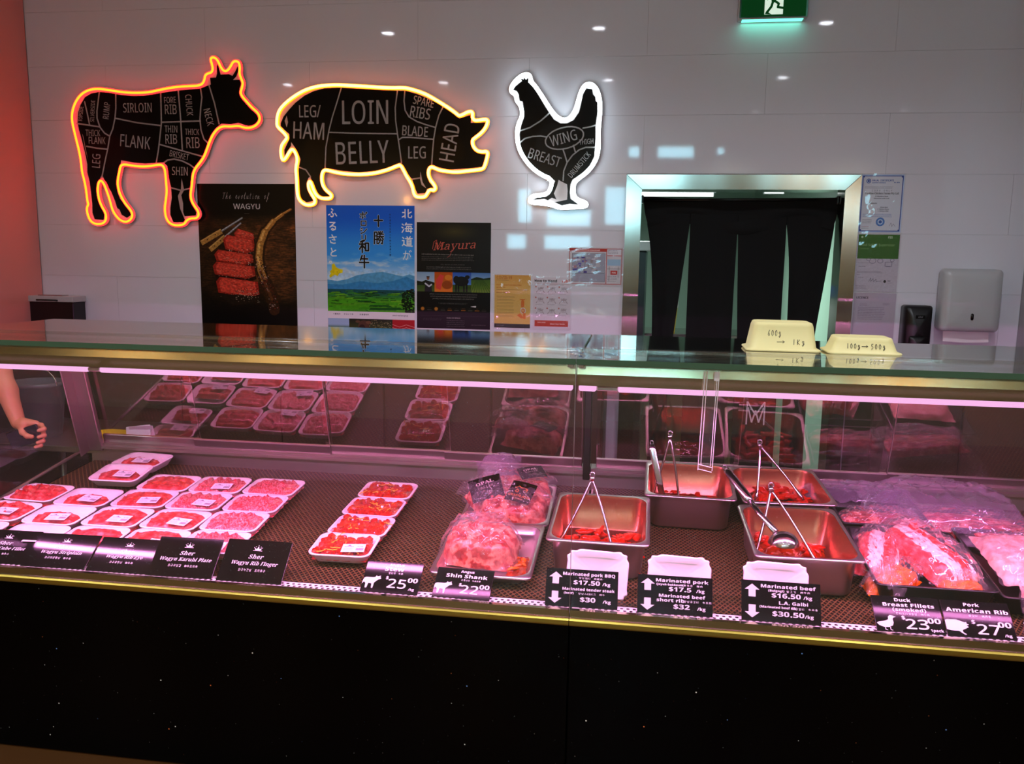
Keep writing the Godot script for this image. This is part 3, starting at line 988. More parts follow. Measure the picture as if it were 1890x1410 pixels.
func build_doorway():
	var dr := struct_root("door_1", "open doorway with a mitred stainless steel casing")
	part("casing", casing_bar(Vector2(1.118, 2.056), Vector2(-0.083, 2.056), Vector2(0.0, 1.98), Vector2(1.042, 1.98), 0.03, 0.0275, -0.15), M.frame_steel, dr)
	part("casing", casing_bar(Vector2(-0.083, 2.056), Vector2(-0.083, 0.0), Vector2(0.0, 0.0), Vector2(0.0, 1.98), 0.03, 0.0275, -0.15), M.frame_steel, dr)
	part("casing", casing_bar(Vector2(1.118, 0.0), Vector2(1.118, 2.056), Vector2(1.042, 1.98), Vector2(1.042, 0.0), 0.03, 0.0275, -0.15), M.frame_steel, dr)
	# brown back bench along the tiles, below the counter top's height
	var bb := thing("back_bench", "low dark brown bench with plain doors along the tiled wall", "bench", Vector3(-3.55, 0, 0.0))
	part("carcass", boxm(Vector3(0, 0.08, 0.004), Vector3(3.4, 1.1, 0.5)), M.bench_brown, bb)
	part("worktop", boxm(Vector3(0, 1.1, 0.002), Vector3(3.42, 1.13, 0.53), 0.004), M.bench_brown, bb)
	part("plinth", boxm(Vector3(0.02, 0.0, 0.01), Vector3(3.38, 0.08, 0.45)), M.black, bb)
	for k in 6:
		var dr_ := part("door", boxm(Vector3(0.566 * k + 0.004, 0.1, 0.5), Vector3(0.566 * (k + 1) - 0.004, 1.08, 0.518), 0.003), M.bench_brown, bb)
		part("handle", MB.new(true).tube([Vector3(0.566 * k + 0.2, 1.0, 0.518), Vector3(0.566 * k + 0.2, 1.0, 0.54), Vector3(0.566 * k + 0.36, 1.0, 0.54), Vector3(0.566 * k + 0.36, 1.0, 0.518)], 0.005, 6).done(), M.steel_dull, dr_)
	var rb := thing("side_cupboard", "dark brown cupboard against the tiles between doorway and right wall", "cupboard", Vector3(1.13, 0, 0.0))
	part("carcass", boxm(Vector3(0, 0.02, 0.004), Vector3(0.81, 1.1, 0.5)), M.bench_brown, rb)
	part("worktop", boxm(Vector3(-0.005, 1.1, 0.002), Vector3(0.815, 1.13, 0.52), 0.004), M.bench_brown, rb)
	for k in 2:
		part("door", boxm(Vector3(0.405 * k + 0.004, 0.1, 0.5), Vector3(0.405 * (k + 1) - 0.004, 1.08, 0.518), 0.003), M.bench_brown, rb)
	var sb := thing("added_side_bench", "low dark brown bench added along the left side wall to darken the view", "bench", Vector3(-3.6, 0, 0.55))  # bench added to darken what shows through the left end of the case
	part("carcass", boxm(Vector3(0.004, 0.02, 0.0), Vector3(0.5, 1.1, 0.72)), M.bench_brown, sb)
	part("worktop", boxm(Vector3(0.003, 1.1, -0.01), Vector3(0.52, 1.13, 0.74), 0.004), M.bench_brown, sb)
	for e in [[Vector3(-0.083, 2.056, 0.0302), Vector3(0.0, 1.98, 0.0278)], [Vector3(1.118, 2.056, 0.0302), Vector3(1.042, 1.98, 0.0278)]]:
		part("mitre_seam", MB.new().tube(e, 0.0011, 5).done(), M.black, dr)
	# preparation room behind
	struct("wall_rear_left", boxm(Vector3(-1.4, 0, -4.0), Vector3(-1.2, 2.6, -0.15)), M.green_wall)
	struct("wall_rear_right", boxm(Vector3(1.1, 0, -4.0), Vector3(1.3, 2.6, -0.15)), M.green_wall)
	struct("wall_rear", boxm(Vector3(-1.4, 0, -4.2), Vector3(1.3, 2.6, -4.0)), M.green_wall)
	struct("ceiling_rear", boxm(Vector3(-1.4, 2.5, -4.2), Vector3(1.3, 2.6, -0.15)), M.paint)
	# fluorescent batten
	var b := thing("batten_light", "white fluorescent batten glowing above the black curtain", "light", Vector3(0.0, 2.02, -0.9))
	part("housing", boxm(Vector3(-0.47, 0.012, -0.03), Vector3(0.47, 0.05, 0.03), 0.006), M.white_plastic, b)
	part("tube", MB.new(true).tube([Vector3(-0.45, 0, 0), Vector3(0.45, 0, 0)], 0.014, 12).done(), M.tube_glow, b)
	for x in [-0.4, 0.4]:
		part("hanger", MB.new(true).tube([Vector3(x, 0.05, 0), Vector3(x, 0.48, 0)], 0.004, 6).done(), M.steel, b)
	var lp := thing("light_panel", "small white lit panel above the curtain's right half", "light", Vector3(0.865, 2.075, -1.2))
	part("frame", boxm(Vector3(-0.07, -0.03, -0.012), Vector3(0.07, 0.04, 0.008), 0.003), M.white_plastic, lp)
	part("face", boxm(Vector3(-0.062, -0.025, 0.008), Vector3(0.062, 0.035, 0.01)), M.tube_glow, lp)
	part("hanger", MB.new(true).tube([Vector3(0, 0.04, 0), Vector3(0, 0.425, 0)], 0.004, 6).done(), M.steel, lp)
	# curtain rod and the split curtain
	var rod := thing("curtain_rod", "thin dark rod holding the black doorway curtain", "rod", Vector3(0.0, 1.93, -0.115))
	part("bar", MB.new(true).tube([Vector3(0.0, 0, 0), Vector3(1.042, 0.012, 0)], 0.009, 10).done(), M.black, rod)
	for x in [0.006, 1.036]:
		part("end_cup", boxm(Vector3(x - 0.006, -0.016, -0.016), Vector3(x + 0.006, 0.028, 0.016), 0.003), M.black, rod)
	var cu := thing("doorway_curtain", "black cloth curtain split into four hanging strips across the doorway", "curtain", Vector3(0, 0, -0.115))
	var tops := 1.952
	# header cloth, sagging between its two tied corners
	var hd := MB.new(true)
	for side in [0.004, -0.004]:
		hd.sheet(40, 10, func(u, v):
			var x: float = lerpf(0.012, 1.05, u)
			var low: float = 1.78 + 0.03 * sin(u * TAU * 1.5) 
			var top: float = tops - 0.014 * sin(u * PI) - 0.01 * absf(sin(u * 9.0)) * (1.0 - absf(2.0 * u - 1.0))
			var pull := 0.012 * sin(6.0 * (v - u * 1.8)) + 0.01 * sin(9.0 * (v + u * 1.3))
			return Vector3(x + (0.035 * (1.0 - v) * (1.0 - v)) * (1.0 - 2.0 * u), lerpf(low, top, v), side + pull * (1.0 - v * 0.6)))
	part("header", hd.done(), M.cloth, cu)
	# strips: [left at top, right at top, left at bottom, right at bottom, slit height]
	var strips := [[0.036, 0.267, 0.088, 0.205], [0.27, 0.524, 0.272, 0.522], [0.527, 0.781, 0.552, 0.786], [0.784, 1.03, 0.822, 0.968]]
	for i in 4:
		var s: Array = strips[i]
		var mb := MB.new(true)
		for side in [0.003, -0.003]:
			mb.sheet(16, 24, func(u, v):
				var y: float = lerpf(0.42, 1.86, v)
				var k: float = clampf((1.80 - y) / 0.6, 0.0, 1.3)
				var bend: float = 1.0 - exp(-2.6 * k) if i in [0, 3] else k
				var l: float = lerpf(s[0], s[2], minf(bend, 1.0))
				var r: float = lerpf(s[1], s[3], k)
				return Vector3(lerpf(l, r, u), y, side + 0.012 * sin(u * 9.0 + i) * clampf(k, 0.1, 1.0) + 0.004 * sin(y * 11.0 + i)))
		part("strip", mb.done(), M.cloth, cu)
	# interlaced white emblem set low on the third strip
	var em := MB.new()
	for s in [[[0, 0], [0, 1], [0.5, 0.42], [1, 1], [1, 0]], [[0.06, 0.75], [0.3, 0.1], [0.5, 0.62], [0.7, 0.1], [0.94, 0.75]]]:
		for k in s.size() - 1:
			var ea := Vector3(0.628 + s[k][0] * 0.095, 0.7 + s[k][1] * 0.13, 0.017)
			var eb := Vector3(0.628 + s[k + 1][0] * 0.095, 0.7 + s[k + 1][1] * 0.13, 0.017)
			em.tube([ea, eb], 0.0045, 6, true, 0.6, Vector3.BACK)
	part("emblem", em.done(), M.paper, cu)
	# a few things seen through the slits
	var cab := thing("cold_cabinet", "dark cabinet just inside the doorway beside the curtain", "cabinet", Vector3(-0.45, 0, -1.0))
	part("body", boxm(Vector3(-0.3, 0.05, -0.35), Vector3(0.5, 1.66, 0.3), 0.01), M.dark_teal, cab)
	part("shelf_top", boxm(Vector3(-0.32, 1.66, -0.37), Vector3(0.52, 1.72, 0.32), 0.005), M.white_plastic, cab)
	var bench := thing("prep_bench", "steel bench behind the curtain in the back room", "bench", Vector3(0.3, 0, -2.4))
	part("bench_top", boxm(Vector3(-0.5, 0.98, -0.3), Vector3(0.75, 1.02, 0.3), 0.004), M.steel, bench)
	for sx in [-0.45, 0.7]:
		for sz in [-0.25, 0.25]:
			part("leg", MB.new(true).tube([Vector3(sx, 0, sz), Vector3(sx, 0.98, sz)], 0.018, 8).done(), M.steel, bench)
	var tub := thing("tub", "yellow tub with a white lid on the bench behind the curtain", "tub", Vector3(0.22, 1.02, -2.3))
	part("body", MB.new(true).loft([rr(0.17, 0.17, 0.03, 0.0), rr(0.2, 0.2, 0.04, 0.2)], true, true).done(), M.yellow_plastic, tub)
	part("lid", MB.new(true).loft([rr(0.21, 0.21, 0.04, 0.2), rr(0.21, 0.21, 0.04, 0.3)], true, true).done(), M.paper, tub)
	var jug := thing("bottle", "blue bottle on the bench seen through the middle slit", "bottle", Vector3(0.63, 1.02, -2.2))
	part("body", MB.new(true).tube([Vector3(0, 0, 0), Vector3(0, 0.2, 0), Vector3(0, 0.28, 0), Vector3(0, 0.31, 0)], [0.07, 0.07, 0.03, 0.03], 14).done(), M.white_plastic, jug)
	part("cap", MB.new(true).tube([Vector3(0, 0.31, 0), Vector3(0, 0.4, 0)], 0.035, 14).done(), M.blue_plastic, jug)


# ---------------------------------------------------------------- the two refrigerated display cases

# a profile of (z, y) points, clockwise seen from +x, drawn along x
func along_x(profile: Array, x0: float, x1: float) -> ArrayMesh:
	var poly := PackedVector2Array()
	for p in profile:
		poly.append(Vector2(p[0], p[1]))
	var m := MB.new().prism(poly, -x1, -x0)
	var st := SurfaceTool.new()
	st.append_from(m.done(), 0, Transform3D(Basis(Vector3(0, 0, 1), Vector3(0, 1, 0), Vector3(-1, 0, 0)), Vector3.ZERO))
	return st.commit()


const DOOR_LO := Vector2(1.40, 0.80)
const DOOR_HI := Vector2(1.53, 1.30)


func build_cases():
	build_case(-2.345, -0.161, [[-2.275, -1.82], [-1.845, -1.24], [-1.265, -0.73], [-0.755, -0.195]], "long glass display case holding the packed trays, left of the glass joint")
	build_case(-0.159, 1.75, [[-0.14, 0.41], [0.39, 0.955], [0.93, 1.5], [1.48, 1.74]], "glass display case holding the steel pans and loose packs, right of the glass joint")


func build_case(x0: float, x1: float, doors: Array, label: String):
	var c := thing("display_case", label, "display case", Vector3.ZERO, Vector3.ZERO, "refrigerated meat display cases")
	var left := x0 < -1.0
	part("plinth", boxm(Vector3(x0, 0.004, 2.36), Vector3(x1, 0.586, 2.4), 0.002), M.granite, c)
	part("cabinet_body", boxm(Vector3(x0 + 0.01, 0.02, 1.34), Vector3(x1 - 0.01, 0.56, 2.36)), M.black, c)
	var rail := part("lower_rail", along_x([[2.36, 0.586], [2.412, 0.586], [2.412, 0.596], [2.404, 0.6], [2.402, 0.619], [2.386, 0.619], [2.384, 0.6], [2.36, 0.6]], x0, x1), M.yellow_lit_steel, c)
	part("rail_lip", along_x([[2.4, 0.578], [2.416, 0.578], [2.418, 0.582], [2.418, 0.594], [2.414, 0.598], [2.4, 0.598]], x0, x1), M.yellow_lit_edge, rail)
	part("front_glass", boxm(Vector3(x0 + 0.001, 0.61, 2.392), Vector3(x1 - 0.001, 1.327, 2.398)), M.glass, c)
	var tg := part("top_glass", boxm(Vector3(x0, 1.33, 2.05), Vector3(x1, 1.34, 2.404)), M.glass, c)
	part("glass_edge", boxm(Vector3(x0, 1.3275, 2.404), Vector3(x1, 1.343, 2.408)), M.glass_edge, tg)
	part("canopy", along_x([[2.366, 1.264], [2.37, 1.296], [2.3642, 1.3265], [1.6, 1.3265], [1.6, 1.3], [2.3, 1.3], [2.3, 1.264]], x0, x1), M.yellow_lit_steel, c)
	part("service_shelf", boxm(Vector3(x0, 1.3, 1.58), Vector3(x1, 1.336, 2.05), 0.003), M.steel_top, c)
	# lamp strip in two lengths with a dark connector between
	var gap: float = -2.0 if left else -0.1
	var spans := [[x0 + 0.02, -1.655], [-1.615, x1 - 0.01]] if left else [[x0 + 0.005, -0.105], [-0.045, x1 - 0.02]]
	for s in spans:
		part("lamp_strip", boxm(Vector3(s[0], 1.247, 2.338), Vector3(s[1], 1.2635, 2.36), 0.004), M.led_glow, c)
	var gx: Array = [spans[0][1], spans[1][0]]
	part("strip_connector", boxm(Vector3(gx[0], 1.249, 2.338), Vector3(gx[1], 1.262, 2.358), 0.003), M.steel_dull, c)
	# sloping deck with its net, and the perforated strip in front
	var deck := MB.new(true)
	deck.sheet(1, 1, func(u, v):
		var z: float = lerpf(2.335, 1.385, v)
		return Vector3(lerpf(x0 + 0.012, x1 - 0.012, u), deck_y(z), z))
	part("deck_net", deck.done(), M.deck_net, c)
	part("deck_pan", along_x([[2.39, 0.58], [2.39, 0.604], [2.334, 0.6035], [1.38, 0.695], [1.38, 0.66]], x0 + 0.004, x1 - 0.004), M.steel_dull, c)
	var strip := part("air_strip", boxm(Vector3(x0 + 0.004, 0.604, 2.338), Vector3(x1 - 0.004, 0.6135, 2.388)), M.foam, c)
	var holes := MB.new()
	for i in int((x1 - x0) / 0.018) - 1:
		for j in 2:
			var ctr := Vector3(x0 + 0.02 + 0.018 * i + 0.009 * j, 0.6138, 2.352 + 0.016 * j)
			var ring := PackedVector3Array()
			for k in 6:
				ring.append(ctr + Vector3(cos(TAU * k / 6), 0, -sin(TAU * k / 6)) * 0.0055)
			holes.fan(ring, false)
	var hm := part("hole", holes.done(), M.black, strip)
	hm.set_meta("kind", "stuff")
	# rear: upstand, track and the leaning sliding doors
	part("rear_upstand", along_x([[1.386, 0.69], [1.392, 0.69], [1.392, 0.772], [1.386, 0.772]], x0, x1), M.steel_dull, c)
	part("door_track", along_x([[1.36, 0.765], [1.432, 0.765], [1.432, 0.777], [1.425, 0.78], [1.425, 0.788], [1.36, 0.792]], x0, x1), M.steel_dull, c)
	part("door_header", along_x([[1.5, 1.262], [1.56, 1.262], [1.56, 1.3], [1.5, 1.3]], x0, x1), M.steel_dull, c)
	for i in doors.size():
		var off := 0.0 if i % 2 == 0 else 0.012
		var d: Array = doors[i]
		var dir := (DOOR_HI - DOOR_LO).normalized()
		var g := Node3D.new()
		g.name = "sliding_door"
		c.add_child(g, true)
		g.position = Vector3(0, DOOR_LO.y, DOOR_LO.x + off)
		g.rotation.x = atan2(dir.x, dir.y)
		var wd: float = d[1] - d[0]
		var q := MB.new()
		q.quad(Vector3(d[0], 0.02, 0), Vector3(d[1], 0.02, 0), Vector3(d[1], 0.505, 0), Vector3(d[0], 0.505, 0))
		part("pane", q.done(), M.mirror_glass, g)
		part("bottom_rail", boxm(Vector3(d[0], -0.016, -0.006), Vector3(d[1], 0.028, 0.008), 0.002), M.steel_dull, g)
		part("edge_strip", boxm(Vector3(d[1] - 0.0025, 0.02, -0.003), Vector3(d[1], 0.5, 0.003)), M.steel_dull, g)
	# posts and end panel
	if left:
		var p := part("end_post", boxm(Vector3(-0.1, -0.01, -0.012), Vector3(0.0, 0.53, 0.012), 0.003), M.steel_dull, c, Vector3(-2.268, 0.765, 1.42))
		p.rotation = Vector3(0.25, 0, 0)
		part("post_fin", boxm(Vector3(-0.006, -0.01, 0.0), Vector3(0.0, 0.53, 0.06), 0.002), M.steel_dull, p, Vector3(-0.06, 0, 0.01))
		var e := MB.new()
		e.quad(Vector3(x0 + 0.003, 0.61, 2.39), Vector3(x0 + 0.003, 0.7, 1.42), Vector3(x0 + 0.003, 1.3, 1.56), Vector3(x0 + 0.003, 1.3, 2.39))
		part("end_glass", e.done(), M.glass, c)
		var trim := MB.new(true).tube([Vector3(x0 + 0.008, deck_y(2.38) + 0.01, 2.38), Vector3(x0 + 0.008, deck_y(1.4) + 0.07, 1.4)], 0.007, 8)
		part("joint_strip", boxm(Vector3(x1 - 0.0004, 0.612, 2.391), Vector3(x1 + 0.0012, 1.327, 2.3988)), M.steel_dull, c)
		part("centre_post", boxm(Vector3(-0.19, 0.745, 1.41), Vector3(-0.162, 1.3, 1.445), 0.003), M.black, c)
		part("end_trim", trim.done(), M.steel_dull, c)
	# small bright clip where the two top panes meet
	if left:
		part("glass_clip", boxm(Vector3(x1 - 0.022, 1.319, 2.398), Vector3(x1 - 0.004, 1.328, 2.409), 0.002), M.steel, c)
	else:
		part("glass_clip", boxm(Vector3(x0 + 0.004, 1.319, 2.398), Vector3(x0 + 0.022, 1.328, 2.409), 0.002), M.steel, c)


# ---------------------------------------------------------------- neon butcher's charts

func chart(data: Dictionary, called: String, label: String, rim: Material, core: Material, rim_w: float, core_w: float, pad: float, sx: float, pen: float, fat := 0.0) -> Node3D:
	var path := smooth_path(data.neon)
	var lo := Vector2(INF, INF)
	var hi := -lo
	for p in path:
		lo = lo.min(p)
		hi = hi.max(p)
	lo -= Vector2(0.03, 0.03)
	hi += Vector2(0.03, 0.03)
	var t := thing(called, label, "neon sign")
	# print of the board
	var k := 850.0
	var cv := Cv.new(int((hi.x - lo.x) * k), int((hi.y - lo.y) * k), Color(0.78, 0.74, 0.74))
	var px := func(flat: Array) -> PackedVector2Array:
		var out := PackedVector2Array()
		for p in pts2(flat):
			out.append(Vector2((p.x - lo.x) * k, (hi.y - p.y) * k))
		return out
	var ink := Color(0.022, 0.02, 0.02)
	var grey := Color(0.62, 0.61, 0.61)
	cv.poly(px.call(data.shape), ink)
	for g in data.gaps:
		cv.poly(px.call(g), Color(0.7, 0.66, 0.66))
	for l in data.lines:
		cv.line(Array(px.call(l)), pen * k, grey)
	for w in data.words:
		var at := Vector2((w[1] * 0.001 - lo.x) * k, (hi.y - w[2] * 0.001) * k)
		var ch: float = w[3] * 0.001 * k
		var turn := deg_to_rad(w[4])
		var down := Vector2(sin(turn), cos(turn)) * ch * 0.5
		cv.text(font(), w[0], at.x + down.x, at.y + down.y, ch, grey, sx, 0.5, turn, 0.0, fat)
	var tex := printed(called + "_print", cv.done(), 0.16)
	var outline := path
	var grown := Geometry2D.offset_polygon(path, pad, Geometry2D.JOIN_ROUND)
	if grown.size():
		outline = grown[0]
		for g in grown:
			if g.size() > outline.size():
				outline = g
	part("board", MB.new().prism(outline, 0.022, 0.03, lo, hi).done(), tex, t)
	var n := 4
	for i in n:
		var c: Vector2 = outline[int(outline.size() * (i + 0.5) / n)].lerp((lo + hi) * 0.5, 0.25)
		if Geometry2D.is_point_in_polygon(c, outline):
			part("standoff", MB.new(true).tube([Vector3(c.x, c.y, 0.0), Vector3(c.x, c.y, 0.023)], 0.009, 10).done(), M.steel, t)
	var tube := part("neon_tube", ribbon(path, [[-rim_w, 0.0295], [-rim_w, 0.036], [-rim_w * 0.8, 0.041], [rim_w * 0.8, 0.041], [rim_w, 0.036], [rim_w, 0.0295]]), rim, t)
	var prof := []
	for i in 7:
		var g := PI * i / 6.0
		prof.append([-core_w * cos(g), 0.0405 + 0.007 * sin(g)])
	part("neon_core", ribbon(path, prof), core, tube)
	return t


func sign_light(c: Color, at: Array, energy: float):
	for p in at:
		var l := OmniLight3D.new()
		l.name = "neon_light"
		l.position = p
		l.light_color = c
		l.light_energy = energy
		l.light_size = 0.12
		l.omni_range = 8.0
		l.omni_attenuation = 2.0
		l.shadow_enabled = true
		add_child(l, true)


func build_wall_signs():
	chart(COW, "cow_sign", "cow shaped black butcher chart outlined in red neon", M.red_neon, M.red_core, 0.0115, 0.0062, 0.012, 0.7, 0.0085, 0.4)
	chart(PIG, "pig_sign", "pig shaped black butcher chart outlined in amber neon", M.amber_neon, M.amber_core, 0.0105, 0.0072, 0.011, 0.72, 0.0075, 0.7)
	chart(HEN, "chicken_sign", "chicken shaped black butcher chart outlined in white neon", M.white_neon, M.white_neon, 0.0105, 0.009, 0.012, 0.74, 0.0075, 0.4)
	sign_light(Color(1.0, 0.12, 0.1), [Vector3(-3.2, 2.2, 0.16), Vector3(-2.5, 2.2, 0.16)], 0.003)
	sign_light(Color(1.0, 0.6, 0.15), [Vector3(-1.85, 2.2, 0.16), Vector3(-1.1, 2.2, 0.16)], 0.003)
	sign_light(Color(0.9, 0.98, 1.0), [Vector3(-0.5, 2.25, 0.16)], 0.003)
	# exit sign hanging in front of the wall near the top of the tiles
	var e := thing("exit_sign", "lit green exit sign with a white running figure and doorway", "sign", Vector3(0.6225, 2.925, 0.05))
	part("housing", MB.new(true).loft([rrz(0.34, 0.205, 0.008, -0.05), rrz(0.34, 0.205, 0.008, 0.018), rrz(0.332, 0.197, 0.006, 0.02)], true, false).done(), M.white_plastic, e)
	var cv := Cv.new(480, 280, Color(0.0, 0.2, 0.06))
	var wt := Color(0.86, 0.95, 0.88)
	cv.rect(172, 40, 138, 226, wt)
	var g := Color(0.0, 0.2, 0.06)
	cv.disc(262, 78, 19, 19, g)
	cv.line([Vector2(248, 106), Vector2(236, 166)], 32, g)
	cv.line([Vector2(252, 112), Vector2(290, 136), Vector2(316, 122)], 13, g)
	cv.line([Vector2(240, 110), Vector2(200, 122), Vector2(192, 158)], 13, g)
	cv.line([Vector2(240, 166), Vector2(276, 190), Vector2(270, 214), Vector2(316, 222)], 17, g)
	cv.line([Vector2(234, 168), Vector2(222, 210), Vector2(190, 252)], 18, g)
	cv.poly(PackedVector2Array([Vector2(172, 262), Vector2(196, 246), Vector2(226, 266)]), g)
	cv.line([Vector2(240, 106), Vector2(300, 100)], 1.0, wt)
	var tex := cv.done()
	var m := printed("exit_print", tex, 0.3)
	m.emission_enabled = true
	m.emission = Color.WHITE
	m.emission_operator = BaseMaterial3D.EMISSION_OP_MULTIPLY
	m.emission_texture = tex
	m.emission_energy_multiplier = 0.75
	var q := MB.new()
	q.quad(Vector3(-0.158, -0.094, 0.0215), Vector3(0.158, -0.094, 0.0215), Vector3(0.158, 0.094, 0.0215), Vector3(-0.158, 0.094, 0.0215))
	part("face", q.done(), m, e)
	var under := boxm(Vector3(-0.15, -0.1045, -0.04), Vector3(0.15, -0.1025, 0.01))
	part("lamp_slot", under, glow("exit_glow", Color(0.45, 1.0, 0.85), 1.8), e)
	var a := AreaLight3D.new()
	a.name = "exit_light"
	a.area_size = Vector2(0.3, 0.05)
	a.position = Vector3(0.6225, 2.818, 0.035)
	a.rotation_degrees = Vector3(-90, 0, 0)
	a.light_color = Color(0.45, 1.0, 0.85)
	a.light_energy = 0.009
	a.area_range = 5.0
	a.area_attenuation = 2.0
	a.shadow_enabled = true
	add_child(a, true)


# ---------------------------------------------------------------- posters and notices on the tiles

# a sheet hung on the wall: centre, size, thickness; returns the thing
func notice(called: String, label: String, category: String, x0: float, y1: float, w: float, h: float, m: Material, sleeve := 0.0, seed_ := 1, z := 0.001) -> Node3D:
	var t := thing(called, label, category, Vector3(x0 + w * 0.5, y1 - h * 0.5, z))
	var mb := MB.new()
	mb.box(Vector3(-w / 2, -h / 2, 0), Vector3(w / 2, h / 2, 0.0012))
	part("backing", mb.done(), M.paper, t)
	var q := MB.new(true)
	var n := noise(4.0, seed_)
	q.sheet(10, 14, func(u, v): return Vector3((u - 0.5) * w, (v - 0.5) * h, 0.0016 + 0.0006 * n.get_noise_2d(u * 2, v * 2)))
	part("print", q.done(), m, t)
	if sleeve > 0.0:
		var s := MB.new(true)
		s.sheet(18, 26, func(u, v): return Vector3((u - 0.5) * (w + sleeve * 2), (v - 0.5) * (h + sleeve * 2), 0.003 + 0.0012 * n.get_noise_2d(u * 0.7 + 5.0, v) + 0.0005 * n.get_noise_2d(u * 2.5, v * 3.5)))
		part("plastic_sleeve", s.done(), M.sleeve, t)
	return t


func lines_of(cv: Cv, x: float, y: float, w: float, rows: int, gap: float, c: Color, seed_: int, ch := 0.0):
	# body text too small to read: real words, set small
	var words := "the of and to from fresh meat beef pork grain fed farm quality selected with your for this is hands clean wash safe food supply licence number date issued under act people please keep cool serve".split(" ")
	var r := RandomNumberGenerator.new()
	r.seed = seed_
	for i in rows:
		var s := ""
		var most: int = int(w / (gap * 0.36))
		while s.length() < most:
			s += words[r.randi_range(0, words.size() - 1)] + " "
		cv.text(font(), s.strip_edges().substr(0, most), x, y + gap * i, ch if ch > 0 else gap * 0.52, c, 0.9, 0.0)


func wagyu_poster() -> ImageTexture:
	var w := 470
	var h := 662
	var cv := Cv.new(w, h, Color(0.03, 0.028, 0.028))
	var n := noise(0.004, 3, FastNoiseLite.TYPE_SIMPLEX_SMOOTH, 4)
	var fine := noise(0.05, 4, FastNoiseLite.TYPE_SIMPLEX_SMOOTH, 3)
	# old brown boards
	for y in range(120, 600, 2):
		for x in range(0, w, 2):
			var k := 0.5 + 0.5 * n.get_noise_2d(x * 2.0, y * 3.0)
			var streak := 0.5 + 0.5 * fine.get_noise_2d(x * 0.35, y * 2.2)
			var edge: float = smoothstep(120.0, 190.0, y) * (1.0 - smoothstep(430.0, 600.0, y)) * (0.5 + 0.5 * smoothstep(0.0, 320.0, x))
			var c := Color(0.03, 0.027, 0.025).lerp(Color(0.52, 0.3, 0.14), clampf(edge * (0.2 + 1.5 * k * streak), 0, 1))
			cv.rect(x, y, 2, 2, c)
	# knives with wooden grips
	for d in [[10, 268, 112, 212, 214, 152], [52, 298, 128, 238, 206, 176]]:
		var a := Vector2(d[0], d[1])
		var b := Vector2(d[2], d[3])
		var e := Vector2(d[4], d[5])
		cv.line([b, e], 9, Color(0.42, 0.44, 0.46))
		cv.line([b + Vector2(2, -3), e], 3, Color(0.75, 0.78, 0.8))
		cv.line([a, b], 24, Color(0.66, 0.5, 0.24), false)
		cv.line([a + Vector2(-3, -8), b + Vector2(-3, -8)], 4, Color(0.8, 0.66, 0.38), false)
		cv.disc(a.lerp(b, 0.3).x, a.lerp(b, 0.3).y, 3, 3, Color(0.25, 0.14, 0.06))
		cv.disc(a.lerp(b, 0.7).x, a.lerp(b, 0.7).y, 3, 3, Color(0.25, 0.14, 0.06))
	# sliced steak
	var r := RandomNumberGenerator.new()
	r.seed = 8
	var rows := [[172, 200, 266, 250], [118, 228, 268, 302], [72, 296, 258, 356], [62, 350, 266, 418], [76, 420, 282, 502]]
	for i in rows.size():
		var q: Array = rows[i]
		var sk := 20.0
		var p := PackedVector2Array([Vector2(q[0], q[1] + 22), Vector2(q[0] + 20, q[1]), Vector2(q[2], q[1] + sk), Vector2(q[2] + 6, q[3] - 4), Vector2(q[2] - 40, q[3] + 10), Vector2(q[0] + 10, q[3] - 8)])
		var dark := PackedVector2Array()
		for v in p:
			dark.append(v + Vector2(4, 14))
		cv.poly(dark, Color(0.13, 0.06, 0.04))
		cv.poly(p, Color(0.62, 0.16, 0.11))
		var inner := PackedVector2Array()
		var c := Vector2.ZERO
		for v in p:
			c += v / p.size()
		for v in p:
			inner.append(v.lerp(c, 0.14) + Vector2(0, -2))
		cv.poly(inner, Color(0.82, 0.27, 0.2))
		for k in 26:
			var at := Vector2(r.randf_range(q[0] + 15, q[2] - 12), r.randf_range(q[1] + 16, q[3] - 10))
			cv.line([at, at + Vector2(r.randf_range(8, 26), r.randf_range(1, 7))], 1.6, [Color(0.84, 0.36, 0.28), Color(0.55, 0.12, 0.08), Color(0.9, 0.5, 0.42)][k % 3])
		for k in 34:
			cv.disc(r.randf_range(q[0] + 20, q[2]), q[3] + r.randf_range(-8, 12), 2.2, 1.7, [Color(0.6, 0.5, 0.42), Color(0.16, 0.09, 0.06), Color(0.8, 0.72, 0.66)][k % 3])
	cv.poly(PackedVector2Array([Vector2(86, 498), Vector2(270, 506), Vector2(262, 540), Vector2(150, 552)]), Color(0.13, 0.09, 0.06))
	for k in 120:
		cv.disc(r.randf_range(170, 290), r.randf_range(470, 535), 2.0, 1.6, [Color(0.7, 0.62, 0.55), Color(0.12, 0.08, 0.05)][k % 2])
	# long curved rib bone
	var bone := [Vector2(450, 112), Vector2(410, 134), Vector2(364, 166), Vector2(322, 214), Vector2(298, 270), Vector2(290, 330), Vector2(298, 390), Vector2(322, 450), Vector2(352, 520), Vector2(358, 566)]
	var wide := [6, 14, 28, 44, 48, 48, 46, 48, 70, 24]
	for i in bone.size() - 1:
		cv.line([bone[i], bone[i + 1]], (wide[i] + wide[i + 1]) * 0.5 + 6, Color(0.2, 0.11, 0.05))
	for i in bone.size() - 2:
		cv.line([bone[i], bone[i + 1]], (wide[i] + wide[i + 1]) * 0.34, Color(0.66, 0.45, 0.2) if i < 7 else Color(0.24, 0.13, 0.07))
		cv.line([bone[i] + Vector2(-4, -2), bone[i + 1] + Vector2(-4, -2)], (wide[i] + wide[i + 1]) * 0.12, Color(0.86, 0.66, 0.36) if i < 6 else Color(0.36, 0.2, 0.1))
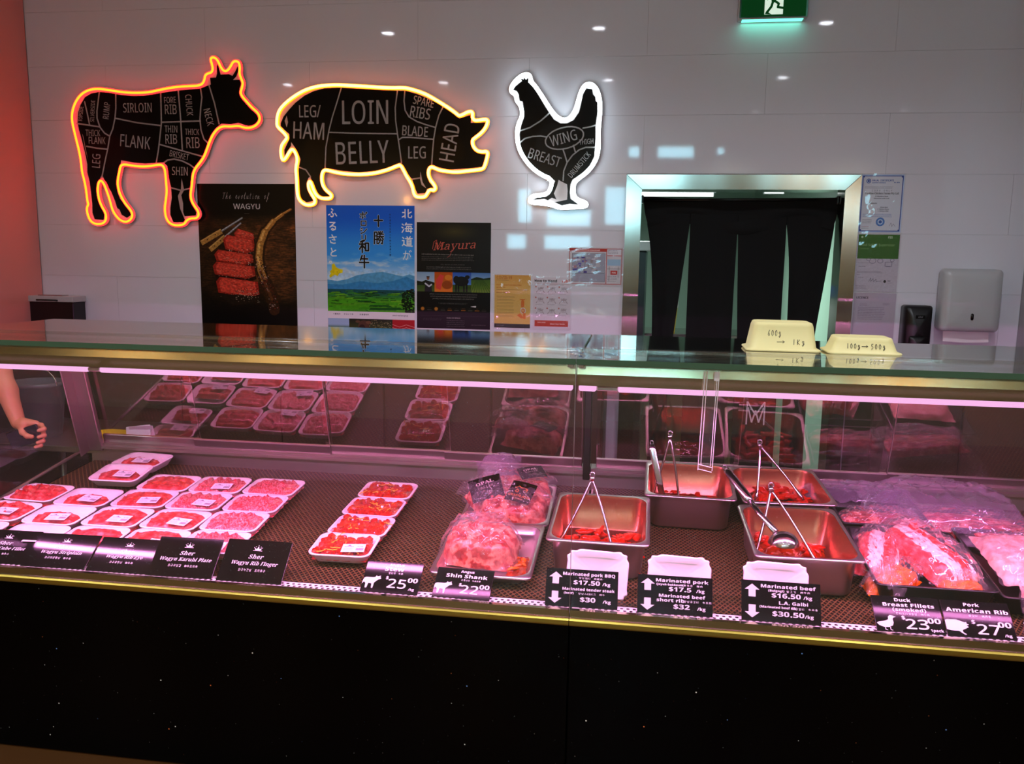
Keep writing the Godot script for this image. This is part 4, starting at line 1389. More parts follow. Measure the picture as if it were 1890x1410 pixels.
	for k in 150:
		var i := r.randi_range(5, 8)
		var at: Vector2 = bone[i].lerp(bone[i + 1], r.randf()) + Vector2(r.randf_range(-24, 24), r.randf_range(-10, 10))
		cv.disc(at.x, at.y, 2.6, 2.0, [Color(0.42, 0.14, 0.1), Color(0.1, 0.06, 0.05), Color(0.62, 0.52, 0.5)][k % 3])
	cv.grain(fine, 0.3, Vector2(0.6, 0.9), Rect2(0, 0.2, 1, 0.7))
	var white := Color(0.82, 0.8, 0.8)
	var x := 122.0
	for wd in [["The", 15.5], ["evolution", 13.5], ["of", 14.0]]:
		cv.strokes(wd[0], x, 36, wd[1], 34, 1.3, white, false, 1.0, 0.35)
		x += wd[1] * wd[0].length() + 16
	cv.text(font("open"), "WAGYU", 238, 112, 24, white, 1.06)
	cv.rect(226, 132, 24, 1.2, Color(0.5, 0.5, 0.5))
	# printer's mark at the foot: slanted bars and an X
	for k in 3:
		cv.poly(PackedVector2Array([Vector2(376 + k * 17, 640), Vector2(388 + k * 17, 640), Vector2(404 + k * 17, 662), Vector2(392 + k * 17, 662)]), white)
	cv.line([Vector2(426, 641), Vector2(440, 661)], 4, white, false)
	cv.line([Vector2(441, 641), Vector2(424, 661)], 4, white, false)
	return cv.done()


func farmland_poster() -> ImageTexture:
	var w := 520
	var h := 735
	var cv := Cv.new(w, h, Color(0.9, 0.87, 0.88))
	for y in range(0, 440, 2):
		var k := y / 440.0
		cv.rect(0, y, w, 2, Color(0.02, 0.38, 0.86).lerp(Color(0.2, 0.6, 0.94), smoothstep(0.1, 0.6, k)).lerp(Color(0.8, 0.89, 0.96), smoothstep(0.6, 1.0, k)))
	var n := noise(0.006, 9, FastNoiseLite.TYPE_SIMPLEX_SMOOTH, 5)
	for y in range(250, 440, 2):
		for x in range(0, w, 2):
			var k := n.get_noise_2d(x * 1.2, y * 3.0) * 1.6
			k *= smoothstep(250.0, 330.0, y)
			if k > 0.05:
				var c := cv.im.get_pixel(x * 2, y * 2)
				cv.rect(x, y, 2, 2, c.lerp(Color(0.86, 0.89, 0.93), minf(0.75, k)))
	var ridge := PackedVector2Array([Vector2(0, 520)])
	for d in [[0, 424], [60, 432], [120, 420], [180, 396], [250, 384], [330, 374], [400, 388], [450, 398], [490, 386], [520, 396]]:
		ridge.append(Vector2(d[0], d[1]))
	ridge.append(Vector2(520, 520))
	cv.poly(ridge, Color(0.34, 0.62, 0.8))
	cv.poly(PackedVector2Array([Vector2(0, 520), Vector2(0, 450), Vector2(90, 452), Vector2(200, 430), Vector2(300, 440), Vector2(400, 424), Vector2(470, 400), Vector2(520, 420), Vector2(520, 520)]), Color(0.2, 0.52, 0.74))
	for y in range(478, 606, 2):
		var k := (y - 478) / 128.0
		cv.rect(0, y, w, 2, Color(0.1, 0.32, 0.34).lerp(Color(0.3, 0.62, 0.1), smoothstep(0.1, 0.5, k)))
	var r := RandomNumberGenerator.new()
	r.seed = 2
	for k in 46:
		var y := 486.0 + pow(r.randf(), 1.4) * 110
		var s := (y - 470) / 130.0
		var x := r.randf_range(-30, 500)
		cv.poly(PackedVector2Array([Vector2(x, y), Vector2(x + 120 * s + 20, y - 2), Vector2(x + 150 * s + 26, y + 12 * s + 2), Vector2(x - 10, y + 14 * s + 2)]), [Color(0.24, 0.56, 0.1), Color(0.42, 0.68, 0.14), Color(0.1, 0.34, 0.11), Color(0.34, 0.6, 0.12)][k % 4])
	for k in 60:
		var y := 490.0 + pow(r.randf(), 1.5) * 90
		cv.rect(r.randf_range(0, w), y, r.randf_range(8, 40), 3, Color(0.04, 0.17, 0.08))
	for k in 200:
		var a := r.randf() * TAU
		var q := sqrt(r.randf())
		cv.disc(500 + cos(a) * q * 60, 530 + sin(a) * q * 76 + 16, 6, 5, [Color(0.02, 0.09, 0.03), Color(0.05, 0.17, 0.05)][k % 2])
	# island in yellow
	var isl := PackedVector2Array()
	for d in [[30, 338], [44, 330], [56, 352], [74, 362], [96, 366], [94, 384], [74, 388], [64, 404], [48, 396], [34, 404], [20, 414], [14, 402], [24, 388], [16, 380], [30, 366]]:
		isl.append(Vector2(d[0] - 2, d[1]))
	cv.poly(isl, Color(0.93, 0.84, 0.08))
	cv.disc(60, 380, 2, 2, Color(0.6, 0.2, 0.1))
	# foot of the poster
	cv.rect(0, 606, w, 130, Color(0.88, 0.85, 0.87))
	cv.strokes("十勝和牛", 30, 617, 11, 11, 1.0, Color(0.2, 0.2, 0.25))
	cv.strokes("ポロシリ牛", 96, 617, 11, 11, 1.0, Color(0.2, 0.2, 0.25))
	cv.strokes("北海道和牛", 190, 617, 11, 11, 1.0, Color(0.2, 0.2, 0.25))
	cv.text(font(), "tokachi-memuro-gov.jp", 480, 627, 8, Color(0.2, 0.2, 0.25), 0.8, 1.0)
	for y in range(648, 736, 2):
		cv.rect(0, y, 128, 2, Color(0.6, 0.7, 0.82).lerp(Color(0.12, 0.26, 0.1), smoothstep(680.0, 712.0, y)))
		cv.rect(128, y, 260, 2, Color(0.1, 0.12, 0.05).lerp(Color(0.3, 0.34, 0.12), (y - 648) / 88.0))
		cv.rect(388, y, 132, 2, Color(0.66, 0.08, 0.08))
	for k in 150:
		var at := Vector2(r.randf_range(252, 380), r.randf_range(652, 730))
		cv.line([at, at + Vector2(r.randf_range(-14, 14), r.randf_range(-4, 10))], 1.5, [Color(0.5, 0.5, 0.3), Color(0.2, 0.26, 0.08), Color(0.7, 0.66, 0.5)][k % 3])
	cv.disc(216, 690, 34, 34, Color(0.3, 0.2, 0.13))
	cv.disc(206, 706, 20, 26, Color(0.16, 0.1, 0.07))
	cv.disc(244, 668, 16, 9, Color(0.4, 0.28, 0.18))
	cv.disc(180, 664, 14, 8, Color(0.34, 0.24, 0.15))
	for k in 7:
		cv.line([Vector2(388, 676 + k * 18), Vector2(430, 690 + k * 14), Vector2(470, 676 + k * 16), Vector2(520, 690 + k * 16)], 2.2, Color(0.9, 0.66, 0.62))
	# columns of characters
	var white := Color(0.93, 0.94, 0.96)
	cv.strokes("北海道", 440, 12, 72, 66, 6.5, white, true, 1.18)
	cv.strokes("が", 446, 246, 60, 62, 5.0, white, true)
	cv.strokes("ふるさと。", 4, 12, 66, 62, 6.5, white, true, 1.2)
	var ink := Color(0.03, 0.03, 0.04)
	for halo in [true, false]:
		var c := Color(0.8, 0.85, 0.9) if halo else ink
		var e := 4.0 if halo else 0.0
		cv.strokes("十", 280, 52, 58, 70, 9.0 + e, c, true)
		cv.strokes("勝", 276, 140, 66, 82, 7.5 + e, c, true)
		cv.strokes("ポロシリ", 196, 34, 50, 44, 5.5 + e, c, true, 0.98)
		cv.strokes("和牛", 190, 188, 64, 84, 9.0 + e, c, true, 1.02)
	cv.strokes("北牛道和花五肉小牛和北海道十勝", 372, 44, 11, 13, 1.0, Color(0.05, 0.12, 0.3), true, 1.25)
	cv.grain(n, 0.12, Vector2(3, 3), Rect2(0, 0.5, 1, 0.32))
	return cv.done()


func herd_poster() -> ImageTexture:
	var w := 430
	var h := 602
	var cv := Cv.new(w, h, Color(0.035, 0.033, 0.036))
	for y in range(8, 120, 2):
		for x in range(60, 380, 2):
			var k: float = maxf(0.0, 1.0 - Vector2((x - 220) / 160.0, (y - 50) / 60.0).length())
			cv.rect(x, y, 2, 2, Color(0.035, 0.033, 0.036).lerp(Color(0.3, 0.28, 0.1), k * 0.8))
	cv.line([Vector2(92, 150), Vector2(100, 110), Vector2(116, 100), Vector2(118, 150), Vector2(140, 108), Vector2(146, 146), Vector2(160, 150)], 3.4, Color(0.74, 0.3, 0.26))
	cv.text(font("serif"), "Mayura", 218, 150, 42, Color(0.78, 0.36, 0.3), 1.15, 0.5, 0.06, 0.32)
	cv.line([Vector2(206, 152), Vector2(196, 184), Vector2(180, 196)], 2.6, Color(0.74, 0.3, 0.26))
	var pale := Color(0.66, 0.64, 0.62)
	cv.text(font("serif_bold"), "Full established in 1845, the station is one of the oldest cattle runs in the land,", 28, 182, 6.5, pale, 0.86, 0.0, -0.01, 0.2)
	lines_of(cv, 28, 196, 370, 3, 9.5, pale, 3)
	cv.text(font("serif"), "FULL BLOOD ACCOMPLISHMENT", 210, 240, 7, Color(0.45, 0.44, 0.42), 0.9)
	lines_of(cv, 56, 254, 320, 2, 10.5, pale, 4)
	# four pictures in a row
	for y in range(280, 392, 2):
		var k := (y - 280) / 112.0
		cv.rect(0, y, 104, 2, Color(0.5, 0.62, 0.75).lerp(Color(0.86, 0.88, 0.9), k) if k < 0.62 else Color(0.1, 0.2, 0.06).lerp(Color(0.26, 0.36, 0.12), k))
		cv.rect(104, y, 106, 2, Color(0.72, 0.3, 0.05).lerp(Color(0.86, 0.46, 0.1), k))
		cv.rect(210, y, 108, 2, Color(0.16, 0.32, 0.66).lerp(Color(0.42, 0.58, 0.8), k) if k < 0.62 else Color(0.2, 0.3, 0.1))
		cv.rect(318, y, 112, 2, Color(0.3, 0.48, 0.72).lerp(Color(0.6, 0.72, 0.84), k * 2) if k < 0.3 else Color(0.14, 0.28, 0.08).lerp(Color(0.4, 0.5, 0.14), k))
	cv.poly(PackedVector2Array([Vector2(0, 330), Vector2(30, 336), Vector2(52, 326), Vector2(104, 340), Vector2(104, 354), Vector2(0, 356)]), Color(0.08, 0.12, 0.06))
	cv.disc(66, 316, 8, 10, Color(0.5, 0.32, 0.24))
	cv.rect(57, 305, 18, 6, Color(0.16, 0.12, 0.1))
	cv.poly(PackedVector2Array([Vector2(50, 334), Vector2(84, 334), Vector2(90, 392), Vector2(46, 392)]), Color(0.1, 0.1, 0.13))
	cv.line([Vector2(50, 346), Vector2(72, 362), Vector2(86, 352)], 9, Color(0.75, 0.76, 0.8))
	cv.poly(PackedVector2Array([Vector2(112, 326), Vector2(136, 292), Vector2(160, 300), Vector2(150, 340), Vector2(140, 382), Vector2(114, 372)]), Color(0.86, 0.24, 0.22))
	cv.disc(178, 352, 30, 24, Color(0.6, 0.26, 0.06))
	cv.disc(186, 310, 22, 16, Color(0.86, 0.5, 0.14))
	var bl := Color(0.05, 0.05, 0.06)
	cv.disc(262, 330, 42, 28, bl)
	cv.disc(232, 322, 18, 22, bl)
	cv.disc(296, 306, 14, 11, bl)
	for x in [226, 240, 272, 288]:
		cv.rect(x, 346, 9, 44, bl)
	for k in 9:
		cv.line([Vector2(350 + k * 4, 314), Vector2(318 + k * 16, 392)], 2.2, Color(0.12, 0.26, 0.07))
	cv.poly(PackedVector2Array([Vector2(318, 316), Vector2(350, 304), Vector2(390, 312), Vector2(430, 306), Vector2(430, 318), Vector2(318, 322)]), Color(0.06, 0.14, 0.05))
	for k in 3:
		cv.text(font("serif"), ["At home we use a unique feeding program that is one of our greatest features", "we feed our people the fullest taste which yields the finest marbled meat in", "providing tender and consistent meat products with robust flavour"][k], 214, 408 + k * 13, 7, pale, 0.78, 0.5, 0.0, 0.2)
	cv.text(font("serif"), "* AWARD WINNING EXCELLENCE *", 212, 462, 8, Color(0.45, 0.44, 0.42), 0.9)
	for k in 10:
		var x := 34.0 + k * 40
		var gold := Color(0.62, 0.36, 0.1) if k % 2 == 0 else Color(0.3, 0.28, 0.26)
		if k in [0, 2]:
			cv.disc(x, 490, 11, 11, gold)
			cv.disc(x, 490, 8, 8, Color(0.72, 0.46, 0.18))
		else:
			cv.text(font("serif"), ["GRAND", "BRONZE", "CHAMPION", "GOLD", "MEDAL", "2017", "AWARD", "BEST", "2016", "SHOW"][k], x, 488, 5, gold, 0.8)
			cv.rect(x - 13, 494, 26, 4, gold)
	cv.rect(20, 528, 390, 1, Color(0.25, 0.24, 0.24))
	cv.text(font("serif"), "exclusive", 90, 556, 15, Color(0.2, 0.2, 0.2), 1.2, 0.5, 0.0, 0.4)
	cv.text(font("bold"), "OSAKA ENTERPRISES", 176, 544, 7, pale, 0.86, 0.0)
	lines_of(cv, 176, 558, 130, 4, 11, Color(0.5, 0.49, 0.48), 6)
	cv.text(font(), "www.mayurastation.com.au", 404, 580, 6, Color(0.5, 0.49, 0.48), 0.8, 1.0)
	return cv.done()


func hygiene_sheet() -> ImageTexture:
	var cv := Cv.new(300, 424, Color(0.86, 0.68, 0.34))
	for y in range(0, 120, 2):
		cv.rect(0, y, 300, 2, Color(0.84, 0.6, 0.22).lerp(Color(0.86, 0.68, 0.34), y / 120.0))
	var br := Color(0.45, 0.25, 0.05)
	cv.text(font("bold"), "COVID-19", 16, 34, 22, Color(0.72, 0.4, 0.05), 0.95, 0.0)
	cv.rect(16, 42, 100, 2, br)
	cv.text(font("bold"), "Protect yourself and others from", 16, 86, 10, Color(0.76, 0.4, 0.02), 0.95, 0.0)
	cv.text(font("bold"), "getting sick", 16, 104, 10, Color(0.76, 0.4, 0.02), 0.95, 0.0)
	cv.rect(16, 118, 268, 1.5, br)
	cv.text(font("bold"), "Wash your hands", 16, 146, 8, br, 0.9, 0.0)
	for k in 7:
		lines_of(cv, 20, 172 + k * 26, 176, 2, 9, Color(0.45, 0.32, 0.14), 20 + k)
	var og := Color(0.84, 0.42, 0.06)
	cv.rect(214, 192, 44, 6, og)
	cv.rect(230, 196, 12, 14, og)
	cv.line([Vector2(236, 212), Vector2(236, 246)], 26, og)
	cv.disc(240, 284, 24, 24, Color(0.86, 0.8, 0.8))
	cv.disc(240, 284, 18, 18, og)
	for k in 4:
		cv.line([Vector2(229 + k * 7, 274), Vector2(229 + k * 7, 292)], 3, Color(0.95, 0.86, 0.7))
	cv.poly(PackedVector2Array([Vector2(190, 322), Vector2(216, 306), Vector2(246, 340), Vector2(226, 348)]), og)
	cv.poly(PackedVector2Array([Vector2(240, 300), Vector2(262, 306), Vector2(262, 352), Vector2(240, 350)]), og)
	cv.rect(0, 392, 300, 32, Color(0.05, 0.05, 0.09))
	cv.text(font(), "NSW Health", 20, 412, 10, Color(0.5, 0.5, 0.55), 0.9, 0.0)
	return cv.done()


func handrub_sheet() -> ImageTexture:
	var cv := Cv.new(300, 424, Color(0.84, 0.8, 0.84))
	cv.text(font("bold"), "How to Hand", 8, 38, 22, Color(0.06, 0.06, 0.09), 0.98, 0.0)
	cv.text(font("bold"), "rub?", 292, 38, 22, Color(0.85, 0.2, 0.1), 0.98, 1.0)
	cv.rect(14, 50, 272, 1.5, Color(0.6, 0.25, 0.2))
	cv.text(font(), "RUB HANDS FOR HAND HYGIENE! WASH HANDS WHEN VISIBLY SOILED", 150, 62, 6, Color(0.4, 0.3, 0.32), 0.72)
	var r := RandomNumberGenerator.new()
	r.seed = 4
	for j in 3:
		for i in 3:
			var c := Vector2(58 + 94 * i, 100 + 88 * j)
			cv.disc(c.x - 38, c.y - 24, 6, 6, Color(0.7, 0.2, 0.16))
			cv.text(font("bold"), str(j * 3 + i + 1), c.x - 38, c.y - 21, 6, Color(0.9, 0.85, 0.86))
			for k in 2:
				var o := c + Vector2(-8 + 16 * k, r.randf_range(-4, 4))
				cv.disc(o.x, o.y, 14, 10, Color(0.62, 0.56, 0.6))
				cv.disc(o.x, o.y, 12, 8, Color(0.82, 0.78, 0.82))
				for f in 4:
					cv.line([o + Vector2(-8 + f * 5, -4), o + Vector2(-12 + f * 8 + 4 * k, -20)], 3.4, Color(0.6, 0.54, 0.58))
			cv.line([c + Vector2(-26, 10), c + Vector2(-34, 22)], 5, Color(0.6, 0.54, 0.58))
			cv.line([c + Vector2(22, 10), c + Vector2(30, 22)], 5, Color(0.6, 0.54, 0.58))
			lines_of(cv, c.x - 40, c.y + 36, 76, 1, 9, Color(0.45, 0.4, 0.45), 40 + j * 3 + i)
	cv.rect(14, 352, 272, 50, Color(0.72, 0.17, 0.05))
	cv.text(font("bold"), "SAVE LIVES", 70, 374, 9, Color(0.95, 0.9, 0.9))
	cv.text(font("bold"), "Clean Your Hands", 200, 386, 12, Color(0.95, 0.9, 0.9), 0.85)
	return cv.done()


func evacuation_sheet() -> ImageTexture:
	var cv := Cv.new(424, 300, Color(0.8, 0.77, 0.8))
	var red := Color(0.72, 0.06, 0.08)
	for q in [[6, 6, 412, 4], [6, 290, 412, 4], [6, 6, 4, 288], [414, 6, 4, 288]]:
		cv.rect(q[0], q[1], q[2], q[3], red)
	cv.rect(8, 8, 290, 24, red)
	cv.text(font("bold"), "EVACUATION DIAGRAM", 150, 27, 13, Color(0.95, 0.9, 0.9), 0.95)
	cv.rect(296, 8, 5, 284, red)
	cv.rect(304, 14, 108, 46, Color(0.86, 0.84, 0.88))
	lines_of(cv, 308, 24, 96, 3, 12, Color(0.2, 0.2, 0.3), 5)
	cv.rect(304, 60, 108, 5, red)
	cv.rect(28, 46, 260, 230, Color(0.62, 0.62, 0.7))
	var r := RandomNumberGenerator.new()
	r.seed = 6
	for k in 26:
		var p := Vector2(r.randf_range(30, 130), r.randf_range(70, 190))
		cv.rect(p.x, p.y, r.randf_range(8, 30), r.randf_range(6, 20), [Color(0.25, 0.22, 0.55), Color(0.4, 0.36, 0.7), Color(0.82, 0.8, 0.9), Color(0.7, 0.5, 0.55)][k % 4])
	for k in 12:
		var p := Vector2(r.randf_range(130, 250), r.randf_range(60, 210))
		cv.rect(p.x, p.y, r.randf_range(16, 34), r.randf_range(10, 34), [Color(0.72, 0.7, 0.74), Color(0.55, 0.5, 0.52), Color(0.8, 0.8, 0.84)][k % 3])
	for q in [[28, 46, 260, 2], [28, 274, 260, 2], [28, 46, 2, 230], [286, 46, 2, 230], [130, 46, 2, 160], [30, 206, 256, 2]]:
		cv.rect(q[0], q[1], q[2], q[3], Color(0.2, 0.18, 0.24))
	cv.rect(306, 92, 104, 50, Color(0.6, 0.75, 0.86))
	cv.line([Vector2(306, 168), Vector2(410, 168)], 2, Color(0.1, 0.1, 0.12), false)
	cv.line([Vector2(322, 150), Vector2(322, 270)], 2, Color(0.1, 0.1, 0.12), false)
	cv.line([Vector2(392, 150), Vector2(392, 240)], 2, Color(0.1, 0.1, 0.12), false)
	cv.rect(332, 182, 54, 34, red)
	cv.text(font("bold"), "FIRE", 359, 205, 12, Color(0.95, 0.9, 0.9), 0.9)
	lines_of(cv, 308, 232, 96, 4, 13, Color(0.3, 0.25, 0.3), 7)
	return cv.done()


func certificate_sheet() -> ImageTexture:
	var cv := Cv.new(310, 424, Color(0.72, 0.8, 0.93))
	var blue := Color(0.1, 0.26, 0.62)
	cv.rect(8, 8, 294, 408, blue)
	cv.rect(14, 14, 282, 396, Color(0.82, 0.83, 0.88))
	for q in [[8, 8], [288, 8], [8, 402], [288, 402]]:
		cv.rect(q[0], q[1], 14, 14, blue)
	cv.disc(52, 48, 17, 17, blue)
	cv.disc(52, 48, 12, 12, Color(0.8, 0.84, 0.92))
	cv.disc(52, 48, 8, 8, blue)
	cv.text(font("bold"), "HALAL CERTIFICATE", 78, 50, 13, blue, 0.92, 0.0)
	cv.text(font("bold"), "AUTHORITY AUSTRALIA", 78, 64, 7, blue, 0.9, 0.0)
	cv.text(font("bold"), "No. 0816", 256, 62, 8, blue, 0.9)
	lines_of(cv, 30, 92, 250, 2, 9, Color(0.3, 0.34, 0.45), 9)
	cv.text(font("mono"), "C O P Y   O N L Y", 154, 124, 12, Color(0.3, 0.32, 0.4), 0.86)
	cv.text(font("serif_bold"), "Cordina Chicken Farms Pty Ltd", 154, 144, 13, Color(0.08, 0.09, 0.14), 0.86)
	cv.text(font("serif_bold"), "55 Mandoon Road", 154, 163, 8, Color(0.12, 0.13, 0.2), 0.95)
	cv.text(font("serif_bold"), "Girraween NSW 2145", 154, 178, 8, Color(0.12, 0.13, 0.2), 0.95)
	cv.text(font("serif_bold"), "Products:", 68, 214, 9, Color(0.12, 0.13, 0.2), 0.95, 0.0)
	cv.text(font("serif_bold"), "Whole Bird", 176, 242, 7, Color(0.12, 0.13, 0.2))
	cv.text(font("serif_bold"), "2  Chicken Pieces", 172, 256, 7, Color(0.12, 0.13, 0.2))
	cv.text(font("serif_bold"), "3  Chicken Offal", 172, 270, 7, Color(0.12, 0.13, 0.2))
	lines_of(cv, 26, 292, 260, 3, 9, blue, 10)
	for k in 16:
		cv.disc(158 + cos(TAU * k / 16) * 27, 346 + sin(TAU * k / 16) * 27, 6, 6, Color(0.2, 0.42, 0.75))
	cv.disc(158, 346, 27, 27, Color(0.3, 0.52, 0.8))
	cv.disc(158, 346, 19, 19, Color(0.74, 0.82, 0.92))
	cv.disc(158, 346, 12, 12, Color(0.16, 0.34, 0.66))
	lines_of(cv, 26, 334, 80, 3, 11, Color(0.2, 0.22, 0.3), 12)
	cv.rect(24, 382, 52, 2, Color(0.6, 0.2, 0.25))
	cv.line([Vector2(226, 376), Vector2(236, 352), Vector2(244, 380), Vector2(254, 360), Vector2(268, 378)], 1.4, Color(0.2, 0.22, 0.35))
	lines_of(cv, 24, 396, 70, 1, 9, Color(0.2, 0.22, 0.3), 13)
	return cv.done()


func supervisor_sheet() -> ImageTexture:
	var cv := Cv.new(310, 424, Color(0.76, 0.72, 0.78))
	var g := Color(0.13, 0.4, 0.05)
	cv.rect(6, 4, 298, 174, g)
	cv.disc(32, 22, 8, 8, Color(0.66, 0.78, 0.6))
	lines_of(cv, 46, 20, 70, 2, 8, Color(0.45, 0.62, 0.4), 14)
	cv.text(font("bold"), "FSS", 236, 32, 17, Color(0.86, 0.92, 0.84), 0.9)
	lines_of(cv, 256, 28, 40, 1, 8, Color(0.6, 0.74, 0.55), 15)
	cv.text(font("open"), "Food Safety Supervisor", 20, 88, 18, Color(0.56, 0.72, 0.5), 0.9, 0.0)
	cv.text(font("open"), "Certificate", 20, 112, 11, Color(0.42, 0.62, 0.36), 0.9, 0.0)
	var gr := Color(0.5, 0.47, 0.55)
	for d in [[120, 196, 26], [176, 196, 22], [90, 186, 16], [262, 190, 16]]:
		cv.disc(d[0], d[1], d[2], d[2] * 0.8, gr)
		cv.disc(d[0], d[1], d[2] - 4, d[2] * 0.8 - 4, Color(0.76, 0.72, 0.78))
	cv.rect(210, 202, 54, 34, gr)
	cv.rect(215, 206, 44, 26, Color(0.76, 0.72, 0.78))
	cv.rect(222, 232, 30, 8, gr)
	cv.rect(6, 176, 298, 4, g)
	cv.text(font(), "This certificate is issued to", 14, 214, 6, Color(0.4, 0.36, 0.42), 0.9, 0.0)
	lines_of(cv, 22, 240, 60, 1, 13, Color(0.12, 0.1, 0.15), 22)
	lines_of(cv, 12, 276, 226, 2, 9, Color(0.3, 0.27, 0.33), 16)
	lines_of(cv, 12, 300, 34, 1, 9, Color(0.3, 0.27, 0.33), 17)
	lines_of(cv, 22, 320, 50, 1, 10, Color(0.3, 0.27, 0.33), 18)
	cv.line([Vector2(102, 350), Vector2(116, 322), Vector2(118, 348), Vector2(134, 326), Vector2(138, 350), Vector2(156, 330), Vector2(158, 348), Vector2(196, 342)], 2, Color(0.2, 0.18, 0.26))
	cv.disc(220, 346, 10, 10, Color(0.1, 0.09, 0.14))
	cv.text(font("bold"), "NSW", 240, 346, 8, Color(0.3, 0.27, 0.33), 0.9, 0.0)
	lines_of(cv, 240, 358, 46, 1, 8, Color(0.3, 0.27, 0.33), 19)
	lines_of(cv, 10, 384, 100, 3, 10, Color(0.32, 0.28, 0.36), 21)
	cv.grain(noise(0.02, 7), 0.04)
	return cv.done()


func licence_sheet() -> ImageTexture:
	var cv := Cv.new(310, 424, Color(0.72, 0.66, 0.73))
	cv.text(font("bold"), "LICENCE", 18, 44, 16, Color(0.1, 0.08, 0.13), 1.0, 0.0)
	lines_of(cv, 46, 86, 70, 2, 10, Color(0.42, 0.36, 0.44), 31)
	lines_of(cv, 216, 80, 60, 2, 9, Color(0.42, 0.36, 0.44), 32)
	lines_of(cv, 36, 112, 236, 8, 12.5, Color(0.4, 0.33, 0.42), 33)
	lines_of(cv, 180, 330, 90, 2, 11, Color(0.44, 0.38, 0.46), 34)
	return cv.done()


func build_posters():
	notice("steak_poster", "tall dark poster of sliced steak beside a long curved bone", "poster", -2.563, 2.003, 0.597, 0.843, printed("wagyu", wagyu_poster(), 0.3), 0.0, 1)
	notice("farmland_poster", "blue sky poster with mountains, green fields and brush characters", "poster", -1.779, 1.886, 0.519, 0.73, printed("farmland", farmland_poster(), 0.3), 0.0, 2)
	notice("cattle_poster", "black poster with cursive title and a row of four farm pictures", "poster", -1.247, 1.796, 0.425, 0.596, printed("herd", herd_poster(), 0.3), 0.0, 3)
	notice("hygiene_notice", "yellow hand washing notice in a clear sleeve", "notice", -0.798, 1.511, 0.204, 0.296, printed("hygiene", hygiene_sheet()), 0.008, 4)
	notice("handrub_notice", "white how to handrub notice with rows of drawn hands", "notice", -0.578, 1.5, 0.208, 0.287, printed("handrub", handrub_sheet()), 0.008, 5)
	notice("evacuation_diagram", "red framed evacuation diagram in a glossy sleeve", "notice", -0.386, 1.667, 0.296, 0.202, printed("evacuation", evacuation_sheet()), 0.008, 6)
	notice("certificate", "blue bordered certificate with a round seal beside the doorway", "certificate", 1.124, 2.061, 0.211, 0.295, printed("certificate", certificate_sheet()), 0.006, 7)
	notice("supervisor_certificate", "food safety certificate with a green top panel", "certificate", 1.127, 1.758, 0.212, 0.3, printed("supervisor", supervisor_sheet()), 0.006, 8)
	notice("licence_sheet", "plain pinkish licence sheet below the green topped certificate", "certificate", 1.13, 1.452, 0.212, 0.297, printed("licence", licence_sheet()), 0.006, 9)


# ---------------------------------------------------------------- dispensers and the box on the left

func build_wall_fittings():
	var s := thing("soap_dispenser", "black soap dispenser on the wall beside the white towel dispenser", "dispenser", Vector3(1.437, 1.15, 0.0))
	part("body", MB.new(true).loft([rrz(0.136, 0.24, 0.016, 0.001, 4, 0, 0.125), rrz(0.136, 0.24, 0.016, 0.07, 4, 0, 0.125), rrz(0.116, 0.22, 0.016, 0.092, 4, 0, 0.122)], true, true).done(), M.black, s)
	part("push_bar", MB.new(true).loft([rrz(0.09, 0.075, 0.01, 0.088, 3, 0, 0.052), rrz(0.08, 0.065, 0.01, 0.104, 3, 0, 0.052)], false, true).done(), M.black, s)
	var cv := Cv.new(128, 48, Color(0.03, 0.03, 0.033))
	cv.text(font("bold"), "Livi", 64, 34, 24, Color(0.5, 0.5, 0.52), 1.1, 0.5, 0.0, 0.2)
	var q := MB.new()
	q.quad(Vector3(-0.018, 0.178, 0.0928), Vector3(0.028, 0.178, 0.0928), Vector3(0.028, 0.196, 0.0928), Vector3(-0.018, 0.196, 0.0928))
	part("emblem", q.done(), printed("soap_mark", cv.done()), s)
	var t := thing("towel_dispenser", "large white paper towel dispenser with a dark oval window", "dispenser", Vector3(1.678, 1.27, 0.0))
	var fr := []
	for d in [[0.27, 0.31, 0.0, 0.155], [0.285, 0.318, 0.035, 0.157], [0.286, 0.316, 0.085, 0.156], [0.268, 0.298, 0.105, 0.152], [0.2, 0.24, 0.112, 0.15]]:
		fr.append(rrz(d[0], d[1], 0.022, d[2], 5, 0.0, d[3]))
	part("body", MB.new(true).loft(fr, true, true).done(), M.white_plastic, t)
	var w := []
	for d in [[0.016, 0.036, 0.108], [0.013, 0.032, 0.1145]]:
		w.append(rrz(d[0], d[1], 0.008, d[2], 5, 0.005, 0.075))
	part("level_window", MB.new(true).loft(w, false, true).done(), M.black_gloss, t)
	part("paper_towel", MB.new(true).sheet(8, 4, func(u, v): return Vector3((u - 0.5) * 0.22, lerpf(-0.055, 0.004, v) - 0.006 * sin(u * PI), 0.055 + 0.012 * (1.0 - v) + 0.004 * sin(u * 7.0))).done(), M.paper, t)
	var b := thing("steel_topped_box", "small black fronted box with a steel lid and handle on the left", "box", Vector3(-3.46, 1.19, 0.1))
	part("body", boxm(Vector3(-0.147, -0.058, -0.095), Vector3(0.143, 0.112, 0.02), 0.004), M.black, b)
	part("lid", boxm(Vector3(-0.157, 0.112, -0.095), Vector3(0.15, 0.147, 0.03), 0.003), M.white_plastic, b)
	part("lid_plate", boxm(Vector3(-0.1, 0.147, -0.06), Vector3(0.06, 0.152, 0.0), 0.001), M.steel, b)
	part("handle", MB.new(true).tube([Vector3(-0.08, 0.122, 0.03), Vector3(-0.075, 0.124, 0.045), Vector3(0.045, 0.124, 0.045), Vector3(0.05, 0.122, 0.03)], 0.005, 8).done(), M.black, b)


# ---------------------------------------------------------------- packed trays

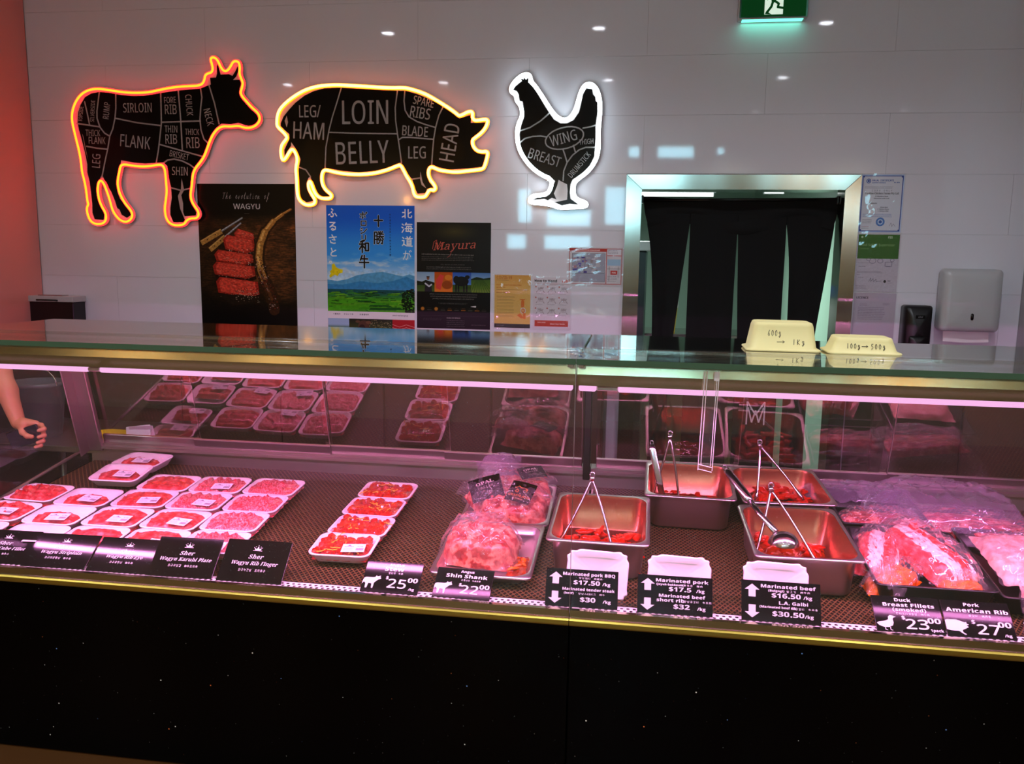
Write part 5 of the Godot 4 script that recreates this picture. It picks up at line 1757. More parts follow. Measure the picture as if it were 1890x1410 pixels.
# a mound of meat on a rounded footprint; rows is how many slices lie one behind the other
func mound(w: float, d: float, h: float, seed_: int, rows := 0, rough := 0.3, along := false, nu := 26, nv := 20) -> ArrayMesh:
	var n := noise(1.0, seed_, FastNoiseLite.TYPE_SIMPLEX_SMOOTH, 3)
	return MB.new(true).sheet(nu, nv, func(u, v):
		var a: float = u * 2.0 - 1.0
		var b: float = v * 2.0 - 1.0
		var edge := 1.0 + 0.07 * n.get_noise_2d(a * 3.0 + 20.0, b * 3.0)
		var r := pow(pow(absf(a), 3.2) + pow(absf(b), 3.2), 1.0 / 3.2)
		var k: float = pow(maxf(0.0, 1.0 - pow(r, 7.0)), 0.4)
		var wave := 0.0
		if rows > 0:
			var t: float = (u if along else v) * rows + 0.16 * n.get_noise_2d(a * 2.5, b * 2.5 + 9.0)
			wave = fposmod(t, 1.0) - 0.5
		var y: float = h * k * (0.72 + 0.42 * wave + rough * n.get_noise_2d(a * 4.0, b * 4.0))
		return Vector3(a * w * 0.5 * edge, y, -b * d * 0.5 * edge)).done()


var foam_tray_mesh: ArrayMesh
var film_mesh: ArrayMesh
var sticker_mesh: ArrayMesh
const TRAY := Vector2(0.206, 0.166)


func make_tray_meshes():
	var w := TRAY.x
	var d := TRAY.y
	foam_tray_mesh = MB.new(true).loft([rr(w - 0.046, d - 0.046, 0.02, 0.0), rr(w - 0.04, d - 0.04, 0.022, 0.001), rr(w - 0.006, d - 0.006, 0.03, 0.029), rr(w, d, 0.032, 0.031), rr(w, d, 0.032, 0.034), rr(w - 0.004, d - 0.004, 0.03, 0.0355), rr(w - 0.016, d - 0.016, 0.026, 0.034), rr(w - 0.05, d - 0.05, 0.018, 0.008), rr(w - 0.06, d - 0.06, 0.016, 0.0055)], true, true).done()
	var n := noise(1.0, 77)
	film_mesh = MB.new(true).sheet(14, 12, func(u, v):
		var a: float = u * 2 - 1
		var b: float = v * 2 - 1
		return Vector3(a * (w * 0.5 - 0.005), 0.038 + 0.009 * (1.0 - pow(a, 4.0)) * (1.0 - pow(b, 4.0)) + 0.0014 * n.get_noise_2d(a * 2.2, b * 2.2), -b * (d * 0.5 - 0.005))).done()
	var q := MB.new()
	q.quad(Vector3(-0.037, 0, 0.025), Vector3(0.037, 0, 0.025), Vector3(0.037, 0.0008, -0.025), Vector3(-0.037, 0.0008, -0.025))
	sticker_mesh = q.done()
	var cv := Cv.new(180, 120, Color(0.9, 0.88, 0.9))
	cv.poly(PackedVector2Array([Vector2(36, 30), Vector2(54, 12), Vector2(72, 30)]), Color(0.3, 0.3, 0.4))
	cv.text(font("bold"), "BUTCHER", 54, 48, 13, Color(0.3, 0.3, 0.4), 0.9)
	lines_of(cv, 14, 70, 90, 3, 14, Color(0.3, 0.3, 0.4), 51)
	for k in 22:
		cv.rect(112 + k * 2.6, 62, 1.2 if k % 3 else 2.0, 34, Color(0.15, 0.15, 0.2))
	cv.text(font("bold"), "$ / kg", 140, 44, 12, Color(0.2, 0.2, 0.28))
	M.sticker = printed("sticker_print", cv.done())


# kind: slices, fine, steak, cubes or strips; sticker is where on the film the label sits, or null
func meat_tray(label: String, x: float, z: float, kind: String, seed_: int, sticker, turn := 0.0, lift := 0.0, tilt := 0.0, group := "packed trays of sliced beef"):
	var t := on_deck("meat_tray", label, "meat tray", x, z, turn, group, lift)
	if tilt != 0.0:
		t.basis = t.basis * Basis(Vector3.RIGHT, tilt)
	part("foam_tray", foam_tray_mesh, M.foam, t)
	var w := TRAY.x - 0.016
	var d := TRAY.y - 0.016
	match kind:
		"slices":
			part("sliced_beef", mound(w - 0.002, d - 0.006, 0.036, seed_, 4, 0.16), M.lean, t, Vector3(0, 0.013, 0.003))
		"fine":
			part("marbled_beef", mound(w, d - 0.004, 0.035, seed_, 5, 0.4, seed_ % 2 == 0), M.marbled, t, Vector3(0, 0.014, 0.002))
		"steak":
			part("beef_slice", mound(w * 0.84, d * 0.56, 0.03, seed_, 2, 0.2), M.lean, t, Vector3(0.004, 0.016, 0.024))
		"strips":
			part("beef_strips", mound(w - 0.002, d - 0.006, 0.036, seed_, 3, 0.55), M.lean, t, Vector3(0, 0.013, 0.003))
			garnish(t, seed_, w, d, 4, 0.032)
		"cubes":
			var mb := MB.new()
			var r := RandomNumberGenerator.new()
			r.seed = seed_
			part("meat_bed", mound(w - 0.01, d - 0.014, 0.022, seed_, 0, 0.3), M.lean, t, Vector3(0, 0.01, 0.002))
			for i in 90:
				var a := r.randf_range(-0.43, 0.43) * w
				var b := r.randf_range(-0.41, 0.41) * d
				var s := r.randf_range(0.007, 0.0115)
				var st := SurfaceTool.new()
				var c := boxm(-Vector3.ONE * s, Vector3(s, s, s * r.randf_range(0.8, 1.3)), 0.004)
				st.append_from(c, 0, Transform3D(Basis.from_euler(Vector3(r.randf_range(-0.8, 0.8), r.randf() * TAU, r.randf_range(-0.8, 0.8))), Vector3(a, 0.026 + r.randf_range(0, 0.007), b)))
				var arr := st.commit().surface_get_arrays(0)
				var v: PackedVector3Array = arr[Mesh.ARRAY_VERTEX]
				var idx = arr[Mesh.ARRAY_INDEX]
				if idx == null:
					idx = PackedInt32Array(range(v.size()))
				for k in idx.size() / 3:
					mb.tri(v[idx[k * 3]], v[idx[k * 3 + 2]], v[idx[k * 3 + 1]])
			var cm := part("diced_beef", mb.done(), M.marinated, t)
			cm.set_meta("kind", "stuff")
			garnish(t, seed_, w, d, 11, 0.036)
	if sticker != null:
		part("price_sticker", sticker_mesh, M.sticker, t, Vector3(sticker.x, 0.0478, sticker.y), Vector3(0.05, 0.12 * sin(seed_ * 1.7), 0))
	part("film", film_mesh, M.film, t)


# pale yellow shreds lying over the meat
func garnish(t: Node3D, seed_: int, w: float, d: float, n: int, y: float):
	var r := RandomNumberGenerator.new()
	r.seed = seed_ * 13 + 5
	var mb := MB.new(true)
	for i in n:
		var p := []
		var at := Vector3(r.randf_range(-0.4, 0.4) * w, y + 0.003, r.randf_range(-0.36, 0.36) * d)
		var dir := r.randf() * TAU
		for k in 6:
			p.append(at)
			dir += r.randf_range(-0.9, 0.9)
			at += Vector3(cos(dir), r.randf_range(-0.08, 0.1), sin(dir)) * 0.008
		mb.tube(p, 0.0017, 5)
	var g := part("yellow_shreds", mb.done(), M.fat_yellow, t)
	g.set_meta("kind", "stuff")


func build_trays():
	make_tray_meshes()
	var s := Vector2(0.042, 0.042)
	meat_tray("foam tray with one beef slice at its front, rearmost of all the trays", -2.034, 1.50, "steak", 1, Vector2(0.03, 0.042), -0.07, 0.016, 0.0)
	meat_tray("foam tray with one thin beef slice, just in front of the rearmost tray", -2.03, 1.655, "steak", 2, Vector2(0.04, 0.042), 0.03, 0.016, 0.06)
	meat_tray("tray of red beef slices without sticker, behind two stickered beef trays", -1.80, 1.695, "slices", 3, null, 0.0)
	meat_tray("tray of finely sliced beef with sticker, middle of the rear row", -1.59, 1.685, "fine", 4, Vector2(0.03, 0.05), 0.04)
	meat_tray("tray of marbled beef with a yellow fat corner, rear right of the block", -1.373, 1.675, "fine", 5, null, -0.02)
	meat_tray("tray of beef strips with a yellow strand, next to the case's left end", -2.235, 1.865, "strips", 6, null, -0.04)
	meat_tray("tray of one beef slice with sticker, right of the yellow strand strips", -2.018, 1.88, "steak", 7, Vector2(0.035, 0.045), 0.0)
	meat_tray("tray of overlapping red slices with sticker, centre of the second row", -1.80, 1.862, "slices", 8, Vector2(0.04, 0.046), 0.05)
	meat_tray("tray of whitish marbled beef fanned round its sticker, second row", -1.588, 1.853, "fine", 10, Vector2(0.042, 0.046), 0.02)
	meat_tray("stickerless marbled tray, second from rear in the right hand column", -1.37, 1.842, "fine", 9, null, 0.03)
	meat_tray("tray of beef strips with sticker, cut off by the photo's left edge", -2.235, 2.045, "strips", 11, Vector2(0.03, 0.03), -0.03)
	meat_tray("deep looking tray, small beef slice and sticker, wide bare foam behind", -2.015, 2.05, "steak", 12, Vector2(0.03, 0.048), 0.0)
	meat_tray("tray of long red slices with sticker, third row, between bare and folded trays", -1.796, 2.036, "slices", 13, Vector2(0.035, 0.045), 0.0)
	meat_tray("tray of folded red slices with sticker, third row, left of pale marbled tray", -1.58, 2.028, "slices", 14, Vector2(0.04, 0.044), -0.03)
	meat_tray("palest marbled tray of the block, third row, right hand column", -1.368, 2.01, "fine", 15, null, 0.04)
	meat_tray("tray with low beef slice and sticker, behind the gap between leftmost cards", -1.995, 2.22, "steak", 16, Vector2(0.06, 0.05), 0.0)
	meat_tray("front row tray of red slices behind the two glare covered cards", -1.782, 2.206, "slices", 17, null, 0.03)
	meat_tray("front row tray of red slices behind the karubi plate card", -1.566, 2.196, "slices", 18, Vector2(0.045, 0.05), 0.01)
	meat_tray("front row tray of streaky slices behind the rib finger card", -1.358, 2.178, "fine", 20, Vector2(0.03, 0.058), 0.01)
	meat_tray("fifth tray in the leftmost column, half hidden behind the fillet card", -2.23, 2.22, "strips", 19, null, 0.0)
	var g := "packed trays of diced stew beef"
	meat_tray("rearmost of the four diced beef trays in a single file", -0.924, 1.64, "cubes", 31, null, 0.0, 0.0, 0.0, g)
	meat_tray("second from rear of the diced beef trays in single file", -0.925, 1.81, "cubes", 32, null, -0.02, 0.0, 0.0, g)
	meat_tray("third from rear of the diced beef trays in single file", -0.917, 1.977, "cubes", 33, null, -0.02, 0.0, 0.0, g)
	meat_tray("foremost diced beef tray, the only one of its file with a sticker", -0.918, 2.146, "cubes", 34, Vector2(0.045, 0.05), 0.03, 0.006, 0.02, g)


# ---------------------------------------------------------------- steel pans, tongs and ladle

const PAN := Vector3(0.318, 0.128, 0.405)


func make_pan(label: String, x: float, z: float, turn: float, depth := 0.128, long := 0.405) -> Node3D:
	var t := on_deck("steel_pan", label, "food pan", x, z, turn, "deep steel pans of marinated meat" if depth > 0.1 else "shallow steel trays of vacuum packed meat")
	var w := PAN.x - 0.024
	var d := long - 0.024
	var h := depth
	var k := 0.022 if depth > 0.1 else 0.02
	part("pan", MB.new(true).loft([rr(w - k - 0.02, d - k - 0.02, 0.03, 0.0), rr(w - k, d - k, 0.04, 0.008), rr(w - 0.006, d - 0.006, 0.05, h - 0.012), rr(w, d, 0.052, h - 0.004)], true, false).done(), M.pan_steel, t)
	part("inside", MB.new(true).loft([rr(w - 0.002, d - 0.002, 0.05, h - 0.001), rr(w - 0.008, d - 0.008, 0.05, h - 0.012), rr(w - k - 0.002, d - k - 0.002, 0.04, 0.01), rr(w - k - 0.022, d - k - 0.022, 0.03, 0.003)], false, true).done(), M.stained_steel if depth > 0.1 else M.pan_steel, t)
	part("rim", MB.new(true).loft([rr(w + 0.022, d + 0.022, 0.02, h - 0.006), rr(w + 0.024, d + 0.024, 0.02, h - 0.003), rr(w + 0.02, d + 0.02, 0.02, h + 0.0005), rr(w - 0.001, d - 0.001, 0.05, h)], false, false).done(), M.pan_steel, t)
	return t


# lumps of marinated meat heaped in a pan: thing of its own, since it is only poured in
func heap(called: String, label: String, x: float, z: float, w: float, d: float, h: float, lift: float, m: Material, seed_: int, lumps: int, size: float, bed := true):
	var t := on_deck(called, label, "meat", x, z, 0.0, "", lift)
	var mb := MB.new(true)
	if bed:
		part("sauce", mound(w, d, h * 0.5, seed_, 0, 0.5, false, 30, 24), M.sauce, t)
	var r := RandomNumberGenerator.new()
	r.seed = seed_
	for i in lumps:
		var c := Vector3(r.randf_range(-0.42, 0.42) * w, h * r.randf_range(0.3, 0.8), r.randf_range(-0.42, 0.42) * d)
		var p := []
		var rad := []
		var dir := r.randf() * TAU
		for k in 6:
			p.append(c + Vector3(cos(dir), r.randf_range(-0.12, 0.2), sin(dir)) * size * (k - 2.5) * 0.62 + Vector3(r.randf_range(-1, 1), r.randf_range(-0.6, 0.6), r.randf_range(-1, 1)) * size * 0.25)
			rad.append(size * 0.75 * sin(PI * (k + 0.6) / 6.2) * r.randf_range(0.7, 1.2))
		mb.tube(p, rad, 8, true, r.randf_range(0.5, 0.85))
	var lm := part("lumps", mb.done(), m, t)
	lm.set_meta("kind", "stuff")


# flat strip bent along a path, with a scalloped end
func tongs(label: String, apex: Vector3, tips: Array):
	var t := thing("tongs", label, "tongs", apex, Vector3.ZERO, "steel tongs standing in the pans")
	for e in tips:
		var d: Vector3 = e - apex
		var side := Vector3(0, 0, 1).cross(d).normalized()
		var bow := side * 0.004 * signf(d.x + 0.001)
		var p := []
		var r := []
		for k in 13:
			var u := k / 12.0
			p.append(d * u + bow * sin(u * PI) * (1.0 if side.y >= 0 else -1.0))
			r.append([0.0075, 0.009][int(u > 0.1)] if u < 0.78 else lerpf(0.009, 0.016, smoothstep(0.78, 0.94, u)) * (0.6 if k == 12 else 1.0))
		part("arm", MB.new(true).tube(p, r, 10, true, 0.5, side).done(), M.tong_steel, t)
	part("pivot", MB.new(true).tube([Vector3(0, 0.002, -0.012), Vector3(0, 0.002, 0.012)], 0.008, 10).done(), M.tong_steel, t)
	var ringp := []
	for k in 13:
		ringp.append(Vector3(0.008 * cos(TAU * k / 12), 0.012 + 0.009 * sin(TAU * k / 12), 0))
	part("pull_ring", MB.new(true).tube(ringp, 0.0017, 6, false).done(), M.tong_steel, t)


func build_pans():
	make_pan("steel pan in front, nearest the glass joint, two red meat heaps", -0.093, 2.0, -0.012)
	make_pan("nearly empty orange stained steel pan in the back row", 0.21, 1.603, -0.02, 0.128, 0.365)
	make_pan("back row steel pan of red marinated chunks, left of plastic wrapped meat", 0.532, 1.607, 0.055, 0.128, 0.365)
	make_pan("front steel pan holding the round ladle and one pair of tongs", 0.522, 2.018, 0.022)
	heap("marinated_pork", "left heap of red marinated pork in the front pan", -0.15, 2.05, 0.13, 0.2, 0.075, 0.016, M.marinated, 101, 26, 0.02)
	heap("marinated_steak", "right heap of dark marinated steak in the front pan", -0.02, 2.07, 0.115, 0.19, 0.07, 0.016, M.marinated, 102, 20, 0.021)
	heap("marinade", "thin orange marinade with scraps in the nearly empty pan", 0.21, 1.6, 0.24, 0.28, 0.035, 0.012, M.marinated, 103, 10, 0.014)
	heap("marinated_beef", "chunky red marinated beef filling the back row pan", 0.535, 1.61, 0.23, 0.28, 0.085, 0.016, M.marinated, 104, 80, 0.021)
	heap("marinated_ribs", "dark sauce with marinated beef ribs under the ladle", 0.515, 2.03, 0.24, 0.32, 0.07, 0.014, M.marinated, 105, 14, 0.026)
	tongs("tongs standing open in the front left pan over red meat", Vector3(-0.123, 0.915, 2.05), [Vector3(-0.222, 0.705, 2.09), Vector3(-0.05, 0.7, 2.11)])
	tongs("tongs standing in the nearly empty pan of the back row", Vector3(0.134, 0.979, 1.65), [Vector3(0.07, 0.73, 1.66), Vector3(0.178, 0.72, 1.68)])
	tongs("tongs leaning in the pan of red chunks, back row", Vector3(0.457, 0.951, 1.6), [Vector3(0.446, 0.76, 1.66), Vector3(0.612, 0.77, 1.655)])
	tongs("tongs beside the ladle in the front right pan", Vector3(0.44, 0.898, 2.0), [Vector3(0.386, 0.69, 2.09), Vector3(0.578, 0.69, 2.11)])
	var sp := thing("spoon", "flat steel spoon handle leaning over the nearly empty pan's left rim", "spoon", Vector3(0.069, 0.955, 1.68))
	part("handle", MB.new(true).tube([Vector3(0, 0, 0), Vector3(0.004, -0.02, 0.004), Vector3(0.03, -0.125, 0.02), Vector3(0.052, -0.215, 0.03)], [0.008, 0.0125, 0.0125, 0.01], 10, true, 0.25, Vector3(0, 0.2, 1)).done(), M.tong_steel, sp)
	var hk := []
	for k in 13:
		hk.append(Vector3(0.006 * cos(TAU * k / 12), 0.006 + 0.007 * sin(TAU * k / 12), 0.0))
	part("hang_loop", MB.new(true).tube(hk, 0.0015, 6, false).done(), M.tong_steel, sp)
	part("bowl", MB.new(true).tube([Vector3(0.05, -0.21, 0.03), Vector3(0.056, -0.23, 0.034), Vector3(0.062, -0.25, 0.04), Vector3(0.066, -0.262, 0.044)], [0.01, 0.026, 0.026, 0.012], 12, true, 0.3, Vector3(0, 0.2, 1)).done(), M.tong_steel, sp)
	# ladle
	var lp := Vector3(0.309, 0.931, 1.9)
	var l := thing("ladle", "steel ladle with a ribbed grip resting in the front right pan", "ladle", lp)
	var b := Vector3(0.47, 0.758, 2.11) - lp
	part("grip", MB.new(true).tube([Vector3.ZERO, Vector3(0.07, -0.076, 0.1) * 0.12, Vector3(0.07, -0.076, 0.1) * 0.9, Vector3(0.07, -0.076, 0.1)], [0.011, 0.0155, 0.0165, 0.012], 12, true, 0.75).done(), M.tong_steel, l)
	part("shaft", MB.new(true).tube([Vector3(0.07, -0.076, 0.1), Vector3(0.1, -0.108, 0.137), b * 0.9 + Vector3(-0.006, 0.012, 0)], [0.011, 0.011, 0.0135], 10, true, 0.6).done(), M.tong_steel, l)
	var hk2 := []
	for k in 13:
		hk2.append(Vector3(-0.004 + 0.006 * cos(TAU * k / 12), 0.005 + 0.008 * sin(TAU * k / 12), -0.004))
	part("hang_loop", MB.new(true).tube(hk2, 0.0015, 6, false).done(), M.tong_steel, l)
	var cup := []
	for k in 9:
		var g := PI * 0.5 * k / 8.0
		var ring := PackedVector3Array()
		for i in 24:
			var a := TAU * i / 24
			ring.append(b + Vector3(0.047 * cos(g) * cos(a), 0.038 * sin(g), -0.047 * cos(g) * sin(a)))
		cup.append(ring)
	part("bowl", MB.new(true).loft(cup).done(), M.tong_steel, l)


# ---------------------------------------------------------------- loose meat, vacuum packs and bags

# crinkled plastic over a footprint
func bag(w: float, d: float, h: float, seed_: int, spread := 1.0, nu := 40, nv := 36) -> ArrayMesh:
	var n := noise(1.0, seed_, FastNoiseLite.TYPE_SIMPLEX_SMOOTH, 2)
	var rg := noise(1.0, seed_ + 1, FastNoiseLite.TYPE_SIMPLEX_SMOOTH, 3)
	rg.fractal_type = FastNoiseLite.FRACTAL_RIDGED
	return MB.new(true).sheet(nu, nv, func(u, v):
		var a: float = u * 2.0 - 1.0
		var b: float = v * 2.0 - 1.0
		var r := pow(pow(absf(a), 2.6) + pow(absf(b), 2.6), 1.0 / 2.6)
		var k: float = pow(maxf(0.0, 1.0 - pow(minf(r * spread, 1.0), 3.0)), 0.6)
		var e := 1.0 + 0.1 * n.get_noise_2d(a * 1.5 + 3.0, b * 1.5)
		return Vector3(a * w * 0.5 * e, h * k + 0.006 + 0.015 * (0.4 + k) * rg.get_noise_2d(a * 1.9, b * 1.9) + 0.007 * n.get_noise_2d(a * 5.0, b * 5.0), -b * d * 0.5 * e)).done()


func pack(called: String, label: String, x: float, z: float, turn: float, size: Vector3, m: Material, seed_: int, lift := 0.0, tilt := Vector3.ZERO, film_grow := 1.18, rows := 0) -> Node3D:
	var t := on_deck(called, label, "meat pack", x, z, turn, "", lift)
	t.basis = t.basis * Basis.from_euler(tilt)
	part("meat", mound(size.x, size.z, size.y, seed_, rows, 0.14, true, 30, 26), m, t)
	part("film", bag(size.x * film_grow, size.z * film_grow, size.y * 1.08, seed_ + 40, 1.0 / film_grow * 1.05), M.bag, t)
	return t


# a rack of ribs: lean body, a pale band of fat along it and dark red rib ends showing through
func rib_rack(label: String, x: float, z: float, turn: float, size: Vector3, seed_: int, lift: float, tilt: Vector3):
	var t := on_deck("rib_pack", label, "meat pack", x, z, turn, "", lift)
	t.basis = t.basis * Basis.from_euler(tilt)
	part("lean", mound(size.x, size.z, size.y, seed_, 0, 0.1, false, 30, 24), M.lean, t)
	part("fat_band", mound(size.x * 0.97, size.z * 0.46, size.y * 0.6, seed_ + 1, 0, 0.2, false, 34, 14), M.fat_pale, t, Vector3(0.0, size.y * 0.34, -size.z * 0.06))
	part("fat_band", mound(size.x * 0.95, size.z * 0.34, size.y * 0.7, seed_ + 2, 0, 0.25, false, 34, 12), M.fat_pale, t, Vector3(0.0, 0.004, size.z * 0.36))
	for k in 6:
		part("rib_end", mound(size.x * 0.09, size.z * 0.17, size.y * 0.32, seed_ + 3 + k, 0, 0.15, false, 10, 8), M.marinated, t, Vector3(size.x * (-0.36 + 0.144 * k), size.y * 0.62, size.z * 0.21))
	part("film", bag(size.x * 1.15, size.z * 1.2, size.y * 1.12, seed_ + 40, 0.92), M.bag, t)


func black_tub(label: String, x: float, z: float, turn: float, w: float, d: float, h: float, lift := 0.0) -> Node3D:
	var t := on_deck("black_tub", label, "tub", x, z, turn, "black plastic meat tubs", lift)
	part("tub", MB.new(true).loft([rr(w - 0.05, d - 0.05, 0.012, 0.0), rr(w - 0.014, d - 0.014, 0.016, h - 0.005), rr(w, d, 0.02, h - 0.004), rr(w, d, 0.02, h), rr(w - 0.02, d - 0.02, 0.014, h - 0.001), rr(w - 0.056, d - 0.056, 0.01, 0.006), rr(w - 0.06, d - 0.06, 0.01, 0.004)], true, true).done(), M.black, t)
	return t


func label_card(parent: Node3D, m: Material, at: Vector3, rot: Vector3, w: float, h: float):
	var n := 6
	part("pack_label", MB.new(true).sheet(n, 2, func(u, v): return Vector3((u - 0.5) * w, 0.004 * sin(u * PI), (0.5 - v) * h)).done(), m, parent, at, rot)


func build_meats():
	make_pan("shallow steel tray at the back under the labelled vacuum packs", -0.44, 1.69, 0.02, 0.035)
	make_pan("shallow steel tray in front, holding one bare looking shin piece", -0.445, 2.085, 0.0, 0.035)
	var cv := Cv.new(256, 256, Color(0.05, 0.035, 0.03))
	cv.text(font("serif_bold"), "OPAL", 128, 80, 34, Color(0.78, 0.72, 0.7), 1.1, 0.5, 0.1)
	cv.text(font("serif"), "VALLEY", 128, 124, 22, Color(0.78, 0.72, 0.7), 1.1, 0.5, 0.1)
	cv.disc(150, 180, 30, 22, Color(0.3, 0.26, 0.24))
	var m1 := printed("pack_print", cv.done(), 0.3)
	var cv2 := Cv.new(256, 256, Color(0.08, 0.05, 0.03))
	var gold := Color(0.8, 0.45, 0.16)
	cv2.line([Vector2(60, 90), Vector2(90, 60), Vector2(120, 80), Vector2(150, 70), Vector2(180, 84)], 7, gold)
	cv2.line([Vector2(70, 130), Vector2(84, 100), Vector2(104, 118), Vector2(96, 140), Vector2(70, 130)], 6, gold)
	cv2.line([Vector2(150, 100), Vector2(186, 84), Vector2(176, 120)], 6, gold)
	cv2.text(font("serif_bold"), "GRASSLAND", 128, 190, 26, gold, 1.0)
	cv2.text(font("serif"), "FED BEEF", 128, 224, 18, gold, 1.0)
	var m2 := printed("pack_print_gold", cv2.done(), 0.3)
	var p := pack("vacuum_pack", "rear vacuum pack of shank with silver printed label on its top", -0.42, 1.62, 0.25, Vector3(0.24, 0.075, 0.16), M.shank_meat, 61, 0.035, Vector3(0.15, 0, 0))
	label_card(p, m1, Vector3(0.05, 0.088, -0.01), Vector3(0.1, 0.2, 0), 0.1, 0.075)
	p = pack("vacuum_pack", "left vacuum pack with a black printed side, crumpled bag neck upward", -0.51, 1.7, 0.7, Vector3(0.17, 0.06, 0.13), M.shank_meat, 62, 0.05, Vector3(0.35, 0, 0.3), 1.3)
	label_card(p, m1, Vector3(-0.02, 0.07, 0.01), Vector3(0.15, -0.3, 0.1), 0.12, 0.1)
	p = pack("vacuum_pack", "front vacuum pack of pink shank with gold cow drawing on black", -0.415, 1.77, -0.05, Vector3(0.24, 0.08, 0.15), M.shank_meat, 63, 0.03, Vector3(0.3, 0, 0))
	label_card(p, m2, Vector3(0.03, 0.09, 0.0), Vector3(0.25, -0.25, 0), 0.095, 0.09)
	var neck := thing("bag_end", "puffed clear bag neck sticking up behind the shank packs", "plastic bag", Vector3(-0.5, deck_y(1.55) + 0.1, 1.56))
	part("film", bag(0.17, 0.12, 0.07, 91, 1.0, 30, 26), M.wrap, neck, Vector3.ZERO, Vector3(0.7, 0.3, 0.2))
	p = pack("shin_piece", "large pale beef shin in clear wrap on the front shallow tray", -0.475, 2.085, -0.08, Vector3(0.235, 0.105, 0.2), M.shank_meat, 64, 0.012, Vector3(0.06, 0, 0), 1.1)
	heap("meat_juice", "orange scraps and juice in the shallow tray's right corner", -0.345, 2.16, 0.06, 0.16, 0.014, 0.006, M.smoked, 106, 5, 0.012)
	# right hand end
	black_tub("black tub behind, lined with plastic wrap and red meat", 0.86, 1.62, 0.0, 0.3, 0.34, 0.07)
	black_tub("black tub of ribs and smoked duck behind the two rightmost cards", 0.875, 2.035, 0.0, 0.335, 0.42, 0.075)
	black_tub("black tub at the far right under the white poultry pack", 1.225, 2.0, -0.05, 0.33, 0.5, 0.06)
	pack("red_meat", "strip of bright red meat at the front of the rear tub", 0.86, 1.7, 0.02, Vector3(0.27, 0.055, 0.12), M.fatty, 71, 0.02, Vector3(0.1, 0, 0), 1.1)
	pack("wrapped_ribs", "long ribs under a large crumpled sheet of clear wrap, back right", 1.16, 1.7, -0.2, Vector3(0.36, 0.045, 0.14), M.fatty, 72, 0.03, Vector3(0.12, 0, 0), 1.25)
	rib_rack("smaller rack of ribs at the left side of the black tub", 0.775, 2.0, 1.3, Vector3(0.25, 0.055, 0.12), 73, 0.045, Vector3(0.05, 0, 0.12))
	rib_rack("thick rack of pork ribs with a white fat band, wrapped", 0.915, 2.02, 1.95, Vector3(0.31, 0.075, 0.135), 74, 0.055, Vector3(0.0, 0, 0.1))
	pack("smoked_duck", "orange smoked duck breast lying in the tub's front left", 0.79, 2.15, 0.9, Vector3(0.17, 0.05, 0.09), M.smoked, 75, 0.03, Vector3(0.1, 0, 0), 1.3)
	pack("smoked_duck", "second orange duck breast, low under the left duck breast", 0.745, 2.185, 0.1, Vector3(0.1, 0.05, 0.07), M.smoked, 76, 0.025, Vector3.ZERO, 1.1)
	pack("smoked_duck", "orange duck breast behind the american rib card", 0.965, 2.17, 0.2, Vector3(0.12, 0.045, 0.075), M.smoked, 77, 0.03, Vector3.ZERO, 1.15)
	pack("poultry_pack", "white poultry fillets in a flat vacuum bag, far right", 1.225, 1.97, 0.08, Vector3(0.24, 0.035, 0.26), M.poultry, 78, 0.05, Vector3(0.16, 0, 0), 1.08)
	pack("poultry_pack", "pinkish poultry in a loose clear bag at the right front corner", 1.17, 2.23, 1.3, Vector3(0.24, 0.045, 0.11), M.poultry, 79, 0.02, Vector3(0.1, 0, 0.15), 1.3)
	var w := thing("plastic_sheet", "loose crumpled sheet of clear wrap over the rear right tub", "plastic wrap", Vector3(1.08, deck_y(1.58) + 0.06, 1.6))
	part("film", bag(0.52, 0.36, 0.075, 95, 1.0, 56, 44), M.wrap, w, Vector3.ZERO, Vector3(0.15, -0.1, 0.0))
	var w2 := thing("plastic_sheet", "clear wrap stretched from the back pan to the rear tub", "plastic wrap", Vector3(0.83, deck_y(1.5) + 0.06, 1.5))
	part("film", bag(0.4, 0.2, 0.035, 97, 1.0, 48, 30), M.wrap, w2)


# ---------------------------------------------------------------- price cards

func bull(cv: Cv, x: float, y: float, s: float, c: Color):
	var p := PackedVector2Array()
	for d in [[0, 28], [10, 22], [52, 22], [62, 18], [66, 8], [72, 14], [80, 12], [92, 8], [88, 16], [96, 26], [90, 32], [80, 34], [72, 44], [62, 54], [60, 90], [52, 90], [48, 62], [30, 60], [26, 90], [16, 90], [14, 62], [4, 52], [-6, 70], [-8, 64]]:
		p.append(Vector2(x + d[0] * s, y + d[1] * s))
	cv.poly(p, c)


func duck(cv: Cv, x: float, y: float, s: float, c: Color):
	var p := PackedVector2Array()
	for d in [[0, 58], [12, 50], [40, 44], [58, 34], [60, 16], [70, 6], [82, 8], [98, 16], [86, 20], [80, 30], [82, 52], [76, 70], [56, 82], [30, 82], [10, 72]]:
		p.append(Vector2(x + d[0] * s, y + d[1] * s))
	cv.poly(p, c)
	for k in [38, 62]:
		cv.line([Vector2(x + k * s, y + 80 * s), Vector2(x + k * s, y + 98 * s), Vector2(x + (k + 10) * s, y + 100 * s)], 3.4 * s, c, false)


func hog(cv: Cv, x: float, y: float, s: float, c: Color):
	var p := PackedVector2Array()
	for d in [[-10, 18], [10, 8], [50, 6], [76, 16], [88, 20], [94, 16], [94, 26], [104, 32], [92, 36], [100, 46], [84, 56], [70, 64], [70, 76], [84, 88], [76, 90], [62, 78], [54, 70], [20, 70], [-10, 60]]:
		p.append(Vector2(x + d[0] * s, y + d[1] * s))
	cv.poly(p, c)


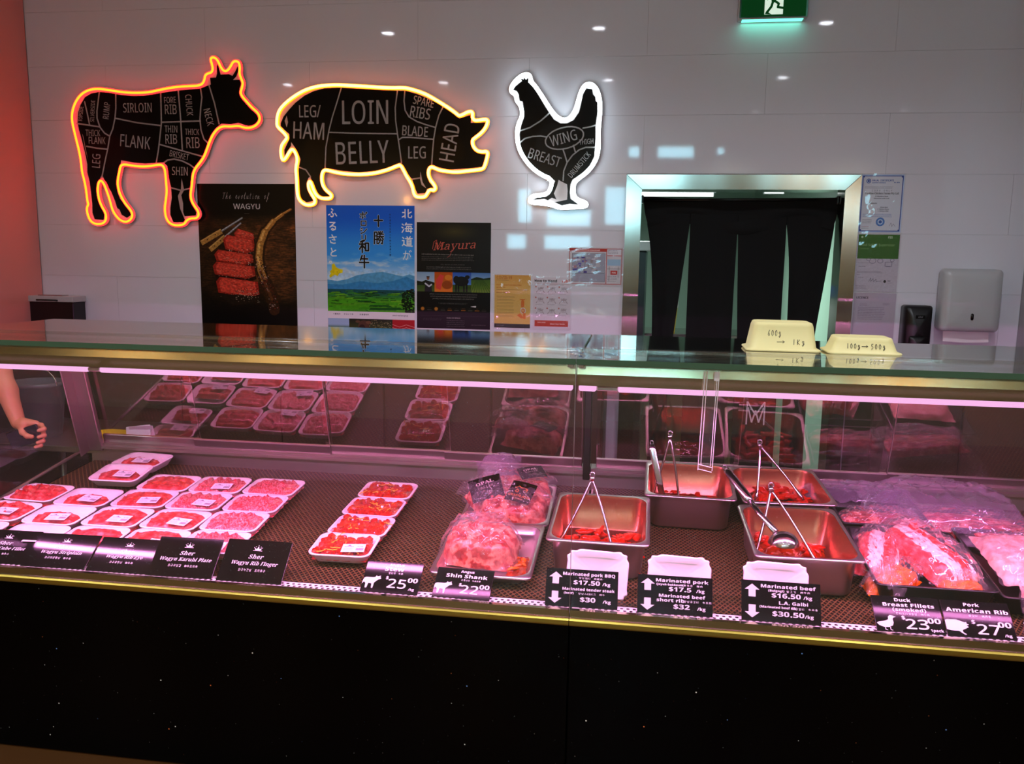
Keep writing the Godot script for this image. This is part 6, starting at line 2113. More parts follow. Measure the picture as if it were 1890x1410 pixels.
func arrow(cv: Cv, x: float, y: float, s: float, up: bool, c: Color):
	var p := PackedVector2Array()
	for d in [[0, -50], [42, -6], [20, -6], [20, 50], [-20, 50], [-20, -6], [-42, -6]]:
		p.append(Vector2(x + d[0] * s, y + d[1] * s * (1.0 if up else -1.0)))
	cv.poly(p, c)


func bt(cv: Cv, f: Font, s_: String, x: float, y: float, ch: float, c: Color, sx := 1.0, al := 0.5):
	cv.text(f, s_, x, y, ch * 1.1, c, sx, al, 0.0, 0.0, 0.55)


func card_print(k: int) -> ImageTexture:
	var bg := Color(0.045, 0.043, 0.045)
	var ink := Color(0.9, 0.88, 0.9)
	var b := font("bold")
	if k < 5:
		var cv := Cv.new(420, 290, bg)
		# little crown over the heading
		for d in [[-26, 0], [-16, -6], [0, -16], [16, -6], [26, 0]]:
			cv.disc(210 + d[0], 52 + d[1] * 0.9, 2.6, 2.6, ink)
		cv.poly(PackedVector2Array([Vector2(192, 70), Vector2(186, 54), Vector2(202, 62), Vector2(210, 42), Vector2(218, 62), Vector2(234, 54), Vector2(228, 70)]), ink)
		cv.rect(180, 72, 60, 3, ink)
		var rows: Array = [["Sher", "Wagyu Cube Fillet", "와규안심 和牛小"], ["Sher", "Wagyu Striploin", "와규채끝등심 和牛条"], ["Sher", "Wagyu Rib Eye", "와규꽃등심 和牛肉"], ["Sher", "Wagyu Karubi Plate", "와규우삼겹 和牛五花肉"], ["Sher", "Wagyu Rib Finger", "와규늑간살 五花条子"]][k]
		cv.text(font("serif_bold"), rows[0], 210, 130, 28, ink, 1.05, 0.5, 0.0, 0.3)
		cv.text(font("serif_bold"), rows[1], 210, 174, 25, ink, 0.98, 0.5, 0.0, 0.3)
		var n: int = rows[2].length()
		cv.strokes(rows[2], 210 - n * 9.0, 200, 17, 20, 1.9, ink, false, 1.06)
		return cv.done()
	if k < 7:
		var cv := Cv.new(420, 260, bg)
		if k == 5:
			bt(cv, b, "ANGUS", 225, 34, 17, ink, 1.25)
			bt(cv, b, "Stew", 215, 76, 29, ink, 1.42)
			cv.strokes("양지국 牛肉", 176, 86, 17, 19, 2.0, ink)
			bull(cv, 6, 112, 1.32, ink)
			bt(cv, b, "$", 176, 150, 24, ink, 1.1)
			cv.text(font(), "25", 256, 218, 74, ink, 1.32, 0.5, 0.0, 0.0, 1.6)
			bt(cv, b, "00", 368, 166, 34, ink, 1.35)
			bt(cv, b, "/kg", 370, 232, 17, ink, 1.1)
		else:
			bt(cv, b, "Angus", 226, 36, 18, ink, 1.25)
			bt(cv, b, "Shin Shank", 226, 82, 27, ink, 1.42)
			cv.strokes("아롱사태 牛肉花条", 190, 94, 15, 17, 1.8, ink)
			bull(cv, 4, 112, 1.32, ink)
			bt(cv, b, "$", 190, 158, 24, ink, 1.1)
			cv.text(font(), "22", 262, 218, 72, ink, 1.32, 0.5, 0.0, 0.0, 1.6)
			bt(cv, b, "00", 370, 170, 34, ink, 1.35)
		return cv.done()
	if k < 10:
		var cv := Cv.new(440, 310, Color(0.05, 0.04, 0.06))
		var up: Array = [["Marinated pork BBQ", "양념돼지 烤猪肉", "$17.50", 0.84], ["Marinated pork", "제육볶음 猪肉", "$17.5", 1.06], ["Marinated beef", "불고기 烤牛肉", "$16.50", 1.06]][k - 7]
		var dn: Array = [["Marinated tender steak", "(beef)", "양념스테이크 烤牛", "$30"], ["Marinated beef", "short rib", "양념꽃갈비 牛五花", "$32"], ["L.A. Galbi", "(Marinated beef rib)", "LA갈비 牛肉条", "$30.50"]][k - 7]
		arrow(cv, 58, 76, 1.0, true, ink)
		arrow(cv, 58, 238, 1.0, false, ink)
		bt(cv, b, up[0], 262, 50, 23, ink, up[3] * 1.12)
		if k == 8:
			bt(cv, b, "(Jeyuk-bokkeum)", 110, 78, 14, ink, 0.95, 0.0)
			cv.strokes("제육볶음 猪肉", 250, 62, 18, 18, 1.9, ink)
		elif k == 9:
			bt(cv, b, "(Bulgogi)", 150, 78, 14, ink, 1.0, 0.0)
			cv.strokes("불고기 烤牛肉", 250, 62, 18, 18, 1.9, ink)
		else:
			cv.strokes(up[1], 200, 60, 17, 18, 1.9, ink)
		bt(cv, b, up[2], 250, 124, 32, ink, 1.12)
		bt(cv, b, "/kg", 370, 124, 22, ink, 0.95)
		bt(cv, b, dn[0], 262 if k != 9 else 290, 174, 22 if k != 7 else 20, ink, [0.92, 1.1, 1.1][k - 7])
		if k == 8:
			bt(cv, b, dn[1], 112, 212, 24, ink, 1.1, 0.0)
			cv.strokes(dn[2], 272, 192, 17, 19, 1.9, ink)
		else:
			bt(cv, b, dn[1], 112 if k == 7 else 100, 206, 15, ink, 0.95, 0.0)
			cv.strokes(dn[2].replace("LA", ""), 200 if k == 7 else 316, 190, 17, 18, 1.9, ink)
			if k == 9:
				bt(cv, b, "LA", 292, 206, 15, ink, 1.0)
		bt(cv, b, dn[3], 260, 266, 34, ink, 1.15)
		bt(cv, b, "/kg", 376, 268, 22, ink, 0.95)
		return cv.done()
	var cv := Cv.new(420, 290, bg)
	if k == 10:
		bt(cv, b, "Duck", 196, 42, 24, ink, 1.2)
		bt(cv, b, "Breast Fillets", 226, 84, 25, ink, 1.36)
		bt(cv, b, "(smoked)", 226, 122, 24, ink, 1.3)
		cv.strokes("훈제오리가슴살 烤小肉", 136, 132, 18, 19, 2.0, ink)
		duck(cv, 4, 152, 1.3, ink)
		bt(cv, b, "$", 178, 190, 28, ink, 1.1)
		cv.text(font(), "23", 256, 262, 78, ink, 1.3, 0.5, 0.0, 0.0, 1.8)
		bt(cv, b, "00", 366, 210, 38, ink, 1.35)
		bt(cv, b, "1pack", 372, 276, 18, ink, 1.05)
	else:
		bt(cv, b, "Pork", 190, 42, 24, ink, 1.25)
		bt(cv, b, "American Rib", 216, 92, 28, ink, 1.42)
		cv.strokes("등갈비 猪肉条", 156, 108, 19, 20, 2.1, ink)
		hog(cv, -2, 148, 1.42, ink)
		bt(cv, b, "$", 176, 184, 28, ink, 1.1)
		cv.text(font(), "27", 262, 262, 78, ink, 1.3, 0.5, 0.0, 0.0, 1.8)
		bt(cv, b, "00", 366, 200, 38, ink, 1.35)
		bt(cv, b, "/kg", 372, 274, 18, ink, 1.05)
	return cv.done()


func build_tags():
	var words := ["black fillet name card, cut off by the photo's left edge", "name card hidden in glare, between the fillet card and another glaring card", "name card half hidden in glare, left of the karubi plate card", "black name card reading wagyu karubi plate under a small crown", "black name card reading wagyu rib finger under a small crown", "price card for stew at 25.00 with a white bull", "price card for shin shank at 22.00 with a white bull", "arrowed price card for pork BBQ 17.50 and tender steak 30", "arrowed price card for pork 17.5 and beef short rib 32", "arrowed price card for marinated beef 16.50 and galbi 30.50", "price card for smoked duck breast fillets at 23.00", "price card for pork american rib at 27.00 with a white pig"]
	# centre of the bottom edge x, width, height, lean from the upright in degrees, turn
	var spots := [[-2.02, 0.21, 0.13, 55, 2], [-1.81, 0.215, 0.13, 55, 2], [-1.59, 0.21, 0.13, 55, 1], [-1.378, 0.212, 0.135, 46, 2], [-1.15, 0.212, 0.14, 44, 0], [-0.706, 0.178, 0.108, 54, 0], [-0.486, 0.175, 0.1, 52, -2], [-0.13, 0.21, 0.108, 28, 1], [0.137, 0.212, 0.108, 28, 1], [0.43, 0.216, 0.112, 26, 0], [0.775, 0.181, 0.108, 50, 2], [0.957, 0.178, 0.108, 50, 1]]
	for i in spots.size():
		var s: Array = spots[i]
		var t := thing("price_card", words[i], "price card", Vector3(s[0], 0.6155, 2.37), Vector3(deg_to_rad(-s[3]), 0, 0), "black cards along the front of the case")
		t.basis = Basis(Vector3.UP, deg_to_rad(s[4])) * t.basis
		part("acrylic", boxm(Vector3(-s[1] / 2, 0, -0.003), Vector3(s[1] / 2, s[2], 0.0), 0.0008), M.black_gloss, t)
		var q := MB.new()
		q.quad(Vector3(-s[1] / 2 + 0.001, 0.001, 0.0006), Vector3(s[1] / 2 - 0.001, 0.001, 0.0006), Vector3(s[1] / 2 - 0.001, s[2] - 0.001, 0.0006), Vector3(-s[1] / 2 + 0.001, s[2] - 0.001, 0.0006))
		part("print", q.done(), printed("card_print_%d" % i, card_print(i), 0.06), t)
	# fluted white foam trays propping up the three arrowed cards
	for d in [[-0.09, "white fluted foam tray propping up the pork BBQ card"], [0.15, "white fluted foam tray propping up the short rib card"], [0.425, "white fluted foam tray propping up the galbi card"]]:
		var t := thing("foam_tray", d[1], "foam tray", Vector3(d[0], deck_y(2.3) + 0.006, 2.3), Vector3(deg_to_rad(-24), 0, 0), "empty foam trays behind the arrowed cards")
		var mb := MB.new(true)
		var rings := []
		for e in [[0.0, -0.018, 0.0], [0.002, -0.017, 0.0], [0.016, -0.004, 0.0], [0.02, 0.0, 0.0], [0.015, 0.001, 0.0], [0.0, -0.011, 0.0]]:
			var ring := PackedVector3Array()
			for k in 96:
				var a := TAU * k / 96
				var ca := cos(a)
				var sa := sin(a)
				var px: float = signf(ca) * pow(absf(ca), 0.35) * (0.072 + e[0])
				var py: float = signf(sa) * pow(absf(sa), 0.35) * (0.052 + e[0])
				var fl: float = 1.0 + (0.022 * sin(k * TAU / 8.0) if e[0] > 0.01 else 0.0)
				ring.append(Vector3(px * fl, 0.062 + py * fl, e[1]))
			rings.append(ring)
		mb.loft(rings, true, true)
		part("tray", mb.done(), M.foam, t)


# ---------------------------------------------------------------- on top of the counter

# marker strokes on the front of a box: words are [text, x, y, cell width, cell height], in metres from the face's lower middle
func foam_box(label: String, at: Vector3, turn: float, w: float, d: float, h: float, words: Array):
	var t := thing("foam_box", label, "foam box", at, Vector3(0, turn, 0), "cream foam boxes on the counter top")
	part("box", MB.new(true).loft([rr(w, d, 0.022, 0.0), rr(w + 0.004, d + 0.004, 0.024, 0.003), rr(w, d, 0.022, 0.006), rr(w - 0.02, d - 0.02, 0.028, 0.01), rr(w - 0.042, d - 0.036, 0.026, h - 0.012), rr(w - 0.05, d - 0.044, 0.022, h - 0.002), rr(w - 0.058, d - 0.052, 0.02, h), rr(w - 0.074, d - 0.068, 0.014, h - 0.003)], true, true).done(), M.cream_foam, t)
	var lean := 0.008 / (h - 0.022)
	var mb := MB.new(true)
	for wd in words:
		for i in wd[0].length():
			for st in Cv.glyph(wd[0][i]):
				var p := []
				for k in st.size() / 2:
					var y: float = wd[2] + (1.0 - st[k * 2 + 1] * 0.01) * wd[4]
					p.append(Vector3(wd[1] + i * wd[3] * 1.12 + st[k * 2] * 0.01 * wd[3], y, d * 0.5 - 0.0098 - (y - 0.01) * lean))
				mb.tube(p, 0.0009, 5)
	part("handwriting", mb.done(), M.marker, t)


func build_counter_things():
	foam_box("taller cream foam box marked 600g to 1Kg by hand", Vector3(0.452, 1.3385, 1.93), -0.02, 0.222, 0.17, 0.088, [["600g", -0.05, 0.045, 0.0095, 0.022], ["→", -0.022, 0.02, 0.026, 0.02], ["1Kg", 0.024, 0.02, 0.012, 0.02]])
	foam_box("low cream foam box marked 100g to 500g by hand", Vector3(0.688, 1.3385, 1.955), -0.02, 0.212, 0.16, 0.05, [["100g", -0.056, 0.016, 0.0095, 0.018], ["→", -0.012, 0.017, 0.02, 0.016], ["500g", 0.014, 0.016, 0.01, 0.018]])
	# clear strip taped inside the front glass
	var s := thing("hanging_strip", "long clear plastic strip taped inside the front glass", "plastic strip", Vector3(0.205, 1.32, 2.386))
	var mb := MB.new(true)
	mb.sheet(1, 8, func(u, v): return Vector3(lerpf(-0.019, 0.019, u) - 0.006 * (1.0 - v), lerpf(-0.275, 0.0, v), 0.0015))
	part("strip", mb.done(), M.sleeve, s)
	for x in [-0.019, 0.019, -0.012, 0.014]:
		part("edge", MB.new().tube([Vector3(x - 0.006, -0.275 if absf(x) > 0.018 else -0.262, 0.002), Vector3(x, 0.0, 0.002)], 0.0011, 4).done(), M.foam, s)
	for y in [-0.275, -0.262]:
		part("fold", MB.new().tube([Vector3(-0.026, y + 0.004, 0.002), Vector3(0.012, y - 0.004, 0.002)], 0.0011, 4).done(), M.foam, s)
	part("tape", boxm(Vector3(0.006, -0.026, 0.0025), Vector3(0.02, -0.002, 0.0035)), M.foam, s)


func build_staff():
	# things behind the left end of the case
	var b := thing("bucket", "pale bucket with a wire handle behind the case's left end", "bucket", Vector3(-2.86, 0.72, 1.05))
	var rings := []
	for d in [[0.1, 0.0], [0.125, 0.24], [0.132, 0.242], [0.132, 0.262], [0.12, 0.262], [0.1, 0.02]]:
		var ring := PackedVector3Array()
		for k in 24:
			ring.append(Vector3(d[0] * cos(TAU * k / 24), d[1], -d[0] * sin(TAU * k / 24)))
		rings.append(ring)
	part("pail", MB.new(true).loft(rings, true, true).done(), M.grey_plastic, b)
	var h := []
	for k in 13:
		var g := PI * k / 12.0
		h.append(Vector3(0.13 * cos(g), 0.25 + 0.09 * sin(g), 0.03))
	part("handle", MB.new(true).tube(h, 0.004, 6).done(), M.steel, b)
	var tb := thing("work_table", "steel work table behind the left end of the case", "table", Vector3(-2.75, 0, 0.95))
	part("table_top", boxm(Vector3(-0.31, 0.69, -0.3), Vector3(0.55, 0.72, 0.3), 0.004), M.steel_dull, tb)
	for sx in [-0.27, 0.5]:
		for sz in [-0.26, 0.26]:
			part("leg", MB.new(true).tube([Vector3(sx, 0, sz), Vector3(sx, 0.69, sz)], 0.018, 8).done(), M.steel_dull, tb)
	var y := thing("yellow_dish", "low yellow dish behind the sliding doors near the left post", "dish", Vector3(-2.42, 0.72, 1.12))
	part("dish", MB.new(true).loft([rr(0.16, 0.1, 0.04, 0.0), rr(0.2, 0.14, 0.05, 0.045), rr(0.19, 0.13, 0.05, 0.045), rr(0.15, 0.09, 0.04, 0.006)], true, true).done(), M.yellow_plastic, y)
	var p := thing("folded_paper", "folded white paper standing behind the sliding doors", "paper", Vector3(-2.27, 0.72, 1.15))
	var mb := MB.new()
	mb.box(Vector3(-0.06, 0, -0.001), Vector3(0.05, 0.09, 0.001))
	part("sheet", mb.done(), M.paper, p, Vector3.ZERO, Vector3(-0.35, 0.2, 0.12))
	part("flap", boxm(Vector3(-0.06, 0, -0.001), Vector3(0.05, 0.09, 0.001)), M.paper, p, Vector3(0, 0, -0.05), Vector3(0.35, 0.2, 0.05))


# ---------------------------------------------------------------- the person beside the case's left end

# bones are [from, to, radius there, radius here]; the surface of their smooth union, one vertex in each cell that it crosses
func body_mesh(bones: Array, cell: float, blend: float) -> ArrayMesh:
	var lo := Vector3.INF
	var hi := -Vector3.INF
	for b in bones:
		for e in 2:
			var r: Vector3 = Vector3.ONE * (b[2 + e] + cell * 2.5)
			lo = lo.min(b[e] - r)
			hi = hi.max(b[e] + r)
	var nx := ceili((hi.x - lo.x) / cell) + 1
	var ny := ceili((hi.y - lo.y) / cell) + 1
	var nz := ceili((hi.z - lo.z) / cell) + 1
	var f := PackedFloat32Array()
	f.resize(nx * ny * nz)
	f.fill(1.0)
	for b in bones:
		var p: Vector3 = b[0]
		var q: Vector3 = b[1]
		var ra: float = b[2]
		var rb: float = b[3]
		var reach := maxf(ra, rb) + blend + cell * 2.0
		var d := q - p
		var l2 := maxf(d.length_squared(), 1e-9)
		var a := ((p.min(q) - Vector3.ONE * reach - lo) / cell).floor()
		var c := ((p.max(q) + Vector3.ONE * reach - lo) / cell).ceil()
		for k in range(maxi(0, int(a.z)), mini(nz - 1, int(c.z)) + 1):
			for j in range(maxi(0, int(a.y)), mini(ny - 1, int(c.y)) + 1):
				for i in range(maxi(0, int(a.x)), mini(nx - 1, int(c.x)) + 1):
					var x := lo + Vector3(i, j, k) * cell
					var t := clampf((x - p).dot(d) / l2, 0.0, 1.0)
					var v := x.distance_to(p + d * t) - lerpf(ra, rb, t)
					var at := (k * ny + j) * nx + i
					var o := f[at]
					var h := maxf(blend - absf(o - v), 0.0) / blend
					f[at] = minf(o, v) - h * h * blend * 0.25
	var where := {}
	var steps := [0, 1, nx, nx + 1, nx * ny, nx * ny + 1, nx * ny + nx, nx * ny + nx + 1]
	var corner := [Vector3(0, 0, 0), Vector3(1, 0, 0), Vector3(0, 1, 0), Vector3(1, 1, 0), Vector3(0, 0, 1), Vector3(1, 0, 1), Vector3(0, 1, 1), Vector3(1, 1, 1)]
	var edges := [[0, 1], [2, 3], [4, 5], [6, 7], [0, 2], [1, 3], [4, 6], [5, 7], [0, 4], [1, 5], [2, 6], [3, 7]]
	for k in nz - 1:
		for j in ny - 1:
			for i in nx - 1:
				var at := (k * ny + j) * nx + i
				var inside := 0
				for s in steps:
					if f[at + s] < 0.0:
						inside += 1
				if inside == 0 or inside == 8:
					continue
				var sum := Vector3.ZERO
				var n := 0
				for e in edges:
					var u := f[at + steps[e[0]]]
					var w := f[at + steps[e[1]]]
					if (u < 0.0) != (w < 0.0):
						sum += corner[e[0]].lerp(corner[e[1]], u / (u - w))
						n += 1
				where[at] = lo + (Vector3(i, j, k) + sum / n) * cell
	var mb := MB.new(true)
	for at in where:
		for ax in 3:
			var s: int = [1, nx, nx * ny][ax]
			var s1: int = [nx, nx * ny, 1][ax]
			var s2: int = [nx * ny, 1, nx][ax]
			var here := f[at] < 0.0
			if here == (f[at + s] < 0.0) or not (where.has(at - s1) and where.has(at - s2) and where.has(at - s1 - s2)):
				continue
			if here:
				mb.quad(where[at - s1 - s2], where[at - s2], where[at], where[at - s1])
			else:
				mb.quad(where[at - s1], where[at], where[at - s2], where[at - s1 - s2])
	return mb.done()


func build_person():
	var base := Vector3(-2.98, 0, 1.5)
	var t := thing("person", "person in dark clothes beside the case's left end, bare forearm lowered, holding a phone", "person", base)
	var V := func(x: float, y: float, z: float) -> Vector3: return Vector3(x, y, z)
	# skin: head, neck, both arms and hands
	var sh := Vector3(0.185, 1.37, 0.0)
	var el := Vector3(0.285, 1.1, -0.02)
	var wr := Vector3(0.4, 0.885, 0.03)
	var bones := [
		[Vector3(0, 1.34, 0), Vector3(0, 1.48, 0.01), 0.06, 0.054], [Vector3(0, 1.56, 0.02), Vector3(0, 1.63, 0.0), 0.07, 0.088], [Vector3(0, 1.52, 0.055), Vector3(0, 1.56, 0.05), 0.04, 0.055],
		[Vector3(0, 1.575, 0.1), Vector3(0, 1.545, 0.112), 0.01, 0.015], [Vector3(-0.082, 1.575, 0.0), Vector3(-0.085, 1.55, 0.0), 0.018, 0.014], [Vector3(0.082, 1.575, 0.0), Vector3(0.085, 1.55, 0.0), 0.018, 0.014],
		[sh, el, 0.054, 0.046], [el, el.lerp(wr, 0.4), 0.046, 0.042], [el.lerp(wr, 0.4), wr, 0.042, 0.029],
		[Vector3(-0.185, 1.37, 0.0), Vector3(-0.235, 1.09, -0.02), 0.052, 0.042], [Vector3(-0.235, 1.09, -0.02), Vector3(-0.215, 0.86, 0.06), 0.041, 0.027],
		[Vector3(0, 1.34, 0), Vector3(0, 0.95, 0), 0.075, 0.075], [Vector3(-0.185, 1.37, 0.0), Vector3(0.185, 1.37, 0.0), 0.045, 0.045],
	]
	part("skin", body_mesh(bones, 0.011, 0.02), mat("skin", Color(0.78, 0.5, 0.36), 0.5), t)
	# the hand that holds the phone: palm, four fingers curled over its far edge, thumb across its face
	var hand := [[wr, Vector3(0.435, 0.88, 0.04), 0.028, 0.026], [Vector3(0.435, 0.888, 0.038), Vector3(0.482, 0.886, 0.036), 0.02, 0.015], [Vector3(0.43, 0.868, 0.036), Vector3(0.478, 0.85, 0.03), 0.021, 0.015], [Vector3(0.43, 0.858, 0.034), Vector3(0.47, 0.824, 0.03), 0.018, 0.012]]
	for d in [[0.484, 0.886, 0.51, 0.88, 0.529, 0.862, 0.0095], [0.486, 0.866, 0.514, 0.852, 0.527, 0.834, 0.0098], [0.48, 0.846, 0.508, 0.828, 0.52, 0.81, 0.0094], [0.472, 0.826, 0.496, 0.806, 0.508, 0.79, 0.0084]]:
		hand.append([Vector3(d[0], d[1], 0.032), Vector3(d[2], d[3], 0.033), d[6], d[6] * 0.96])
		hand.append([Vector3(d[2], d[3], 0.033), Vector3(d[4] + 0.004, d[5] + 0.006, 0.048), d[6] * 0.96, d[6] * 0.92])
		hand.append([Vector3(d[4] + 0.004, d[5] + 0.006, 0.048), Vector3(d[4] - 0.008, d[5] + 0.002, 0.066), d[6] * 0.92, d[6] * 0.8])
	hand.append_array([[Vector3(0.428, 0.872, 0.048), Vector3(0.445, 0.852, 0.066), 0.016, 0.0115], [Vector3(0.445, 0.852, 0.066), Vector3(0.472, 0.84, 0.074), 0.0112, 0.0105], [Vector3(0.472, 0.84, 0.074), Vector3(0.494, 0.838, 0.0735), 0.0103, 0.009]])
	part("hand", body_mesh(hand, 0.0032, 0.007), M.skin, t)
	var other := [[Vector3(-0.215, 0.87, 0.055), Vector3(-0.21, 0.79, 0.07), 0.027, 0.034]]
	for k in 4:
		var x := -0.232 + 0.0165 * k
		other.append([Vector3(x, 0.785, 0.07), Vector3(x + 0.002, 0.745 - 0.004 * absf(k - 1.4), 0.078), 0.0095, 0.009])
		other.append([Vector3(x + 0.002, 0.745 - 0.004 * absf(k - 1.4), 0.078), Vector3(x + 0.006, 0.71 - 0.006 * absf(k - 1.4), 0.07), 0.009, 0.0075])
	other.append_array([[Vector3(-0.19, 0.84, 0.075), Vector3(-0.178, 0.8, 0.092), 0.014, 0.011], [Vector3(-0.178, 0.8, 0.092), Vector3(-0.182, 0.765, 0.096), 0.0105, 0.009]])
	part("hand", body_mesh(other, 0.0035, 0.007), M.skin, t)
	# clothes
	var shirt := [
		[Vector3(-0.13, 1.375, -0.005), Vector3(0.13, 1.375, -0.005), 0.075, 0.075], [Vector3(-0.09, 1.26, 0.01), Vector3(0.09, 1.26, 0.01), 0.118, 0.118], [Vector3(0, 1.33, 0), Vector3(0, 0.95, 0.0), 0.11, 0.115], [Vector3(-0.07, 1.08, 0.01), Vector3(0.07, 1.08, 0.01), 0.115, 0.115], [Vector3(-0.075, 0.92, 0), Vector3(0.075, 0.92, 0), 0.118, 0.118],
		[Vector3(0.175, 1.375, 0.0), sh.lerp(el, 0.62), 0.068, 0.066], [Vector3(-0.175, 1.375, 0.0), Vector3(-0.217, 1.19, -0.012), 0.068, 0.064],
	]
	part("shirt", body_mesh(shirt, 0.016, 0.05), mat("navy_cloth", Color(0.03, 0.035, 0.06), 0.85), t)
	var legs := [[Vector3(-0.08, 0.88, 0), Vector3(0.08, 0.88, 0), 0.115, 0.115]]
	for s in [-1.0, 1.0]:
		legs.append([Vector3(s * 0.095, 0.84, 0), Vector3(s * 0.1, 0.48, 0.01), 0.092, 0.062])
		legs.append([Vector3(s * 0.1, 0.48, 0.01), Vector3(s * 0.105, 0.09, -0.01), 0.062, 0.048])
	part("trousers", body_mesh(legs, 0.018, 0.03), mat("dark_cloth", Color(0.03, 0.03, 0.035), 0.9), t)
	for s in [-1.0, 1.0]:
		part("shoe", body_mesh([[Vector3(s * 0.105, 0.045, -0.03), Vector3(s * 0.115, 0.035, 0.13), 0.045, 0.035], [Vector3(s * 0.105, 0.09, -0.02), Vector3(s * 0.105, 0.05, 0.0), 0.042, 0.045]], 0.014, 0.03), M.black, t)
		part("eye", MB.new(true).tube([Vector3(s * 0.032, 1.585, 0.072), Vector3(s * 0.032, 1.585, 0.09)], [0.012, 0.006], 10).done(), M.black_gloss, t)
	part("hair", body_mesh([[Vector3(0, 1.64, -0.02), Vector3(0, 1.68, 0.01), 0.096, 0.075], [Vector3(0, 1.6, -0.05), Vector3(0, 1.54, -0.06), 0.08, 0.05]], 0.012, 0.03), M.black, t)
	part("mouth", MB.new(true).tube([Vector3(-0.022, 1.512, 0.092), Vector3(0, 1.51, 0.098), Vector3(0.022, 1.512, 0.092)], [0.003, 0.006, 0.003], 8).done(), mat("lips", Color(0.55, 0.25, 0.22), 0.5), t)
	# the phone in that hand
	var ph := thing("phone", "dark phone held in the lowered hand beside the case's left end", "phone", base + Vector3(0.445, 0.832, 0.055), Vector3(0.1, 0.05, 0.32))
	part("case", boxm(Vector3(-0.076, -0.037, -0.0045), Vector3(0.076, 0.037, 0.0045), 0.003), M.black_gloss, ph)
	part("screen", boxm(Vector3(-0.072, -0.034, 0.0045), Vector3(0.072, 0.034, 0.0052)), mat("dark_screen", Color(0.1, 0.11, 0.16), 0.08), ph)
